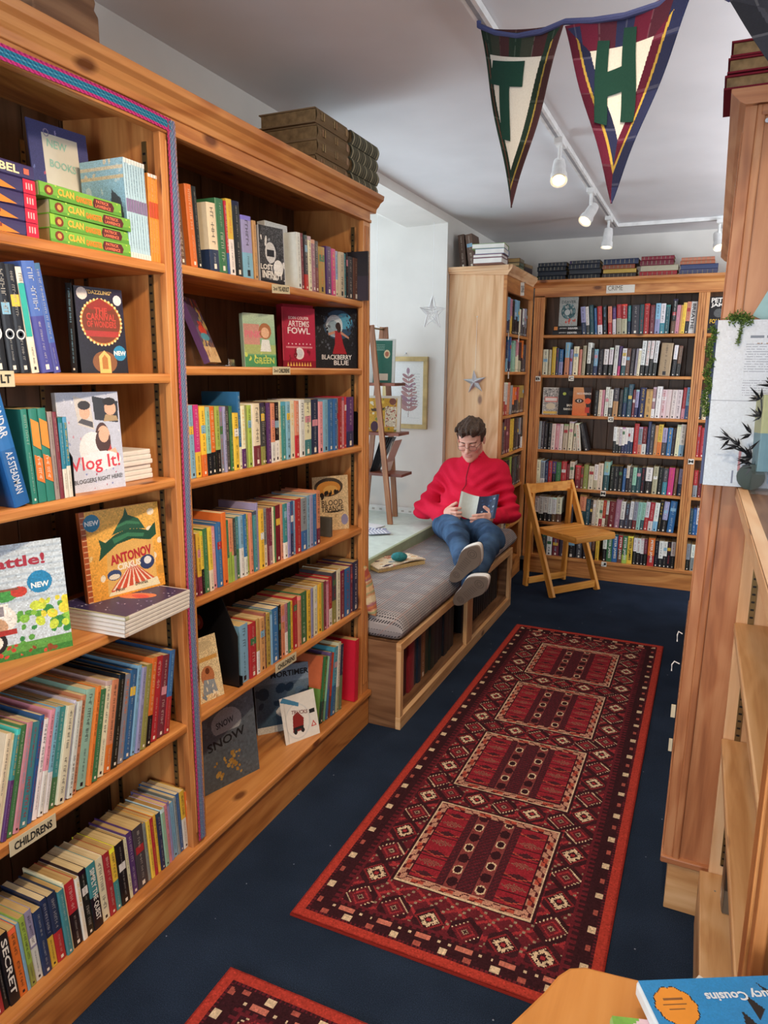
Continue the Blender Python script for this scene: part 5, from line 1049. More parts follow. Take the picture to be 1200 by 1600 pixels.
stackY(-.985, [('1f242c', .034, .215), ('2a3038', .032, .215), ('222a38', .034, .21), ('303640', .022, .205)], 'dark ribbed stack, second from corner', 'dark stack second from the corner')
stackY(-.755, [('3a3230', .030, .22), ('c0a04c', .026, .215), ('8a4a34', .028, .21), ('2a3450', .036, .225)], 'navy-topped stack above CRIME card', 'stack above the CRIME card')
stackY(-.512, [('a83238', .032, .235), ('b0a890', .036, .235), ('6a2030', .034, .21), ('7c2434', .024, .205)], 'red and maroon stack atop crime case', 'red and maroon stack')
stackY(-.262, [('4f5270', .034, .23), ('3c4668', .030, .225), ('a8654a', .022, .21), ('b8745a', .020, .20)], 'blue and terracotta stack atop crime case', 'blue and terracotta stack')
# books on the tall right-hand case
for k, (t, yo) in enumerate(((.045, 0), (.052, .0), (.050, .01))):
    tome((.0-.045+.01*(k == 0)+.3, 1.99+yo+.24*0, 2.1355+k*.053), PI/2*0+PI, .30, t, .20, '6d1f2c', ['lowest', 'middle', 'topmost'][k]+' red-covered old volume atop the tall right bookcase', 'red volumes on the right bookcase') if False else None
for k, t in enumerate((.030, .032, .033)):
    r = tome((-.050+.006*(2-k)+.24, 1.955+.22*0, 2.1355+k*.0335), PI/2, .20, t, .26, '6d1f2c', ['lowest', 'middle', 'topmost'][k]+' red-covered old volume on top of tall right bookcase', 'red volumes on the right bookcase')
    r.location = (.225+.004*k, 2.15, 2.1355+k*.0335)
# carved block on top of the left bookcase, nearest the viewer
b = MB(); b.prism([(0, 0), (.16, 0), (.16, .05), (.15, .06), (.155, .075), (.14, .10), (.14, .16), (0, .16)], 'x', -1.36, -1.20); o = b.build('wooden_corbel', OLDB, bevel=.003); o.location = (0, 1.075-.0, 2.146); tag(o, 'carved brown wooden block on top of the left bookcase at upper left', 'wooden block')

# ------------------------------------------------------------ bench with cushion
bn = thing('window_bench', 'wooden window bench with open book cubbies under the tweed cushion', 'bench', (-1.3, 3.5, 0))
def bp_(name, mat, mb, bev=.002): return mb.build(name, mat, bn, (-1.3, 3.5, 0), bevel=bev)
mb = MB(); mb.box(-1.598, -1.085, 2.592, 2.612, 0, .385, 'x'); bp_('side_panel', OLDB, mb)
mb = MB(); mb.box(-1.598, -1.085, 4.42, 4.44, 0, .385, 'x'); bp_('side_panel', OLDB, mb)
mb = MB(); mb.box(-1.50, -1.10, 2.612, 4.42, .05, .07, 'y'); mb.box(-1.50, -1.10, 2.612, 3.49, .0, .05, 'y'); bp_('cubby_floor', OLDB, mb)
mb = MB(); mb.box(-1.60, -1.10, 2.612, 4.42, .367, .385, 'y'); bp_('seat_board', OLDB, mb)
mb = MB(); mb.box(-1.50, -1.485, 2.612, 4.42, 0, .367, 'y'); bp_('back_panel', OLDB, mb)
for nm, a in (('front_rail', (-1.103, -1.08, 2.590, 4.442, .352, .388, 'y')), ('front_rail', (-1.103, -1.08, 2.590, 4.442, 0, .055, 'y')),
              ('front_post', (-1.103, -1.081, 2.591, 2.622, .055, .352, 'z')), ('front_post', (-1.103, -1.081, 3.50, 3.60, .055, .352, 'z')), ('front_post', (-1.103, -1.081, 4.395, 4.441, .055, .352, 'z'))):
    mb = MB(); mb.box(*a); bp_(nm, RAW, mb)
def tweed():
    m, nt, b = newmat('tweed_check', .95, .05)
    tc = N(nt, 'ShaderNodeTexCoord'); sx = N(nt, 'ShaderNodeSeparateXYZ'); L(nt, tc.outputs['Object'], sx.inputs[0])
    zx = N(nt, 'ShaderNodeMath', operation='SUBTRACT'); L(nt, sx.outputs[0], zx.inputs[0]); L(nt, sx.outputs[2], zx.inputs[1])
    def stripes(src, f, th):
        a = N(nt, 'ShaderNodeMath', operation='MULTIPLY'); a.inputs[1].default_value = f; L(nt, src, a.inputs[0])
        c = N(nt, 'ShaderNodeMath', operation='FRACT'); L(nt, a.outputs[0], c.inputs[0])
        d = N(nt, 'ShaderNodeMath', operation='LESS_THAN'); d.inputs[1].default_value = th; L(nt, c.outputs[0], d.inputs[0]); return d.outputs[0]
    s1 = stripes(zx.outputs[0], 78, .5); s2 = stripes(sx.outputs[1], 78, .5)
    w1 = stripes(zx.outputs[0], 7.5, .05); w2 = stripes(sx.outputs[1], 7.5, .05)
    b1 = stripes(zx.outputs[0], 7.5, .5); b2 = stripes(sx.outputs[1], 7.5, .5)
    ml = N(nt, 'ShaderNodeMath', operation='MULTIPLY'); L(nt, s1, ml.inputs[0]); L(nt, s2, ml.inputs[1])
    c = mix(nt, ml.outputs[0], s2l(hx('aaa5a6')), s2l(hx('34323a')))
    mx = N(nt, 'ShaderNodeMath', operation='MAXIMUM'); L(nt, b1, mx.inputs[0]); L(nt, b2, mx.inputs[1])
    mf = N(nt, 'ShaderNodeMath', operation='MULTIPLY'); mf.inputs[1].default_value = .25; L(nt, mx.outputs[0], mf.inputs[0])
    c = mix(nt, mf.outputs[0], c, s2l(hx('66636a')))
    m2 = N(nt, 'ShaderNodeMath', operation='MAXIMUM'); L(nt, w1, m2.inputs[0]); L(nt, w2, m2.inputs[1])
    m3 = N(nt, 'ShaderNodeMath', operation='MULTIPLY'); m3.inputs[1].default_value = .30; L(nt, m2.outputs[0], m3.inputs[0])
    c = mix(nt, m3.outputs[0], c, s2l(hx('b98a7c')))
    L(nt, c, b.inputs['Base Color'])
    n = N(nt, 'ShaderNodeTexNoise', ins={'Scale': 250}); L(nt, tc.outputs['Object'], n.inputs['Vector']); bump(nt, b, n.outputs[0], .3, .002)
    return m
TWEED = tweed()
def padded(name, x0, x1, y0, y1, z0, z1, r, mat, nx=18, ny=48, sag=None):
    """rounded upholstered slab"""
    U, V = [], []
    def axis(a, b, n):
        c = [a + r*(1-math.cos(t*PI/2/5)) for t in range(6)]; m = list(np.linspace(a+r, b-r, n))[1:-1]; return c+m+[b-(q-a) for q in c[::-1]]
    xs, ys = axis(x0, x1, nx), axis(y0, y1, ny)
    def edge(v, a, b):
        d = min(v-a, b-v); return 1.0 if d >= r else math.sqrt(max(0, 1-((r-d)/r)**2))
    P = []; zc = (z0+z1)/2; hh = (z1-z0)/2
    nx_, ny_ = len(xs), len(ys)
    for s in (1, -1):
        for y in ys:
            for x in xs:
                e = edge(x, x0, x1)*edge(y, y0, y1)
                z = z0 + r*.9 + (z1-z0-r*.9)*e if s == 1 else z0 + r*.9*(1-e)
                if s == 1:
                    z += .006*math.sin(x*9+y*3)*math.sin(y*5.3)*e
                    if sag: z -= sag(x, y)
                P.append((x, y, z))
    F = []
    n = nx_*ny_
    for j in range(ny_-1):
        for i in range(nx_-1):
            a = j*nx_+i; F.append((a, a+1, a+nx_+1, a+nx_)); F.append((n+a, n+a+nx_, n+a+nx_+1, n+a+1))
    return npmesh(name, np.array(P), np.array(F), mat)
o = padded('seat_cushion', -1.597, -1.078, 2.596, 4.535, .3865, .497, .05, TWEED, sag=lambda x, y: .022*math.exp(-((x+1.29)/.2)**2-((y-4.08)/.22)**2))
tag(o, 'long grey checked tweed cushion covering the window bench', 'cushion')
# old volumes in the cubbies
yv = 2.665
for k, (c, t) in enumerate((('5a1f2a', .028), ('6d2430', .034), ('3a1a20', .030), ('7a2632', .036), ('7a3a40', .022), ('2f3540', .022), ('1f2a38', .030), ('6b4a34', .046), ('243028', .040), ('1c2320', .046), ('1a2028', .046), ('171b22', .046), ('15191f', .046), ('171c24', .044), ('161a20', .04))):
    t *= 1.32; c = jit(tuple(min(1, q*1.25) for q in hx(c)), .02)
    upright(yv, -1.128-.004*(k % 3), .0704, t, .245-.012*(k % 2), .2, c, None, 0, ['dark red', 'red', 'blackish red', 'bright maroon', 'dusty red', 'slate', 'navy', 'patterned brown', 'dark green', 'green-black', 'blue-black', 'black', 'black', 'black', 'black'][k]+' old volume, '+ordn(k+1)+' from left in the near bench cubby', None, True, 'old volumes in the near bench cubby', k+5, marks=(k == 7), nm='antique_book'); yv += t+.0035
yv = 3.62
for k in range(15):
    t = .034+.008*(k % 3); c = ('14171c', '1a1f27', '20252c', '12161b')[k % 4]
    upright(yv, -1.150, .0704, t, .25-.01*(k % 2), .2, hx(c), None, 0, 'black old volume, '+ordn(k+1)+' from left in the far bench cubby', None, True, 'old volumes in the far bench cubby', k+9, marks=False, nm='antique_book'); yv += t+.004 + (.05 if k == 3 else 0)
# patterned scatter cushion
def pillow(name, label, loc, rot, w, h, t, paint):
    n = 46; P = []; C = []; F = []
    for s in (1, -1):
        for j in range(n+1):
            for i in range(n+1):
                u, v = i/n*2-1, j/n*2-1; e = (max(0, (1-u*u))*max(0, (1-v*v)))**.38; k = 1-.07*(u*u*(1-v*v)+v*v*(1-u*u))
                pinch = 1-.05*(1-abs(u*v)); P.append((s*t/2*e, u*w/2*(.93+.07*abs(v)**2), h/2+v*h/2*(.93+.07*abs(u)**2)))
                C.append(paint(u, v))
    m = (n+1)**2
    for j in range(n):
        for i in range(n):
            a = j*(n+1)+i; F.append((a, a+1, a+n+2, a+n+1)); F.append((m+a, m+a+n+1, m+a+n+2, m+a+1))
    o = npmesh(name, np.array(P), np.array(F), CLOTHC, np.array(C)); o.location = loc; o.rotation_euler = rot; tag(o, label, 'cushion'); return o
def kal(u, v):
    r = abs(u)+abs(v); a = math.sin(u*7)*.25+math.sin(v*9+u*3)*.2; k = int((r+a*.4)*9) % 7
    return hx(['b0584c', 'd9b489', '9aa07a', 'c98f6a', 'd8c6a2', 'a86a72', 'c47a52'][k])
pillow('scatter_cushion', 'orange and beige patterned scatter cushion at the near end of the bench', (-1.30, 2.655, .492), (0.0, -.25, 1.0), .25, .235, .11, kal)
# magazines / patterned pad with teal ball of wool
def pad():
    cn = Canvas(.30, .17, 90, hx('d8c4a8')); cn.blobs(50, .02, .06, [hx('b8705a'), hx('c99a6a'), hx('4a3a44'), hx('e6dccb'), hx('8a8f96'), hx('d9a89a')]).noise(.05)
    P, F, C = cn.grid(lambda u, v: np.stack([(v-.5)*.17, (u-.5)*.30, .030+.012*np.sin(u*3.1)+.008*np.cos(u*5+v*2)], -1))
    r = thing('fabric_pouch', 'floral fabric folder lying on the bench beside the sill', 'folder', (-1.445, 3.34, .492), (0, 0, -.55))
    P2 = P.copy(); o = npmesh('floral_cover', P, F[:, ::-1], CLOTHC, C, r, smooth=True); s = o.modifiers.new('s', 'SOLIDIFY'); s.thickness = .008; s.offset = -1
    b = MB(); b.box(-.083, .083, -.148, .148, .004, .027, 'y', hx('cfc6b4')); b.build('page_block', PAGE, r, bevel=.003)
pad()
def ball():
    n, m = 24, 14; P = []; F = []
    for j in range(m+1):
        for i in range(n):
            t, p = PI*j/m, 2*PI*i/n; r = 1+.03*math.sin(9*p+5*t)+.02*math.sin(14*t-3*p); P.append((.042*r*math.sin(t)*math.cos(p), .046*r*math.sin(t)*math.sin(p), .022*r*math.cos(t)))
    for j in range(m):
        for i in range(n): F.append((j*n+i, (j+1)*n+i, (j+1)*n+(i+1) % n, j*n+(i+1) % n))
    o = npmesh('small_pouch', np.array(P), np.array(F), plain('teal_wool', '2c7478', .8, .2, noise=.12, ns=90, bs=.3)); o.location = (-1.405, 3.325, .551); tag(o, 'small rounded teal pouch lying on the floral folder', 'pouch')
ball()
# ------------------------------------------------------------ rugs
def rug_canvas(w, h, cell=.0042):
    nx = int(w/cell); cn = Canvas(w, h, nx, hx('6e1f2a')); ny = cn.ny
    X = cn.U*w; Y = cn.V*h; a = cn.a
    RED, WINE, DARK, CRM, PEACH, NAVY, ORG = [cn.c(c) for c in ('963036', '5f2029', '35191f', 'cdb698', 'b38470', '3a2430', 'a84a3c')]
    def S(m, c): a[m] = c
    S(np.ones_like(X, bool), WINE)
    ex, ey = np.minimum(X, w-X), np.minimum(Y, h-Y); e = np.minimum(ex, ey)
    # field of diamonds
    def hexcell(cx, cy, hw, hh, kind):
        dx, dy = np.abs(X-cx)/hw, np.abs(Y-cy)/hh; q = np.maximum(dx*.62+dy*.75, dx); r = dx+dy
        if kind == 0:
            S(q < .95, DARK); S((r < .98) & (r > .84) & ((((X+Y)*120).astype(int) % 2) == 0), CRM); S((r < .84), WINE); S(r < .60, RED); S((r < .46), WINE); S((r < .22), CRM*.75); S((r < .12), DARK)
        else:
            S(q < .95, DARK*1.1); S(r < .92, RED*.85); S((r < .76), DARK); S(((r < .70) & (r > .42) & (((X*150).astype(int)+(Y*150).astype(int)) % 2 == 0)), CRM); S((np.abs(dx-.0) < .5) & (dy < .18), CRM); S((dx < .22) & (dy < .5), CRM); S((r < .34), DARK); S((dx < .12) & (dy < .12), RED)
    inner = e > .105
    bwx = .155                       # width of the side columns of diamonds
    # background lattice in red
    lat = (np.abs(((X/.047+Y/.034) % 2)-1) < .18) | (np.abs(((X/.047-Y/.034) % 2)-1) < .18); S(inner & lat, RED)
    S(inner & (((X*130).astype(int)*7+(Y*130).astype(int)*13) % 11 == 0), CRM*.7)
    xs = (.150, w-.150)
    k = 0; y = .137
    while y < h-.10:
        for i, cx in enumerate(xs): hexcell(cx, y, .048, .053, (k+i) % 2)
        k += 1; y += .1108
    N_ = 4; pw = .207; ph = .432; M0 = .246; gap = (h-2*M0-N_*ph)/(N_-1); cx = w/2
    rows_y = [.137]+[M0+ph+gap/2+(ph+gap)*i for i in range(N_-1)]+[h-.137]
    for ry in rows_y:
        for j in range(-2, 3) if .3 < ry < h-.3 else (-1.5, -.5, .5, 1.5): hexcell(cx+j*(.098 if .3 < ry < h-.3 else .105), ry, .046, .046, int(j+8) % 2)
    def cross(cx_, cy_, s): S((np.abs(X-cx_)+np.abs(Y-cy_) < s) , DARK); S((np.abs(X-cx_)+np.abs(Y-cy_) < s*.5), PEACH*.8); S((np.abs(X-cx_) < s*.2) & (np.abs(Y-cy_) < s*.2), CRM)
    for i in range(N_):
        cy = M0+ph/2+(ph+gap)*i; dx, dy = X-cx, Y-cy; ax_, ay_ = np.abs(dx), np.abs(dy)
        S((ax_ < pw+.008) & (ay_ < ph/2+.008), DARK)
        fr = (ax_ < pw) & (ay_ < ph/2); S(fr, PEACH)
        edge = np.minimum(pw-ax_, ph/2-ay_); along = np.where((pw-ax_) < (ph/2-ay_), dy, dx)
        S(fr & (edge < .006), CRM)
        S(fr & (edge > .007) & (edge < .030) & (np.abs(((along/.045) % 2)-1) < .42) & (np.abs(edge-.0175) < .008), ORG)
        zig = np.abs(edge-.0175-.008*np.sign(np.sin(along*140))*np.minimum(1, np.abs(np.sin(along*70))*2.5)) < .0028; S(fr & zig, WINE*.8)
        S(fr & (edge > .030) & (edge < .034), DARK)
        inn = (ax_ < pw-.034) & (ay_ < ph/2-.034); S(inn, WINE*1.05)
        iw = pw-.034; ih = ph/2-.034
        side = inn & (ax_ > .088)
        S(side, cn.c('8a2430')); v = (dy+ih)/(2*ih/7); fv = v-np.floor(v); S(side & (fv < .07), DARK)
        cxs = (.088+iw)/2; tt = np.abs(ax_-cxs)/((iw-.088)/2)
        S(side & (fv > .25+.0*tt) & (fv < .72-.35*tt) & (np.floor(v) % 2 == 0), DARK*1.3); S(side & (np.abs(fv-(.20+.28*tt)) < .05) & (np.floor(v) % 2 == 0), ORG)
        S(side & (np.floor(v) % 2 == 1) & (np.abs(fv-.5) < .32*(1-tt)) & (((X*190).astype(int)+(Y*190).astype(int)) % 2 == 0), PEACH*.72)
        mid = inn & (ax_ < .088); S(mid, DARK*1.25)
        S(mid & (np.abs((ax_-.044)) < .020), cn.c('7c3a3a'))
        S(mid & (((X*170).astype(int)+(Y*170).astype(int)*2) % 3 == 0) & (np.abs(ax_-.044) > .024), WINE)
        v2 = (dy+ih)/(2*ih/6.5); f2 = v2-np.floor(v2)-.5; rr = (np.abs(ax_-.044)/.017)**2+(f2/.38)**2
        odd = np.floor(v2) % 2 == np.where(dx > 0, 0, 1); S(mid & (rr < 1) & ~odd, DARK); S(mid & (rr < .9) & (rr > .5) & odd, CRM); S(mid & (rr <= .5) & odd, DARK*.9)
    # borders
    S((e < .105), DARK); S((e < .105) & (e > .098), WINE)
    along = np.where(ex < ey, Y, X)
    band = (e > .082) & (e < .098); S(band & (((along/.022) % 1) < .5), WINE)
    b2 = (e > .036) & (e < .060); m = (along/.140) % 1
    S(b2 & (m < .17) & (e > .037) & (e < .059), CRM); S(b2 & (m > .5) & (m < .65) & (e > .040) & (e < .056), cn.c('a05248'))
    yend = (ey < ex) & (ey > .060) & (ey < .092); m = (X/.115) % 1; S((ey > .064) & (ey < .088) & (ex > .08), DARK); S((ey > .066) & (ey < .086) & (ex > .08) & (m < .38), cn.c('bd7060')); S((ey > .070) & (ey < .080) & (ex > .08) & (m > .55) & (m < .62), CRM); S((ey > .072) & (ey < .082) & (ex > .08) & (m > .82) & (m < .88), CRM)
    b3 = (e > .028) & (e < .036); S(b3 & (((along/.012) % 1) < .5), WINE)
    S(e < .028, cn.c('a83a30')); S(e < .003, cn.c('8a2c26'))
    cn.noise(.07); return cn
def rug(label, x0, y0, w, h, crop=None):
    cn = rug_canvas(w, h)
    P, F, C = cn.grid(lambda u, v: np.stack([x0+u*w, y0+v*h, .0095+.0004*np.sin(u*37+v*61)+.0010*np.sin(v*9)*np.sin(u*4)], -1))
    if crop is not None:
        cy = P[F][:, :, 1].mean(1); F = F[cy > crop]; C = C[cy > crop]
    r = thing('rug', label, 'rug', (x0+w/2, y0+h/2, 0))
    npmesh('woven_pile', P, F, CLOTHC, C, r, (x0+w/2, y0+h/2, 0))
    b = MB(); b.box(x0-.002, x0+w+.002, y0-.002, y0+h+.002, .0008, .0068, 'y', hx('8e2a22')); b.build('backing', CLOTHC, r, (x0+w/2, y0+h/2, 0))
rug('long red patterned runner rug with four framed panels, along the aisle', -.945, 1.492, .825, 2.582)
rug('second red patterned rug, only its corner showing at bottom edge', -.985, -.55, .80, 1.818, .3)
# ------------------------------------------------------------ folding chair
def chair():
    f = Vector((.80, -.60, 0)); w = Vector((.60, .80, 0)); c0 = Vector((-.735, 4.865, 0))
    r = thing('folding_chair', 'light wooden folding chair with slatted seat before the crime shelves', 'chair', tuple(c0))
    off = tuple(c0)
    def part(nm, pts): b = MB(); [b.beam(*p) for p in pts]; b.build(nm, BEECH, r, off, bevel=.003)
    hw = .205
    def at(a, b, z): return c0+f*a+w*b+Vector((0, 0, z))
    for s in (-1, 1):
        part('leg', [(at(0, s*hw, 0), at(-.33, s*hw, .735), .045, .024, f)])
        part('leg', [(at(-.315, s*(hw-.028), 0), at(-.290, s*(hw-.028), .68), .040, .022, f)])
    part('stretcher', [(at(-.02, -hw+.012, .045), at(-.02, hw-.012, .045), .05, .020, (0, 0, 1))])
    part('stretcher', [(at(-.29, -hw+.03, .045), at(-.29, hw-.03, .045), .045, .020, (0, 0, 1))])
    # curved top rail
    b = MB(); n = 10
    for i in range(n):
        t0, t1 = i/n, (i+1)/n; q = lambda t: at(-.315-.02*math.sin(PI*t), -hw+2*hw*t, .700)
        hh = .075-.014*math.sin(PI*(t0+t1)/2); b.beam(q(t0), q(t1), hh, .022, (0, 0, 1))
    b.build('backrest', BEECH, r, off)
    # seat: five slats, dished
    for i in range(6):
        a0 = -.215+i*.062; b = MB(); b.beam(at(a0+.03, -.175, .440-.004*math.sin(i)), at(a0+.03, .175, .440-.004*math.sin(i)), .060, .014, f); b.build('seat_slat', BEECH, r, off, bevel=.003)
    part('seat_frame', [(at(-.215, s*.165, .422), at(.155, s*.165, .422), .034, .02, (0, 0, 1)) for s in (-1, 1)]+[(at(.15, -.175, .424), at(.15, .175, .424), .034, .02, (0, 0, 1)), (at(-.21, -.175, .424), at(-.21, .175, .424), .034, .02, (0, 0, 1))])
chair()
# ------------------------------------------------------------ window recess: picture, star, ladder
cn = Canvas(.26, .40, 130, hx('e4e8e6')); cn.noise(.02)
st = [(.60+.10*math.sin(t*1.6)-.12*t, .12+.70*t) for t in np.linspace(0, 1, 60)]
for u, v in st: cn.ell(u, v, .008, .006, '7a5f5c')
for k in range(8):
    t = .20+k*.10; u, v = st[min(59, int(t*59))]; s = 1-.05*k
    for sg in (-1, 1): cn.ell(u+sg*.13*s, v+.02, .135*s, .040*s, ['b08a88', 'a07c80', '9d7d8c'][k % 3], sg*.35)
cn.ell(st[-1][0], st[-1][1]+.03, .045, .05, 'a58a98').rect(.62, .1, .9, .105, 'c4ccca').lines(.7, .8, .9, 12, .045, 'd2d8d6')
pf = thing('framed_picture', 'framed leaf print in a pale gold frame hanging on the window reveal', 'picture', (-1.87, 4.497, 1.35))
def fr(nm, mat, b): b.build(nm, mat, pf, (-1.87, 4.497, 1.35), bevel=.002)
b = MB(); x0, x1, z0, z1 = -2.03, -1.708, 1.118, 1.592
for a in ((x0, x1, z0, z0+.03), (x0, x1, z1-.03, z1), (x0, x0+.03, z0+.03, z1-.03), (x1-.03, x1, z0+.03, z1-.03)): b.box(a[0], a[1], 4.472, 4.497, a[2], a[3], 'x')
fr('frame', plain('pale_gold_frame', 'c3ad78', .4, .5, .2, noise=.08), b)
P, F, C = cn.grid(lambda u, v: np.stack([x0+.03+u*(x1-x0-.06), np.full_like(u, 4.482), z0+.03+v*(z1-z0-.06)], -1)); npmesh('leaf_print', P, F, PAPERC, C, pf, (-1.87, 4.497, 1.35), smooth=False)
b = MB(); b.tube([(-1.87, 4.498, 1.612), (-1.87, 4.485, 1.618)], .004, 8); b.tube([(-1.87, 4.490, 1.615), (-1.89, 4.492, 1.595)], .001, 5); b.tube([(-1.87, 4.490, 1.615), (-1.85, 4.492, 1.595)], .001, 5); fr('hanging_hook', SILVER, b)
WIRE = plain('white_wire', 'fafbfc', .5)
def star_pts(R, r, n=5, rot=PI/2): return [((R if i % 2 == 0 else r)*math.cos(rot+i*PI/n), (R if i % 2 == 0 else r)*math.sin(rot+i*PI/n)) for i in range(2*n)]
sr = thing('hanging_star', 'white open-work wire star hanging on a thread in the window recess', 'ornament', (-1.655, 4.40, 1.86), (0, 0, .5))
b = MB(); p = star_pts(.085, .036)
sc = [(x, 0, z*1.25) for x, z in p]
b.tube(sc+[sc[0]], .0045, 6)
for i in range(0, 10, 2): b.tube([(0, 0, 0), sc[i]], .002, 5); b.tube([sc[i-1], sc[i+1 if i < 9 else 1]], .002, 5)
rs_ = random.Random(5)
for i in range(26):
    k = rs_.randrange(10); a = Vector(sc[k])*rs_.uniform(.3, .9); q = Vector(sc[(k+1) % 10])*rs_.uniform(.3, .95); b.tube([a, q], .0030, 5)
b.build('star', WIRE, sr); b = MB(); b.tube([(0, 0, .10), (0, 0, .545)], .0012, 5); b.build('thread', WIRE, sr)
b = MB(); b.tube([(-2.06, 4.44, 2.50), (-2.06, 4.44, 1.79)], .0015, 5); b.tube([(-2.06, 4.44, 1.79), (-2.055, 4.44, 1.775)], .006, 8); o = b.build('white_string', WIRE); tag(o, 'thin white string hanging in the window recess left of the star', 'string')
s2 = thing('hanging_star', 'silver faceted star on a thread hanging on the narrow bookcase panel', 'ornament', (-1.404, 4.536, 1.432))
b = MB(); p = star_pts(.080, .028, 5, PI/2+.1)
for i in range(10):
    a, q = p[i], p[(i+1) % 10]; b.face([(0, -.016, 0), (a[0], 0, a[1]), (q[0], 0, q[1])][::-1], (.8, .8, .8)); b.face([(0, .010, 0), (a[0], 0, a[1]), (q[0], 0, q[1])])
b.build('star', SILVER, s2); b = MB(); b.tube([(0, .005, .08), (.0, .010, .41)], .0008, 5); b.tube([(0, .005, .41), (0, .013, .412)], .003, 6); b.build('thread', WIRE, s2)
# ladder shelf on the sill
ld = thing('ladder_shelf', 'small dark wooden A-frame ladder shelf standing on the window sill', 'shelf', (-1.9, 4.12, .545))
def lp(nm, mat, b): return b.build(nm, mat, ld, (-1.9, 4.12, .545), bevel=.001)
for a, q in (((-1.918, 4.055, 1.77), (-1.778, 4.055, .546)), ((-1.936, 4.055, 1.77), (-2.075, 4.055, .546)), ((-1.918, 4.26, 1.77), (-1.85, 4.30, .546)), ((-1.936, 4.26, 1.77), (-2.07, 4.30, .546))):
    b = MB(); b.beam(a, q, .034, .016, (1, 0, 0)); lp('leg', LADW, b)
b = MB(); b.tube([(-1.927, 4.05, 1.755), (-1.927, 4.27, 1.755)], .006, 8); lp('hinge_rod', METALD, b)
for z, xr, yo in ((1.425, -1.765, 0), (1.12, -1.735, 0), (.865, -1.712, 0)):
    b = MB(); b.box(-2.16, xr, 4.07+yo, 4.24, z-.018, z, 'x'); lp('shelf', DARKW, b)
def fbY(label, x, y, z, w, h, t, cn, side, rz=-PI/2, tilt=.12, **k): return face_book(label, (x, y, z), rz, tilt, w, h, t, cn, side=side, **k)
cn = Canvas(.12, .26, 70, hx('2f6a5c')); cn.noise(.04).ell(.72, .68, .16, .10, 'd9c8a0').ell(.72, .68, .10, .06, 'b06a50').rect(.35, .06, .8, .22, 'd8c8b4').lines(.15, .9, .6, 4, .04, '8fb0a0')
fbY('green hardback with round badge standing on the top ladder shelf', -1.885, 4.145, 1.4255, .155, .27, .018, cn, hx('d8dcd8'), rz=-PI/2+.25)
cn = Canvas(.19, .21, 100, hx('c79a35')); cn.noise(.05, 2).blobs(40, .02, .05, [hx('e0c050'), hx('a8653a'), hx('d9d2b8'), hx('7f8a3f')]).rect(.6, .15, .98, .75, 'cdbfa4').blobs(60, .012, .03, [hx('a8483c'), hx('e6dccb'), hx('8a6a5c')], (.62, .15, .98, .75)).ell(.85, .9, .12, .1, '7a4638').ell(.25, .15, .13, .16, '4a2f44').poly([(.1, .68), (.6, .72), (.5, .62), (.15, .6)], '4a3420')
fbY('yellow picture book with dark figures on the middle ladder shelf', -1.885, 4.145, 1.1205, .235, .225, .03, cn, hx('d9d4c8'), rz=-PI/2+.2, nm='picture_book')
b = MB()
for k in range(6): b.beam((-1.945+.004*k, 4.14+.008*k, .8655), (-1.87+.012*k, 4.14+.008*k, 1.085), .08-.004*k, .002, (0, 1, .0), hx('2a2c33') if k < 4 else hx('3a3d46'))
o = b.build('spiral_notebook', PRINT); tag(o, 'dark open notebook standing on the lowest ladder shelf', 'notebook')
b = MB(); b.beam((-1.86, 4.16, .8655), (-1.775, 4.16, 1.07), .12, .003, (0, 1, 0), hx('b89a8a')); b.beam((-1.853, 4.16, .8655), (-1.79, 4.16, 1.065), .12, .002, (0, 1, 0), hx('e3dfda')); o = b.build('greeting_card', PRINT); tag(o, 'folded card leaning right on the lowest ladder shelf', 'card')
for k, (x, y, c, rz, lb) in enumerate(((-1.80, 3.86, '8f95b8', .3, 'lilac striped leaflet on the window sill, nearest the bookcase'), (-1.86, 3.95, 'd8dade', -.2, 'white leaflet on the sill under the lilac one'), (-1.74, 3.78, 'a9b0c4', .7, 'grey-blue leaflet on the sill front edge'))):
    b = MB(); b.box(-.07, .07, -.05, .05, 0, .003, 'x', hx(c))
    for j in range(6): b.box(-.06+j*.02, -.052+j*.02, -.045, .045, .003, .0035, 'x', hx('eceef2'))
    o = b.build('leaflet', PRINT); o.location = (x, y, .5455+.004*k); o.rotation_euler = (0, 0, rz); tag(o, lb, 'leaflet')
b = MB(); b.box(-2.35, -1.66, 4.425, 4.49, .5455, .575, 'x', hx('e6e8e6'))
for j in range(12): b.box(-2.30+j*.055, -2.28+j*.055, 4.4245, 4.4249, .555, .567, 'x', hx('b8b4ae'))
o = b.build('card_strip', PRINT, bevel=.003); tag(o, 'long white strip of card along the back of the window sill', 'tray')
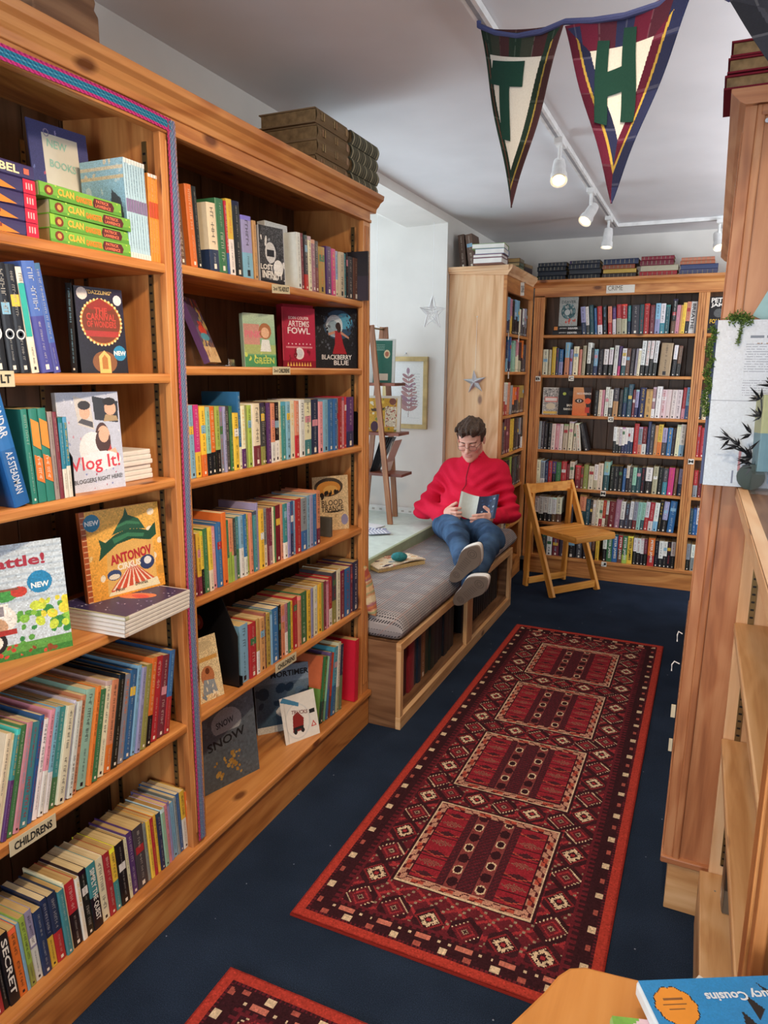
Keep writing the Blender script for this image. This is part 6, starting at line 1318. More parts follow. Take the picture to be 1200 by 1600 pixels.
# ------------------------------------------------------------ track lighting
def track(label, a, q):
    r = thing('light_track', label, 'light track', a); b = MB(); b.beam(a, q, .035, .022, (1, 0, 0) if abs(a[1]-q[1]) > .1 else (0, 1, 0)); rl = b.build('rail', METALW, r, a)
    b = MB(); v = Vector((0, 0, -.0113)); b.beam(Vector(a)+v, Vector(q)+v, .012, .001, (1, 0, 0) if abs(a[1]-q[1]) > .1 else (0, 1, 0)); b.build('rail_slot', plain('track_slot', '9a9a9c', .6), rl, a)
track('white lighting track running down the ceiling toward the back wall', (-.66, .6, 2.453), (-.672, 5.17, 2.453))
track('white lighting track crossing the ceiling before the back bookcase', (-.655, 5.19, 2.453), (.44, 5.19, 2.453))
def lamp(label, base, tgt, power):
    base = Vector(base); r = thing('track_spotlight', label, 'spotlight', tuple(base), (0, 0, 0), 'white track spotlights')
    b = MB(); b.box(-.018, .018, -.05, .05, -.022, 0, 'y'); b.build('mount', METALW, r, bevel=.002)
    b = MB(); b.tube([(0, 0, -.02), (0, 0, -.075)], .008, 8); b.tube([(0, 0, -.07), (.012, 0, -.09)], .006, 8); b.build('arm', METALW, r)
    c = Vector((0, 0, -.115)); d = (Vector(tgt)-base-c).normalized()
    b = MB(); b.tube([c-d*.055, c-d*.05, c-d*.02, c+d*.03, c+d*.032, c+d*.065], .03, 20, radii=[.012, .024, .028, .029, .034, .035], cap=False); b.tube([c-d*.056, c-d*.055], .012, 16); sh = b.build('shade', METALW, r, smooth=False)
    b = MB(); b.tube([c+d*.060, c+d*.062], .026, 20); b.build('lamp_face', LAMPF, sh)
    l = bpy.data.lights.new('spot', 'SPOT'); l.energy = power; l.color = (1, .78, .52); l.spot_size = 1.7; l.spot_blend = .7; l.shadow_soft_size = .03
    o = bpy.data.objects.new('spot_beam', l); COL.objects.link(o); o.location = base+c+d*.075; o.rotation_euler = d.to_track_quat('-Z', 'Y').to_euler()
lamp('nearest white track spotlight, between the T and H pennants', (-.661, 3.22, 2.442), (-.35, 1.9, .6), 16)
lamp('middle white track spotlight pointing left', (-.666, 4.10, 2.442), (-1.25, 3.0, .9), 14)
lamp('far white track spotlight at the track corner', (-.672, 4.85, 2.442), (-.74, 4.55, .4), 16)
lamp('white spotlight on the crossing track, beside the right bookcase', (-.045, 5.19, 2.442), (.25, 4.3, .9), 10)
# ------------------------------------------------------------ bunting
bt = thing('bunting', 'tartan-edged bunting with green letters T and H hanging from blue cord', 'bunting', (-.4, 1.8, 2.3))
boff = (-.4, 1.8, 2.3)
def pennant(A, B, Cc, letter, base, cols, fws, seed):
    """cloth triangle: A, B top corners, C the tip; cols = (outer, stripe, inner) for left, right, top; fws strip widths"""
    A, B, Cc = Vector(A), Vector(B), Vector(Cc)
    n = 240; m_ = 150; nrm = (B-A).cross(Cc-A).normalized(); P = []; F = []; C = []
    def wave(t, s): return nrm*(.006*math.sin(t*8+s*3+seed)*(.25+t*(1-t)*2)+.005*math.sin(s*7+seed*2)*(1-t))-Vector((0, 0, .010*math.sin(PI*min(1, max(0, s)))*(1-t)))
    for j in range(n+1):
        t = j/n; l = A.lerp(Cc, t); q = B.lerp(Cc, t)
        for i in range(m_+1): s = i/m_; P.append(tuple(l.lerp(q, s)+wave(t, s)))
    hL = (Cc-A).length; hR = (Cc-B).length; W_ = (B-A).length; area2 = (B-A).cross(Cc-A).length
    dA, dB, dT = area2/hL, area2/hR, area2/W_          # full distances from each side to the opposite corner
    for j in range(n):
        for i in range(m_):
            F.append((j*(m_+1)+i, j*(m_+1)+i+1, (j+1)*(m_+1)+i+1, (j+1)*(m_+1)+i)); s, t = (i+.5)/m_, (j+.5)/n
            dl = s*(1-t)*dA; dr = (1-s)*(1-t)*dB; dt = t*dT
            rel = [(dl/fws[0], 0, t*hL), (dr/fws[1], 1, t*hR), (dt/fws[2], 2, s*W_)]; rel.sort(); d, k, al = rel[0]
            if d < 1:
                co = cols[k]; c = hx(co[0]) if d < .46 else hx(co[1]) if d < .58 else hx(co[2])
                if k == 2: c = hx(co[int(al*16+seed) % 3]) if d > .10 else hx(co[0]); 
                if ((al*11+.3*k) % 1) < .06 and not (.46 <= d < .58): c = tuple(min(1, x*.8+.14) for x in c)
                if ((al*5.5+.6*k) % 1) < .5 and k != 2: c = tuple(x*.82 for x in c)
                C.append(c)
            else: C.append(base)
    o = npmesh('pennant', np.array(P), np.array(F), CLOTHC, np.array(C), bt, boff); sd = o.modifiers.new('s', 'SOLIDIFY'); sd.thickness = .003; sd.offset = 0
    if not letter: return
    b = MB(); U = B-A; D = Cc-(A+B)/2
    def loc(x, y, e):
        t = min(.98, y); s = .5+(x-.5)/(1-t); return (A+B)/2+U*(x-.5)+D*y+wave(t, s)+nrm*e
    for e in (.0045, -.0045):
        for (x0, y0, x1, y1, x2, y2, x3, y3) in letter:
            k = 12; q = lambda f, g: (x0+(x3-x0)*g+((x1+(x2-x1)*g)-(x0+(x3-x0)*g))*f, y0+(y3-y0)*g+((y1+(y2-y1)*g)-(y0+(y3-y0)*g))*f)
            for i in range(k):
                a, c_ = i/k, (i+1)/k
                for h_ in range(4): b.face([loc(*q(h_/4, a), e), loc(*q((h_+1)/4, a), e), loc(*q((h_+1)/4, c_), e), loc(*q(h_/4, c_), e)], hx('1f4038'))
    b.build('applique_letter', CLOTHC, o, boff)
T_ = [(.22, .18, .63, .17, .61, .31, .20, .32), (.345, .31, .475, .31, .47, .62, .365, .62)]
H_L = [(.325, .115, .42, .125, .42, .575, .325, .56), (.52, .075, .62, .09, .64, .575, .52, .56), (.415, .29, .525, .27, .525, .40, .415, .42)]
DG, BR, NV, WN = '26382f', '452d30', '2a3050', '5e2136'
pennant((-.668, 2.09, 2.425), (-.377, 1.80, 2.272), (-.520, 1.955, 1.922), T_, hx('d0d0c8'), ((DG, '7a4a3c', DG), (BR, 'a8934c', DG), (BR, DG, '3a4038')), (.026, .058, .060), 1)
pennant((-.369, 1.795, 2.262), (-.084, 1.50, 2.165), (-.225, 1.65, 1.848), H_L, hx('d0d0c8'), ((WN, 'b89c4a', NV), (NV, 'b89c4a', WN), (WN, '4a2634', NV)), (.058, .066, .060), 2)
pennant((-.030, 1.47, 2.118), (.25, 1.30, 2.13), (.11, 1.36, 1.86), [], hx('4a3140'), (('30323a', '4a4c56', '3f4048'),)*3, (.06, .06, .06), 3)
tape = MB(); tape.tube([(-.672, 2.10, 2.452), (-.668, 2.09, 2.428), (-.60, 2.02, 2.373), (-.52, 1.94, 2.322), (-.44, 1.86, 2.288), (-.373, 1.80, 2.274), (-.30, 1.72, 2.232), (-.225, 1.645, 2.198), (-.15, 1.57, 2.175), (-.084, 1.50, 2.170), (-.03, 1.47, 2.122), (.10, 1.385, 2.118), (.25, 1.30, 2.135), (.45, 1.2, 2.25)], .0065, 8, hx('4c5480')); tape.build('cord', CLOTHC, bt, boff)

# ------------------------------------------------------------ display table, near right
tb = thing('display_table', 'low wooden table with rounded veneered top, bottom right corner', 'table', (0.05, .48, 0))
o0 = (0.05, .48, 0)
poly = [(-.235, .365), (-.131, .613), (-.108, .666), (-.098, .695), (-.088, .711), (-.072, .720), (-.040, .7235), (.024, .732), (.18, .748), (.33, .76), (.36, .40), (.2, .2), (-.2, .2)]
mb = MB(); mb.prism(poly, 'z', .824, .85)
mb.u = [[(p[1], p[0]) for p in [mb.v[i] for i in f]] for f in mb.f]
mb.build('tabletop', TABW, tb, o0, bevel=.004)
for x, y in ((-.12, .50), (-.14, .26), (.30, .26), (.28, .70)): mb = MB(); mb.tube([(x, y, 0), (x, y, .824)], .02, 12, radii=[.015, .022]); mb.build('leg', TABW, tb, o0, smooth=True)
def board_book(label, loc, rz, w, h, t, cn, texts=(), edge='e9eef2', back=None, grp=None):
    """lies flat: cover faces up; local X = width, Y = height"""
    r = thing('board_book', label, 'book', loc, (0, 0, rz), grp)
    b = MB(); b.box(0, w, 0, h, 0, t, 'x', hx(edge)); b.build('cover', PRINT, r, bevel=.004)
    P, F, C = cn.grid(lambda u, v: np.stack([.002+u*(w-.004), .002+v*(h-.004), np.full_like(u, t+.0006)], -1)); npmesh('cover_picture', P, F, PRINT, C, r, smooth=False)
    for s, cx, cy, hh, col, flip, ww in texts:
        m = MB(); vs, fs, asp = text_geo(s, .03); W2 = ww or asp*hh; sg = -1 if flip else 1
        m.mesh([(cx+sg*(u-.5)*W2, cy+sg*(v-.5)*hh, t+.0012) for u, v in vs], fs, hx(col)); m.build('title_lettering', PRINT, r)
    return r
cn = Canvas(.20, .20, 60, hx('7db54c')); cn.noise(.03).ell(.35, .85, .3, .2, 'e8c8d0').ell(.3, .8, .2, .14, 'f0f0ee').rect(.8, 0, 1, 1, 'e2e6da')
board_book('green board book with a pale face, lowest in the pile on the table', (.016, .476, .8505), .30, .20, .185, .014, cn, edge='9cc47a')
cn = Canvas(.17, .2, 60, hx('8fbf5c')); cn.noise(.03).rect(0, .86, 1, 1, 'e6e6de').blobs(8, .04, .09, [hx('d8607a'), hx('e8a0ac')], (.5, .6, 1, .95)).rect(.0, .55, .4, .86, '8fc0dc')
board_book('white-edged green book poking out behind the blue fish book', (-.040, .580, .8505), -.46, .13, .185, .0135, cn, edge='e3e6de')
cn = Canvas(.22, .21, 150, hx('2f8fd0')); cn.noise(.02)
cn.blobs(1, .01, .011, [hx('2f8fd0')])
for a in range(10): cn.ell(.13+.065*math.cos(a*2*PI/10), .84+.075*math.sin(a*2*PI/10), .042, .045, '2a2018')
for a in range(10): cn.ell(.13+.060*math.cos(a*2*PI/10), .84+.070*math.sin(a*2*PI/10), .042, .045, 'f09a34')
cn.ell(.13, .84, .085, .09, 'f09a34')
for q, w_ in ((.875, .10), (.845, .12), (.815, .08)): cn.rect(.13-w_/2, q, .13+w_/2, q+.010, '8a5a30')
cn.poly([(.42, .36), (.50, .52), (.60, .66), (.66, .76), (.72, .80), (.74, .72), (.71, .60), (.64, .44), (.50, .32)], '222428').poly([(.44, .38), (.52, .52), (.61, .65), (.67, .74), (.71, .76), (.72, .70), (.69, .60), (.62, .46), (.50, .35)], 'dfe3d2')
cn.poly([(.66, .78), (.60, .96), (.70, .84), (.86, .90), (.76, .78)], '222428').poly([(.50, .66), (.44, .80), (.40, .66), (.47, .58)], '222428').poly([(.56, .80), (.50, .90), (.50, .74)], '222428').poly([(.72, .60), (.82, .60), (.72, .54)], '222428')
for k in range(9): cn.ring(.50+.022*k, .46+.034*k, .035, .03, .3, '7fa88c')
cn.poly([(.80, 1), (.84, .90), (.88, .94), (.90, .82), (.95, .86), (.97, .74), (1, .78), (1, 1)], 'ee8a54')
for k in range(4): cn.poly([(.82+.05*k, 1), (.86+.05*k, .80), (.875+.05*k, .80), (.845+.05*k, 1)], '4a2f52')
cn.poly([(0, .5), (.12, .6), (.3, .48), (.2, .3), (0, .3)], '222428').poly([(0, .48), (.12, .56), (.26, .46), (.2, .33), (0, .33)], 'e3e6ea').ell(.36, .5, .04, .08, '222428')
board_book('blue board book with a fish, on top of the table pile', (.074, .510, .8650), .48, .205, .20, .018, cn, texts=[('Lucy Cousins', .098, .176, .014, 'e8f2f8', True, .072)], edge='dfe9f0')
# ------------------------------------------------------------ open book display on the low case
ob = thing('book_display', 'open book standing on the low bookcase as a display with moss edges', 'display', (.0, 1.93, 1.2340), (0, 0, 0))
W_, H_ = .36, .388
cn = Canvas(W_, H_, 190, hx('cfd8e4')); cn.grad('c6d6e6', 'd4dae2').noise(.015, 2)
cn.rect(0, .515, 1, .522, '9aa5b4').lines(.20, .90, .95, 1, .03, '7f8896', lw=.5).lines(.24, .86, .6, 1, .02, 'a5876f', lw=.3)
for i in range(22): cn.rect(.18, .55+i*.0145, .86, .5545+i*.0145, 'a0a9b8')
rsx = np.random.RandomState(3); m = (rsx.rand(cn.ny, cn.nx) < .22) & (cn.V > .54) & (cn.V < .88); cn.a[m] = cn.c('cfd8e4')
cn.poly([(.50, .50), (.90, .50), (.95, .10), (.62, .02), (.40, .02), (.42, .14), (.52, .16)], '9ec3dc').blobs(8, .02, .05, [hx('8fb86a'), hx('b5cf7a')], (.52, .30, .9, .44)).rect(.38, .03, .60, .12, '8fbad8').rect(.20, .10, .215, .24, 'b88a92').rect(.17, .02, .18, .10, '7a86a0')
def obf(u, v): return np.stack([u*W_+(1-v)*.0, -.012-.035*(1-v)+.004*np.sin(v*3.14), .002+v*H_], -1)
P, F, C = cn.grid(obf); npmesh('open_pages', P, F, PAPERC, C, ob, smooth=True)
b = MB(); b.beam((-.004, -.026, .001), (-.004, .006, H_), .006, .004, (1, 0, 0), hx('4d5a80')); b.mesh([(0, -.046, .0015), (0, -.012, H_), (W_, -.012, H_), (W_, -.046, .0015), (0, -.012, .0015), (0, .012, H_), (W_, .012, H_), (W_, -.012, .0015)], [(4, 5, 1, 0), (0, 3, 7, 4), (1, 5, 6, 2), (3, 2, 6, 7)], hx('dfe3df')); b.build('page_block', PAPERC, ob)
b = MB(); b.mesh([(-.006, -.010, 0), (-.006, .016, H_+.004), (W_, .016, H_+.004), (W_, -.010, 0), (-.006, -.006, 0), (-.006, .021, H_+.004), (W_, .021, H_+.004), (W_, -.006, 0)], [(0, 3, 2, 1), (4, 5, 6, 7), (0, 1, 5, 4), (1, 2, 6, 5), (0, 4, 7, 3)], hx('3c4672')); b.build('book_cover', PAPERC, ob)
MOSS = attr_mat('dry_moss', .95, .25, .5, .05, 150)
def moss(nm, label, pts, R, n, par=None, loc=None):
    b = MB(); rs = random.Random(len(pts)*7+n)
    for _ in range(n):
        p = Vector(pts[rs.randrange(len(pts))]); d = Vector((rs.gauss(0, 1), rs.gauss(0, 1), rs.gauss(0, 1))).normalized(); q = p+d*R*rs.uniform(.1, 1); e = Vector((rs.gauss(0, 1), rs.gauss(0, 1), rs.gauss(0, 1))).normalized()*R*.4; f = d.cross(e).normalized()*.0012
        c = hx(rs.choice(['5f7a3a', '4c6a34', '7a8f4c', '3f5a30'])); b.face([q-f, q+f, q+e+f*.5, q+e-f*.5], c); b.face([q-f, q+e*.6+d*.004, q+e+f], c)
    return b
b = moss('', '', [(.03, -.01, H_+.004), (.045, -.01, H_+.006), (.06, -.012, H_+.002)], .016, 500); bb = moss('', '', [(.12+.012*i, -.012, H_+.003) for i in range(8)], .008, 380)
for src in (bb, moss('', '', [(-.010+.004*math.sin(i), -.018, .37-.0095*i) for i in range(22)], .010, 1100), moss('', '', [(.052-.0005*i, -.022, .38-.004*i) for i in range(12)], .005, 160)):
    b.mesh(src.v, src.f, list(src.c))
o = b.build('moss_trim', MOSS, ob); o['kind'] = 'stuff'
b = moss('', '', [(.17+.012*i, 1.87+.005*(i % 3), 1.247) for i in range(7)], .020, 1500); o = b.build('moss_clump', MOSS); tag(o, 'clump of green moss on the low bookcase by the open book', 'moss'); o['kind'] = 'stuff'
# black paper-cut plant in front of the pages
def leafy():
    r = thing('artificial_plant', 'black plastic bamboo sprig standing before the open book pages', 'plant', (.105, 1.870, 1.234))
    b = MB(); rs = random.Random(11); S = [((0, 0, 0), (.01, -.005, .12), (.028, -.004, .26)), ((0, 0, .02), (-.02, -.008, .09), (-.055, -.010, .118)), ((0, 0, .04), (.012, -.006, .13), (.0, -.01, .21))]
    for s in S: b.tube(s, .0016, 6, hx('23262c'))
    b.build('stem', PRINT, r)
    def leaf(b, p, d, L_, w):
        p = Vector(p); d = Vector(d).normalized(); s = d.cross(Vector((0, -1, .2))).normalized(); n = Vector((0, -1, 0))
        q = [p, p+d*L_*.35+s*w+n*.002, p+d*L_*.35-s*w+n*.002, p+d*L_-n*.003]
        b.face([q[0], q[1], q[3]], hx('1e2126')); b.face([q[0], q[3], q[2]], hx('2b2e36')); b.face([q[0]+n*.0006, q[2]+n*.0006, q[3]+n*.0006, q[1]+n*.0006], hx('1b1d22'))
    nodes = [(-.055, -.010, .118, PI), (-.035, -.008, .10, 2.4), (-.018, -.008, .088, 1.9), (-.012, -.006, .13, 2.8), (.0, -.01, .21, 2.5), (.004, -.01, .17, 2.9), (.022, -.004, .24, 2.0), (.028, -.004, .26, 1.2), (.012, -.005, .15, .6), (-.003, -.006, .06, 3.5), (.015, -.005, .19, .3), (-.005, -.008, .075, 2.9)]
    k = 0
    for x, y, z, a in nodes:
        c = MB()
        for j in range(6):
            t = a+rs.uniform(-1.1, 1.1); leaf(c, (x, y, z), (math.cos(t), rs.uniform(-.5, .1), math.sin(t)*.8), rs.uniform(.022, .042), rs.uniform(.002, .0042))
        c.build('leaf_cluster', PRINT, r)
    b = MB(); b.tube([(-.004, .004, .03), (-.004, -.010, .03)], .030, 20, hx('22352f')); b.build('round_base', PRINT, r)
leafy()
# small weathered book standing at the right of the display
upright(0, 0, 0, .04, .175, .11, hx('a9b088'), hx('6f94a4'), 0, 'small green-spined book standing upright before the open book display', seed=61, nm='hardback_book', hard=True, marks=False)
o = COL.objects[-1]
for q in COL.objects:
    if q.get('label') == 'small green-spined book standing upright before the open book display': q.location = (.112, 1.85, 1.2790); q.rotation_euler = (0, -.03, -PI/2+.25)
b = MB(); b.box(.10, .17, 1.80, 1.865, 1.2338, 1.2785, 'x'); o = b.build('display_block', ACR); tag(o, 'clear block under the small green-spined book on the low bookcase', 'stand')
b = MB(); b.box(-.05, .05, -.0015, .0, -.05, .05, 'x', hx('9fc4c6')); b.box(-.01, .05, -.0018, -.0015, -.02, .035, 'x', hx('d3dfe4')); o = b.build('postcard', PAPERC); o.location = (.140, 1.969, 1.660); o.rotation_euler = (0, .45, 0); tag(o, 'pale teal card pinned askew on the tall right bookcase panel', 'card')
b = MB(); b.beam((0, 0, 0), (.045, -.0, -.018), .008, .004, (0, 0, 1)); b.beam((.045, 0, .005), (.045, 0, -.03), .008, .004, (1, 0, 0)); o = b.build('shelf_hook', SILVER); o.location = (.120, 1.86, .17); tag(o, 'small metal hook lying on the bottom shelf of the low case', 'hook')
for k, (y, c, lb) in enumerate(((1.895, '3a322c', 'dark bundle of old books on the low case bottom shelf'),)):
    rs = np.random.RandomState(8)
    upright(1.78, .0, 0, .09, .22, .12, hx(c), hx('6f665a'), 0, lb, seed=62, marks=True, hard=True)
    for q in COL.objects:
        if q.get('label') == lb: q.location = (.135, 1.78+.09, .1740); q.rotation_euler = (0, 0, PI+.012)
# price tags hooked on the front of the tall right case
for k, (z, w) in enumerate(((.82, .018), (.735, .03), (.60, .02), (.50, .016))):
    b = MB()
    if k < 2: b.tube([(-.014, 1.975, z), (-.018-w*.3, 1.972, z+.006), (-.016-w*.55, 1.972, z-.004), (-.014-w*.6, 1.972, z-.022)], .0016, 6); nm = 'wire_hook'; mt = WIRE
    else: b.box(-.014-w*.5, -.013, 1.968, 1.972, z-.018, z+.018, 'x'); nm = 'price_tag'; mt = CARD
    o = b.build(nm, mt); tag(o, ['upper white wire hook', 'larger white wire hook', 'small cream tag', 'lowest cream tag'][k]+' sticking out of the tall right bookcase edge', 'hook' if k < 2 else 'tag')

# ------------------------------------------------------------ the reader
def surfnet(fn, lo, hi, h):
    """surface of fn(X,Y,Z)=0 as quads"""
    ax = [np.arange(lo[i], hi[i]+h, h, dtype=np.float32) for i in range(3)]
    X, Y, Z = np.meshgrid(*ax, indexing='ij'); D = fn(X, Y, Z).astype(np.float32); nx, ny, nz = D.shape
    ins = D < 0
    acc = np.zeros((nx-1, ny-1, nz-1, 3), np.float32); cnt = np.zeros((nx-1, ny-1, nz-1), np.float32)
    cor = [(i, j, k) for i in (0, 1) for j in (0, 1) for k in (0, 1)]
    sl = lambda c: D[c[0]:nx-1+c[0], c[1]:ny-1+c[1], c[2]:nz-1+c[2]]
    for a in cor:
        for d in range(3):
            if a[d] == 0:
                b = list(a); b[d] = 1; da, db = sl(a), sl(b); m = (da < 0) != (db < 0)
                with np.errstate(divide='ignore', invalid='ignore'): t = np.where(m, da/(da-db), 0)
                for q in range(3): acc[..., q] += np.where(m, a[q]+(t if q == d else 0), 0)
                cnt += m
    act = cnt > 0; idx = -np.ones(act.shape, np.int64); idx[act] = np.arange(act.sum())
    ii = np.argwhere(act); V = (acc[act]/cnt[act][:, None]+ii)*h+np.array(lo, np.float32)
    F = []
    def quads(m, cells, flip):
        e = np.argwhere(m)
        if len(e) == 0: return
        q = np.stack([idx[tuple((e+np.array(c)).T)] for c in cells], 1); s = flip[tuple(e.T)]; q[s] = q[s][:, ::-1]; F.append(q)
    A = ins[:-1, 1:-1, 1:-1] != ins[1:, 1:-1, 1:-1]; quads(A, [(0, 0, 0), (0, 1, 0), (0, 1, 1), (0, 0, 1)], ~ins[:-1, 1:-1, 1:-1])
    A = ins[1:-1, :-1, 1:-1] != ins[1:-1, 1:, 1:-1]; quads(A, [(0, 0, 0), (0, 0, 1), (1, 0, 1), (1, 0, 0)], ~ins[1:-1, :-1, 1:-1])
    A = ins[1:-1, 1:-1, :-1] != ins[1:-1, 1:-1, 1:]; quads(A, [(0, 0, 0), (1, 0, 0), (1, 1, 0), (0, 1, 0)], ~ins[1:-1, 1:-1, :-1])
    return V, np.concatenate(F)
def cap(P, a, b, ra, rb, sc=None):
    X, Y, Z = P; a = np.array(a, float); b = np.array(b, float); d = b-a; L2 = float(d@d)
    t = np.clip(((X-a[0])*d[0]+(Y-a[1])*d[1]+(Z-a[2])*d[2])/L2, 0, 1)
    return np.sqrt((X-a[0]-t*d[0])**2+(Y-a[1]-t*d[1])**2+(Z-a[2]-t*d[2])**2)-(ra+(rb-ra)*t)
def elp(P, c, r, F=None):
    X, Y, Z = P; x, y, z = X-c[0], Y-c[1], Z-c[2]
    if F is not None: x, y, z = x*F[0][0]+y*F[0][1]+z*F[0][2], x*F[1][0]+y*F[1][1]+z*F[1][2], x*F[2][0]+y*F[2][1]+z*F[2][2]
    k = np.sqrt((x/r[0])**2+(y/r[1])**2+(z/r[2])**2); return (k-1)*min(r)
def smin(a, b, k):
    h = np.clip(.5+.5*(b-a)/k, 0, 1); return b*(1-h)+a*h-k*h*(1-h)
def U_(k, *ds):
    r = ds[0]
    for d in ds[1:]: r = smin(r, d, k)
    return r
SL, SR = (-1.465, 4.315, .880), (-1.165, 4.315, .890)
EL, ER = (-1.600, 4.170, .640), (-1.050, 4.200, .655)
WL, WR = (-1.400, 4.000, .662), (-1.085, 3.985, .672)
KL, KR = (-1.215, 3.68, .615), (-1.010, 3.68, .615)
HL, HR = (-1.385, 4.03, .585), (-1.205, 4.03, .585)
def torso(P, g=0):
    return U_(.05, elp(P, (-1.295, 4.07, .590), (.185+g, .135+g, .105+g)), elp(P, (-1.30, 4.155, .70), (.165+g, .125+g, .115+g)),
              elp(P, (-1.31, 4.26, .82), (.19+g, .115+g, .12+g)), cap(P, (-1.43, 4.315, .885), (-1.20, 4.315, .893), .062+g, .062+g), cap(P, (-1.315, 4.31, .90), (-1.315, 4.295, .965), .072+g, .060+g))
def arms(P, g=0):
    return U_(.03, cap(P, SL, EL, .066+g, .050+g), cap(P, EL, WL, .050+g, .036+g), cap(P, SR, ER, .066+g, .050+g), cap(P, ER, WR, .050+g, .036+g))
def folds(P):
    X, Y, Z = P
    def m(c, r): return np.exp(-(((X-c[0])**2+(Y-c[1])**2+(Z-c[2])**2)/r**2))
    f = .010*np.sin((Z*1.0+X*.55)*95+2*np.sin(X*14))*(m(EL, .11)+.8*m((-1.53, 4.2, .78), .1))+.010*np.sin((Z-X*.5)*92+2*np.sin(Y*12))*(m(ER, .11)+.8*m((-1.09, 4.22, .78), .1))
    f += .012*np.sin(Z*72+3*np.sin((X+1.31)*7)+X*6)*(m((-1.30, 4.08, .70), .13)+.5*m((-1.30, 4.12, .80), .1))
    f += .009*np.sin((X*.8+Z*1.0)*88)*(m((-1.42, 4.22, .80), .10))+.009*np.sin((X*-.8+Z*1.0)*88)*m((-1.20, 4.22, .80), .10)+.005*np.sin(Z*60+X*25)*m((-1.31, 4.2, .86), .09)
    f += .004*np.sin((X+Y)*70+Z*30)*(m((-1.48, 4.06, .65), .09)+m((-1.06, 4.05, .66), .08))
    return f
def jacket(X, Y, Z):
    P = (X, Y, Z); d = smin(torso(P, .012), arms(P, .006), .035)
    d = smin(d, np.maximum(cap(P, (-1.315, 4.30, .95), (-1.315, 4.285, .985), .068, .060), 0*X-1), .015)
    d = d+folds(P)
    return np.maximum(d, -(Z-.585)-.0*X)
man = thing('person', 'person in a red zip jacket and jeans reading a book on the window bench', 'person', (-1.3, 4.05, .5))
moff = (-1.3, 4.05, .5)
V, F = surfnet(jacket, (-1.72, 3.90, .54), (-.92, 4.46, 1.08), .0065)
def creased(m, scale, dist):
    nt = m.node_tree; b = nt.nodes['Principled BSDF']; tc = N(nt, 'ShaderNodeTexCoord'); mp = N(nt, 'ShaderNodeMapping'); mp.inputs['Scale'].default_value = (scale*.5, scale*.5, scale); mp.inputs['Rotation'].default_value = (.4, .3, 0)
    L(nt, tc.outputs['Object'], mp.inputs[0]); n = N(nt, 'ShaderNodeTexNoise', noise_type='RIDGED_MULTIFRACTAL', ins={'Scale': 1.0, 'Detail': 2, 'Distortion': .6}); L(nt, mp.outputs[0], n.inputs['Vector'])
    bm = N(nt, 'ShaderNodeBump', ins={'Strength': .55, 'Distance': dist}); L(nt, n.outputs[0], bm.inputs['Height']); old = b.inputs['Normal'].links[0].from_socket if b.inputs['Normal'].links else None
    if old: L(nt, old, bm.inputs['Normal'])
    L(nt, bm.outputs[0], b.inputs['Normal']); return m
RED = creased(plain('red_jersey', 'd2193c', .8, .15, noise=.04, ns=200, bs=.25), 9, .012)
jk = npmesh('jacket', V, F, RED, None, man, moff)
def jeans(X, Y, Z):
    P = (X, Y, Z)
    d = U_(.03, elp(P, (-1.295, 4.06, .575), (.19, .135, .10)), cap(P, HL, KL, .086, .064), cap(P, KL, AL, .062, .046), cap(P, HR, KR, .086, .064), cap(P, KR, AR, .062, .046))
    def m(c, r): return np.exp(-(((X-c[0])**2+(Y-c[1])**2+(Z-c[2])**2)/r**2))
    f = .009*np.sin(Y*75+2*np.sin(X*20)+Z*30)*(m(KL, .12)+m(KR, .12))+.006*np.sin(Y*60+X*40)*(m((-1.3, 3.95, .62), .12))+.005*np.sin(Y*85+X*20)*(m(AL, .1)+m(AR, .1))
    return d+f
# feet: heel, toe (sole plane faces the viewer)
FEET = [((-1.086, 3.22, .482), (-.915, 3.105, .712)), ((-1.082, 3.235, .352), (-.855, 3.09, .580))]
FT = []
for (h, t) in FEET:
    h, t = Vector(h), Vector(t); Lx = (t-h).normalized(); mid = (h+t)/2; h = mid-Lx*.155; nn = Vector((0.05, -1, -.12)); nn = (nn-Lx*nn.dot(Lx)).normalized(); sd = Lx.cross(nn); FT.append((h, Lx, nn, sd))
AL = tuple(FT[0][0]+FT[0][1]*.045-FT[0][2]*.115); AR = tuple(FT[1][0]+FT[1][1]*.045-FT[1][2]*.115)
V, F = surfnet(jeans, (-1.52, 3.10, .28), (-.86, 4.26, .76), .0075)
def denim():
    m, nt, b = newmat('blue_denim', .85, .1); tc = N(nt, 'ShaderNodeTexCoord')
    n = N(nt, 'ShaderNodeTexNoise', ins={'Scale': 9, 'Detail': 4}); L(nt, tc.outputs['Object'], n.inputs['Vector']); n2 = N(nt, 'ShaderNodeTexNoise', ins={'Scale': 400}); L(nt, tc.outputs['Object'], n2.inputs['Vector'])
    r = ramp(nt, n.outputs[0], [(.35, '2b3c55'), (.65, '486486')]); L(nt, mix(nt, .25, r.outputs[0], n2.outputs[1], 'OVERLAY'), b.inputs['Base Color']); bump(nt, b, n2.outputs[0], .3, .002); return m
npmesh('jeans', V, F, creased(denim(), 10, .012), None, man, moff)
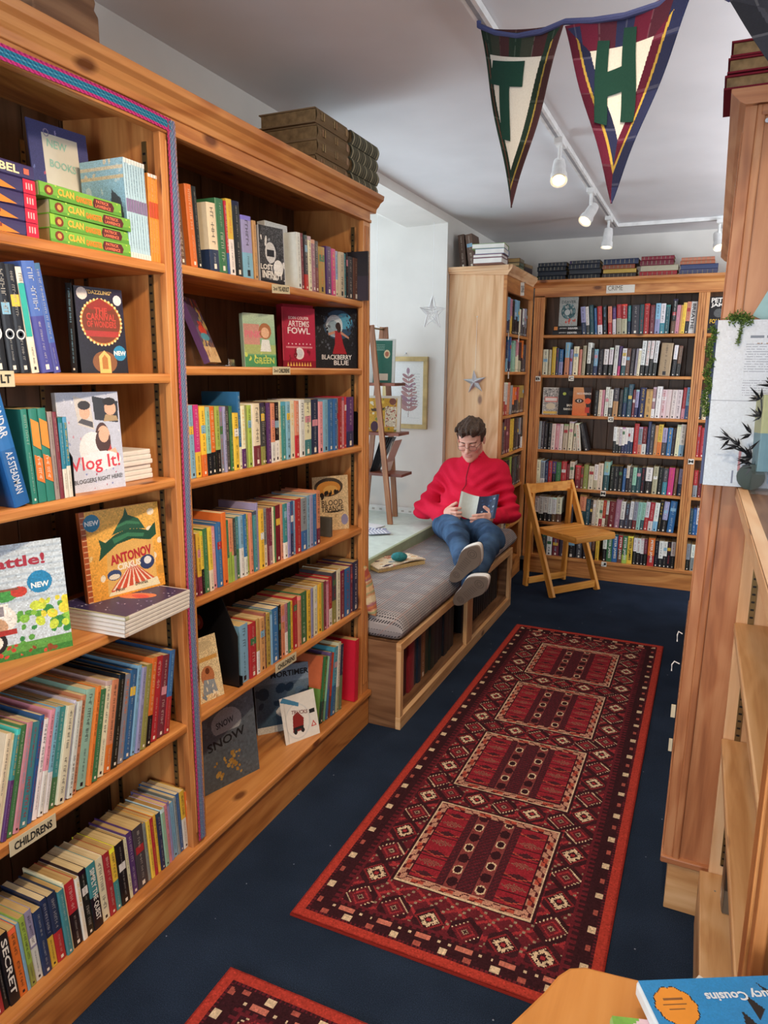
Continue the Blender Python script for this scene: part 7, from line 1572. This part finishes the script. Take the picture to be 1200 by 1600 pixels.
def shoe(h, Lx, nn, sd, mirror):
    ln = .310; b = MB(); n = 44; out = []
    for i in range(n):
        a = 2*PI*i/n; x = -math.cos(a); y = math.sin(a); t = (x+1)/2
        w = .037+.019*math.exp(-((t-.70)/.22)**2)+.004*math.exp(-((t-.12)/.15)**2)-.004*math.exp(-((t-.42)/.12)**2)
        off = .006*math.sin(PI*t)*mirror; out.append((ln*(.5+.5*(abs(x)**.9)*(1 if x > 0 else -1)), y*w*(1.02 if abs(x) < .8 else 1)+off))
    def ring(dn, k, sx=0): c = Vector((.5*ln, 0)); return [h+Lx*((p[0]-c.x)*k+c.x+sx)+sd*(p[1]*k)-nn*dn for p in out]
    def loop(b, r0, r1, col):
        for i in range(n): j = (i+1) % n; b.face([r0[i], r0[j], r1[j], r1[i]], col)
    sole = MB(); R0 = ring(0, .95); sole.face(R0, hx('7a6d63')); R1 = ring(.004, .985); loop(sole, R0, R1, hx('8a7d72'))
    for (tx, ty, r_) in ((.22, 0, .020), (.78, 0, .026)):
        cc = h+Lx*(tx*ln)+nn*.0008
        for rr in (r_, r_*.55): 
            for i in range(16):
                a0, a1 = 2*PI*i/16, 2*PI*(i+1)/16; q = [cc+Lx*(rr*math.cos(a))+sd*(rr*.9*math.sin(a)) for a in (a0, a1)]; q2 = [cc+Lx*((rr-.003)*math.cos(a))+sd*((rr-.003)*.9*math.sin(a)) for a in (a1, a0)]; sole.face(q+q2, hx('5c524a'))
    for k in range(7): c = h+Lx*(ln*(.36+.045*k))+nn*.0008; sole.face([c-sd*.018, c+sd*.018, c+sd*.018+Lx*.004, c-sd*.018+Lx*.004], hx('655a51'))
    
    side = MB(); R2 = ring(.026, 1.0); R2b = ring(.015, 1.01); loop(side, R1, R2b, hx('dcd8d2')); loop(side, R2b, R2, hx('dcd8d2')); R3 = ring(.027, .95); loop(side, R2, R3, hx('cfcac4'))
    up = MB(); prev = R3
    for dn, k, sx in ((.045, .93, -.002), (.062, .82, -.012), (.076, .66, -.030), (.088, .48, -.058), (.105, .36, -.080)):
        cur = ring(dn, k, sx); loop(up, prev, cur, hx('2b303a')); prev = cur
    up.face(prev[::-1], hx('23262e')); u_ = up.build('shoe', CLOTHC, man, moff, smooth=True); sole.build('sole', SOLEM, u_, moff); side.build('midsole', SOLEM, u_, moff, smooth=False)
SOLEM = attr_mat('rubber_sole', .8, .08, .2, .2, 200)
shoe(*FT[0], 1); shoe(*FT[1], -1)
# head and hands
hp = math.radians(27); hy = math.radians(4)
Ff = Vector((math.sin(hy)*math.cos(hp), -math.cos(hy)*math.cos(hp), -math.sin(hp))); Fr = Vector((math.cos(hy), math.sin(hy), 0)); Fu = Fr.cross(Ff)
if Fu.z < 0: Fu = -Fu
HC = Vector((-1.318, 4.225, 1.093))
def hl(P):
    X, Y, Z = P; x, y, z = X-HC.x, Y-HC.y, Z-HC.z
    return (x*Fr.x+y*Fr.y+z*Fr.z, x*Ff.x+y*Ff.y+z*Ff.z, x*Fu.x+y*Fu.y+z*Fu.z)
def head(P):
    Q = hl(P)
    d = U_(.03, elp(Q, (0, -.012, .032), (.076, .094, .086)), elp(Q, (0, .030, -.040), (.059, .062, .070)), elp(Q, (0, .052, -.088), (.040, .036, .030)))
    d = smin(d, elp(Q, (0, .078, -.104), (.020, .016, .015)), .015)
    d = smin(d, elp(Q, (0, .074, .034), (.052, .022, .013)), .012)
    d = smin(d, elp(Q, (-.040, .062, -.020), (.024, .024, .022)), .02); d = smin(d, elp(Q, (.040, .062, -.020), (.024, .024, .022)), .02)
    for s in (-1, 1):
        d = -smin(-d, elp(Q, (s*.031, .100, .012), (.020, .020, .013)), .010)
        d = smin(d, elp(Q, (s*.031, .078, .010), (.0155, .0135, .0115)), .004)
        d = smin(d, elp(Q, (s*.079, -.008, -.002), (.009, .020, .032)), .006); d = -smin(-d, elp(Q, (s*.088, -.002, .000), (.005, .010, .018)), .004)
    d = smin(d, cap(Q, (0, .090, .020), (0, .113, -.024), .0085, .0125), .010); d = smin(d, elp(Q, (.011, .103, -.028), (.008, .009, .007)), .005); d = smin(d, elp(Q, (-.011, .103, -.028), (.008, .009, .007)), .005)
    d = smin(d, elp(Q, (0, .090, -.056), (.024, .011, .0052)), .005); d = smin(d, elp(Q, (0, .087, -.068), (.021, .011, .0062)), .004)
    d = -smin(-d, elp(Q, (0, .101, -.0615), (.024, .007, .0018)), .002)
    nk = cap(P, (-1.316, 4.27, 1.05), (-1.315, 4.30, .93), .056, .058)
    return smin(d, nk, .02)
def chain(P, pts, rs):
    d = None
    for i in range(len(pts)-1):
        c = cap(P, pts[i], pts[i+1], rs[i], rs[i+1]); d = c if d is None else smin(d, c, .004)
    return d
BL, BS, BR = Vector((-1.300, 3.945, .70)), Vector((-1.183, 3.915, .655)), Vector((-1.073, 3.945, .70))
def handL(X, Y, Z):
    P = (X, Y, Z); d = cap(P, WL, (-1.365, 3.972, .668), .026, .027)
    kn = [(-1.332, 3.932, .705), (-1.328, 3.926, .686), (-1.330, 3.928, .667), (-1.337, 3.935, .650)]
    pip = [(-1.300, 3.916, .712), (-1.292, 3.908, .690), (-1.294, 3.909, .669), (-1.302, 3.917, .651)]
    tip = [(-1.276, 3.926, .716), (-1.268, 3.914, .692), (-1.270, 3.912, .671), (-1.280, 3.918, .653)]
    for k in range(4):
        w = Vector(WL).lerp(Vector((-1.365, 3.972, .668)), .6)+Vector((0, 0, .016-.010*k)); d = smin(d, cap(P, w, kn[k], .014, .0115), .010)
    f = None
    for k in range(4):
        c = chain(P, [kn[k], pip[k], tip[k]], [.0112-.001*(k == 3), .0098-.001*(k == 3), .0080-.0008*(k == 3)]); f = c if f is None else np.minimum(f, c)
    d = smin(d, f, .004)
    return smin(d, chain(P, [(-1.372, 3.985, .690), (-1.345, 3.985, .716), (-1.318, 3.975, .735)], [.015, .0115, .0095]), .008)
def handR(X, Y, Z):
    P = (X, Y, Z); d = cap(P, WR, (-1.105, 3.955, .668), .026, .026)
    kn = [(-1.130, 3.925, .690), (-1.133, 3.915, .673), (-1.130, 3.915, .656), (-1.124, 3.922, .641)]
    pip = [(-1.163, 3.898, .688), (-1.170, 3.888, .670), (-1.168, 3.889, .652), (-1.156, 3.900, .636)]
    tip = [(-1.188, 3.892, .686), (-1.199, 3.886, .668), (-1.196, 3.887, .650), (-1.178, 3.900, .635)]
    for k in range(4):
        w = Vector(WR).lerp(Vector((-1.105, 3.955, .668)), .6)+Vector((0, 0, .014-.010*k)); d = smin(d, cap(P, w, kn[k], .014, .0112), .010)
    f = None
    for k in range(4):
        c = chain(P, [kn[k], pip[k], tip[k]], [.0110-.001*(k == 3), .0095-.001*(k == 3), .0078-.0008*(k == 3)]); f = c if f is None else np.minimum(f, c)
    d = smin(d, f, .004)
    return smin(d, chain(P, [(-1.098, 3.965, .688), (-1.118, 3.968, .710), (-1.142, 3.962, .728)], [.0145, .0112, .0092]), .008)
def core(X, Y, Z):
    P = (X, Y, Z); return U_(.03, torso(P, -.02), arms(P, -.016), cap(P, HL, KL, .065, .05), cap(P, KL, AL, .048, .033), cap(P, HR, KR, .065, .05), cap(P, KR, AR, .048, .033), cap(P, (-1.316, 4.27, 1.0), (-1.315, 4.30, .90), .05, .05))
parts = [surfnet(lambda X, Y, Z: head((X, Y, Z)), (-1.42, 4.06, .94), (-1.22, 4.35, 1.22), .0024), surfnet(handL, (-1.43, 3.88, .61), (-1.24, 4.04, .77), .0022), surfnet(handR, (-1.22, 3.86, .60), (-1.05, 4.02, .76), .0022), surfnet(core, (-1.66, 3.1, .3), (-.9, 4.42, 1.02), .016)]
Vs, Fs, k = [], [], 0
for v, f in parts: Vs.append(v); Fs.append(f+k); k += len(v)
V = np.concatenate(Vs); F = np.concatenate(Fs)
C = np.tile(np.array(hx('dca592')), (len(V), 1))
q = hl((V[:, 0], V[:, 1], V[:, 2])); q = np.stack(q, 1); isd = np.zeros(len(V), bool); isd[:len(parts[0][0])] = True
def tint(m, c, a=1.0): C[m] = C[m]*(1-a)+np.array(hx(c))*a
tint(isd & (np.abs(q[:, 0]) < .022) & (q[:, 1] > .08) & (q[:, 2] < -.050) & (q[:, 2] > -.074), 'b9706a', .6)
for s in (-1, 1):
    tint(isd & (((q[:, 0]-s*.042)/.022)**2+((q[:, 2]+.022)/.02)**2 < 1) & (q[:, 1] > .04), 'd08878', .35)
    tint(isd & (np.abs(q[:, 0]-s*.031) < .014) & (np.abs(q[:, 2]-.0045) < .0016) & (q[:, 1] > .07), '3a2a26', .8)
tint(isd & (np.abs(q[:, 0]) < .012) & (q[:, 2] < -.015) & (q[:, 2] > -.036) & (q[:, 1] > .1), 'd08878', .3)
npmesh('skin', V, F, SKINM, C, man, moff)
def hair(X, Y, Z):
    P = (X, Y, Z); Q = hl(P); x, y, z = Q
    w = .004*np.sin(x*95+2.5*np.sin(z*30+y*25)+y*35)+.003*np.sin(x*210+y*60+2*np.sin(z*55))+.0015*np.sin(y*170+z*140)
    d = smin(elp(Q, (0, -.014, .044), (.088, .104, .088)), elp(Q, (0, .052, .095), (.060, .038, .022)), .03)+w
    # cut away the face below the fringe and the lower neck
    fr = np.minimum(y-.030, .068+.010*np.sin(x*60+1)-z); d = np.maximum(d, fr)
    d = np.maximum(d, -(z+.035)-.25*(-y)*0+np.where(y > -.02, .018, -.02)); return d
V, F = surfnet(hair, (-1.43, 4.05, 1.0), (-1.21, 4.36, 1.25), .0028)
HAIRM = plain('dark_brown_hair', '43342c', .6, .3, noise=.35, ns=140, bs=.5)
npmesh('hair', V, F, HAIRM, None, man, moff)
def H(x, y, z): return HC+Fr*x+Ff*y+Fu*z
b = MB()
for s in (-1, 1): b.tube([H(s*(.014+.010*i), .0965-.004*i-.003*(i > 2), .0265+.003*math.sin(i*.9)) for i in range(5)], .003, 6, radii=[.0022, .0032, .003, .0026, .0014])
b.build('eyebrows', HAIRM, man, moff)
b = MB()
for s in (-1, 1):
    pts = []
    for i in range(25):
        a = 2*PI*i/24; cx, cz = math.cos(a), math.sin(a); pts.append(H(s*(.033+.0235*math.copysign(abs(cx)**.6, cx)), .1085-.006*abs(cx), -.001+.0145*math.copysign(abs(cz)**.7, cz)))
    b.tube(pts, .0011, 6); b.tube([H(s*.0565, .101, .004), H(s*.076, .05, .006), H(s*.084, -.004, .008)], .0011, 6)
b.tube([H(-.0095, .110, .003), H(0, .114, .006), H(.0095, .110, .003)], .0011, 6)
gl = b.build('glasses_frame', plain('dark_wire', '4a4346', .3, .5, .6), man, moff)
b = MB()
for s in (-1, 1): b.face([H(s*(.033+.022*math.copysign(abs(math.cos(a))**.6, math.cos(a))), .108-.006*abs(math.cos(a)), -.001+.0135*math.copysign(abs(math.sin(a))**.7, math.sin(a))) for a in [2*PI*i/20 for i in range(20)]])
b.build('lens', GLASS, gl, moff)
# zip, collar seam
def surf_y(x, z):
    lo, hi = 3.95, 4.3
    for _ in range(30):
        m_ = (lo+hi)/2
        if jacket(np.array([x]), np.array([m_]), np.array([z]))[0] > 0: lo = m_
        else: hi = m_
    return lo
b = MB(); zs_ = np.linspace(.715, .985, 30); pts = [(-1.312+.002*math.sin(zz*40), surf_y(-1.312, zz)-.0005, zz) for zz in zs_]; b.tube(pts, .0028, 6)
b.build('zip', plain('dark_red_zip', '7a0f22', .6), jk, moff)
b = MB(); b.tube([Vector((-1.316, 4.283, .985))+Vector((.0625*math.cos(a), .0625*math.sin(a)-.002, -.006*math.sin(a))) for a in [2*PI*i/28 for i in range(29)]], .0055, 8); b.build('collar', RED, jk, moff, smooth=True)
for w, e in ((WL, EL), (WR, ER)):
    b = MB(); d = (Vector(w)-Vector(e)).normalized(); c = Vector(w)-d*.004; b.tube([c-d*.024, c-d*.012, c+d*.004, c+d*.006], .04, 20, radii=[.0405, .0400, .0385, .030], cap=False); b.build('cuff', RED, jk, moff, smooth=True)
# the book in the hands
rb = thing('open_book', 'open paperback with dark blue cover held in the reader\'s hands', 'book', tuple(BS))
def half(s, cov, name):
    b = MB(); n = 8; top = Vector((0, .075, .128)); wd = .118; side = Vector((s*.98, .12, .18)).normalized(); nrm = side.cross(top).normalized()
    if nrm.y > 0: nrm = -nrm
    def pt(u, v, w): return side*(u*wd)+top*v+nrm*(w-.012*math.sin(PI*min(1, u*1.15))*1)
    for i in range(n):
        u0, u1 = i/n, (i+1)/n
        b.face([pt(u0, 0, .0), pt(u1, 0, .0), pt(u1, 1, .0), pt(u0, 1, .0)], cov); b.face([pt(u0, 0, -.001), pt(u0, 1, -.001), pt(u1, 1, -.001), pt(u1, 0, -.001)], cov)
    if s > 0:
        for k in range(14):
            u, v = random.uniform(.15, .8), random.uniform(.15, .8); b.face([pt(u, v, .0008), pt(u+.08, v+.02, .0008), pt(u+.06, v+.09, .0008), pt(u-.02, v+.06, .0008)], hx(random.choice(['4a6a94', '2b4268', '8a9ab0', '3a5580'])))
    b.build(name, PRINT, rb)
    p = MB(); th = .013 if s > 0 else .009
    for i in range(n):
        u0, u1 = i/n*.97, (i+1)/n*.97
        for w0 in (-.0015, -.0015-th): p.face([pt(u0, .02, w0), pt(u1, .02, w0), pt(u1, .98, w0), pt(u0, .98, w0)], hx('e6dfcd'))
        p.face([pt(u0, .98, -.0015), pt(u1, .98, -.0015), pt(u1, .98, -.0015-th), pt(u0, .98, -.0015-th)], hx('e6dfcd')); p.face([pt(u0, .02, -.0015), pt(u1, .02, -.0015), pt(u1, .02, -.0015-th), pt(u0, .02, -.0015-th)], hx('e6dfcd'))
    p.face([pt(.97, .02, -.0015), pt(.97, .98, -.0015), pt(.97, .98, -.0015-th), pt(.97, .02, -.0015-th)], hx('e6dfcd')); p.build('page_block', PAPERC, rb)
half(-1, hx('b5b5aa'), 'back_cover'); half(1, hx('1d2c48'), 'front_cover')
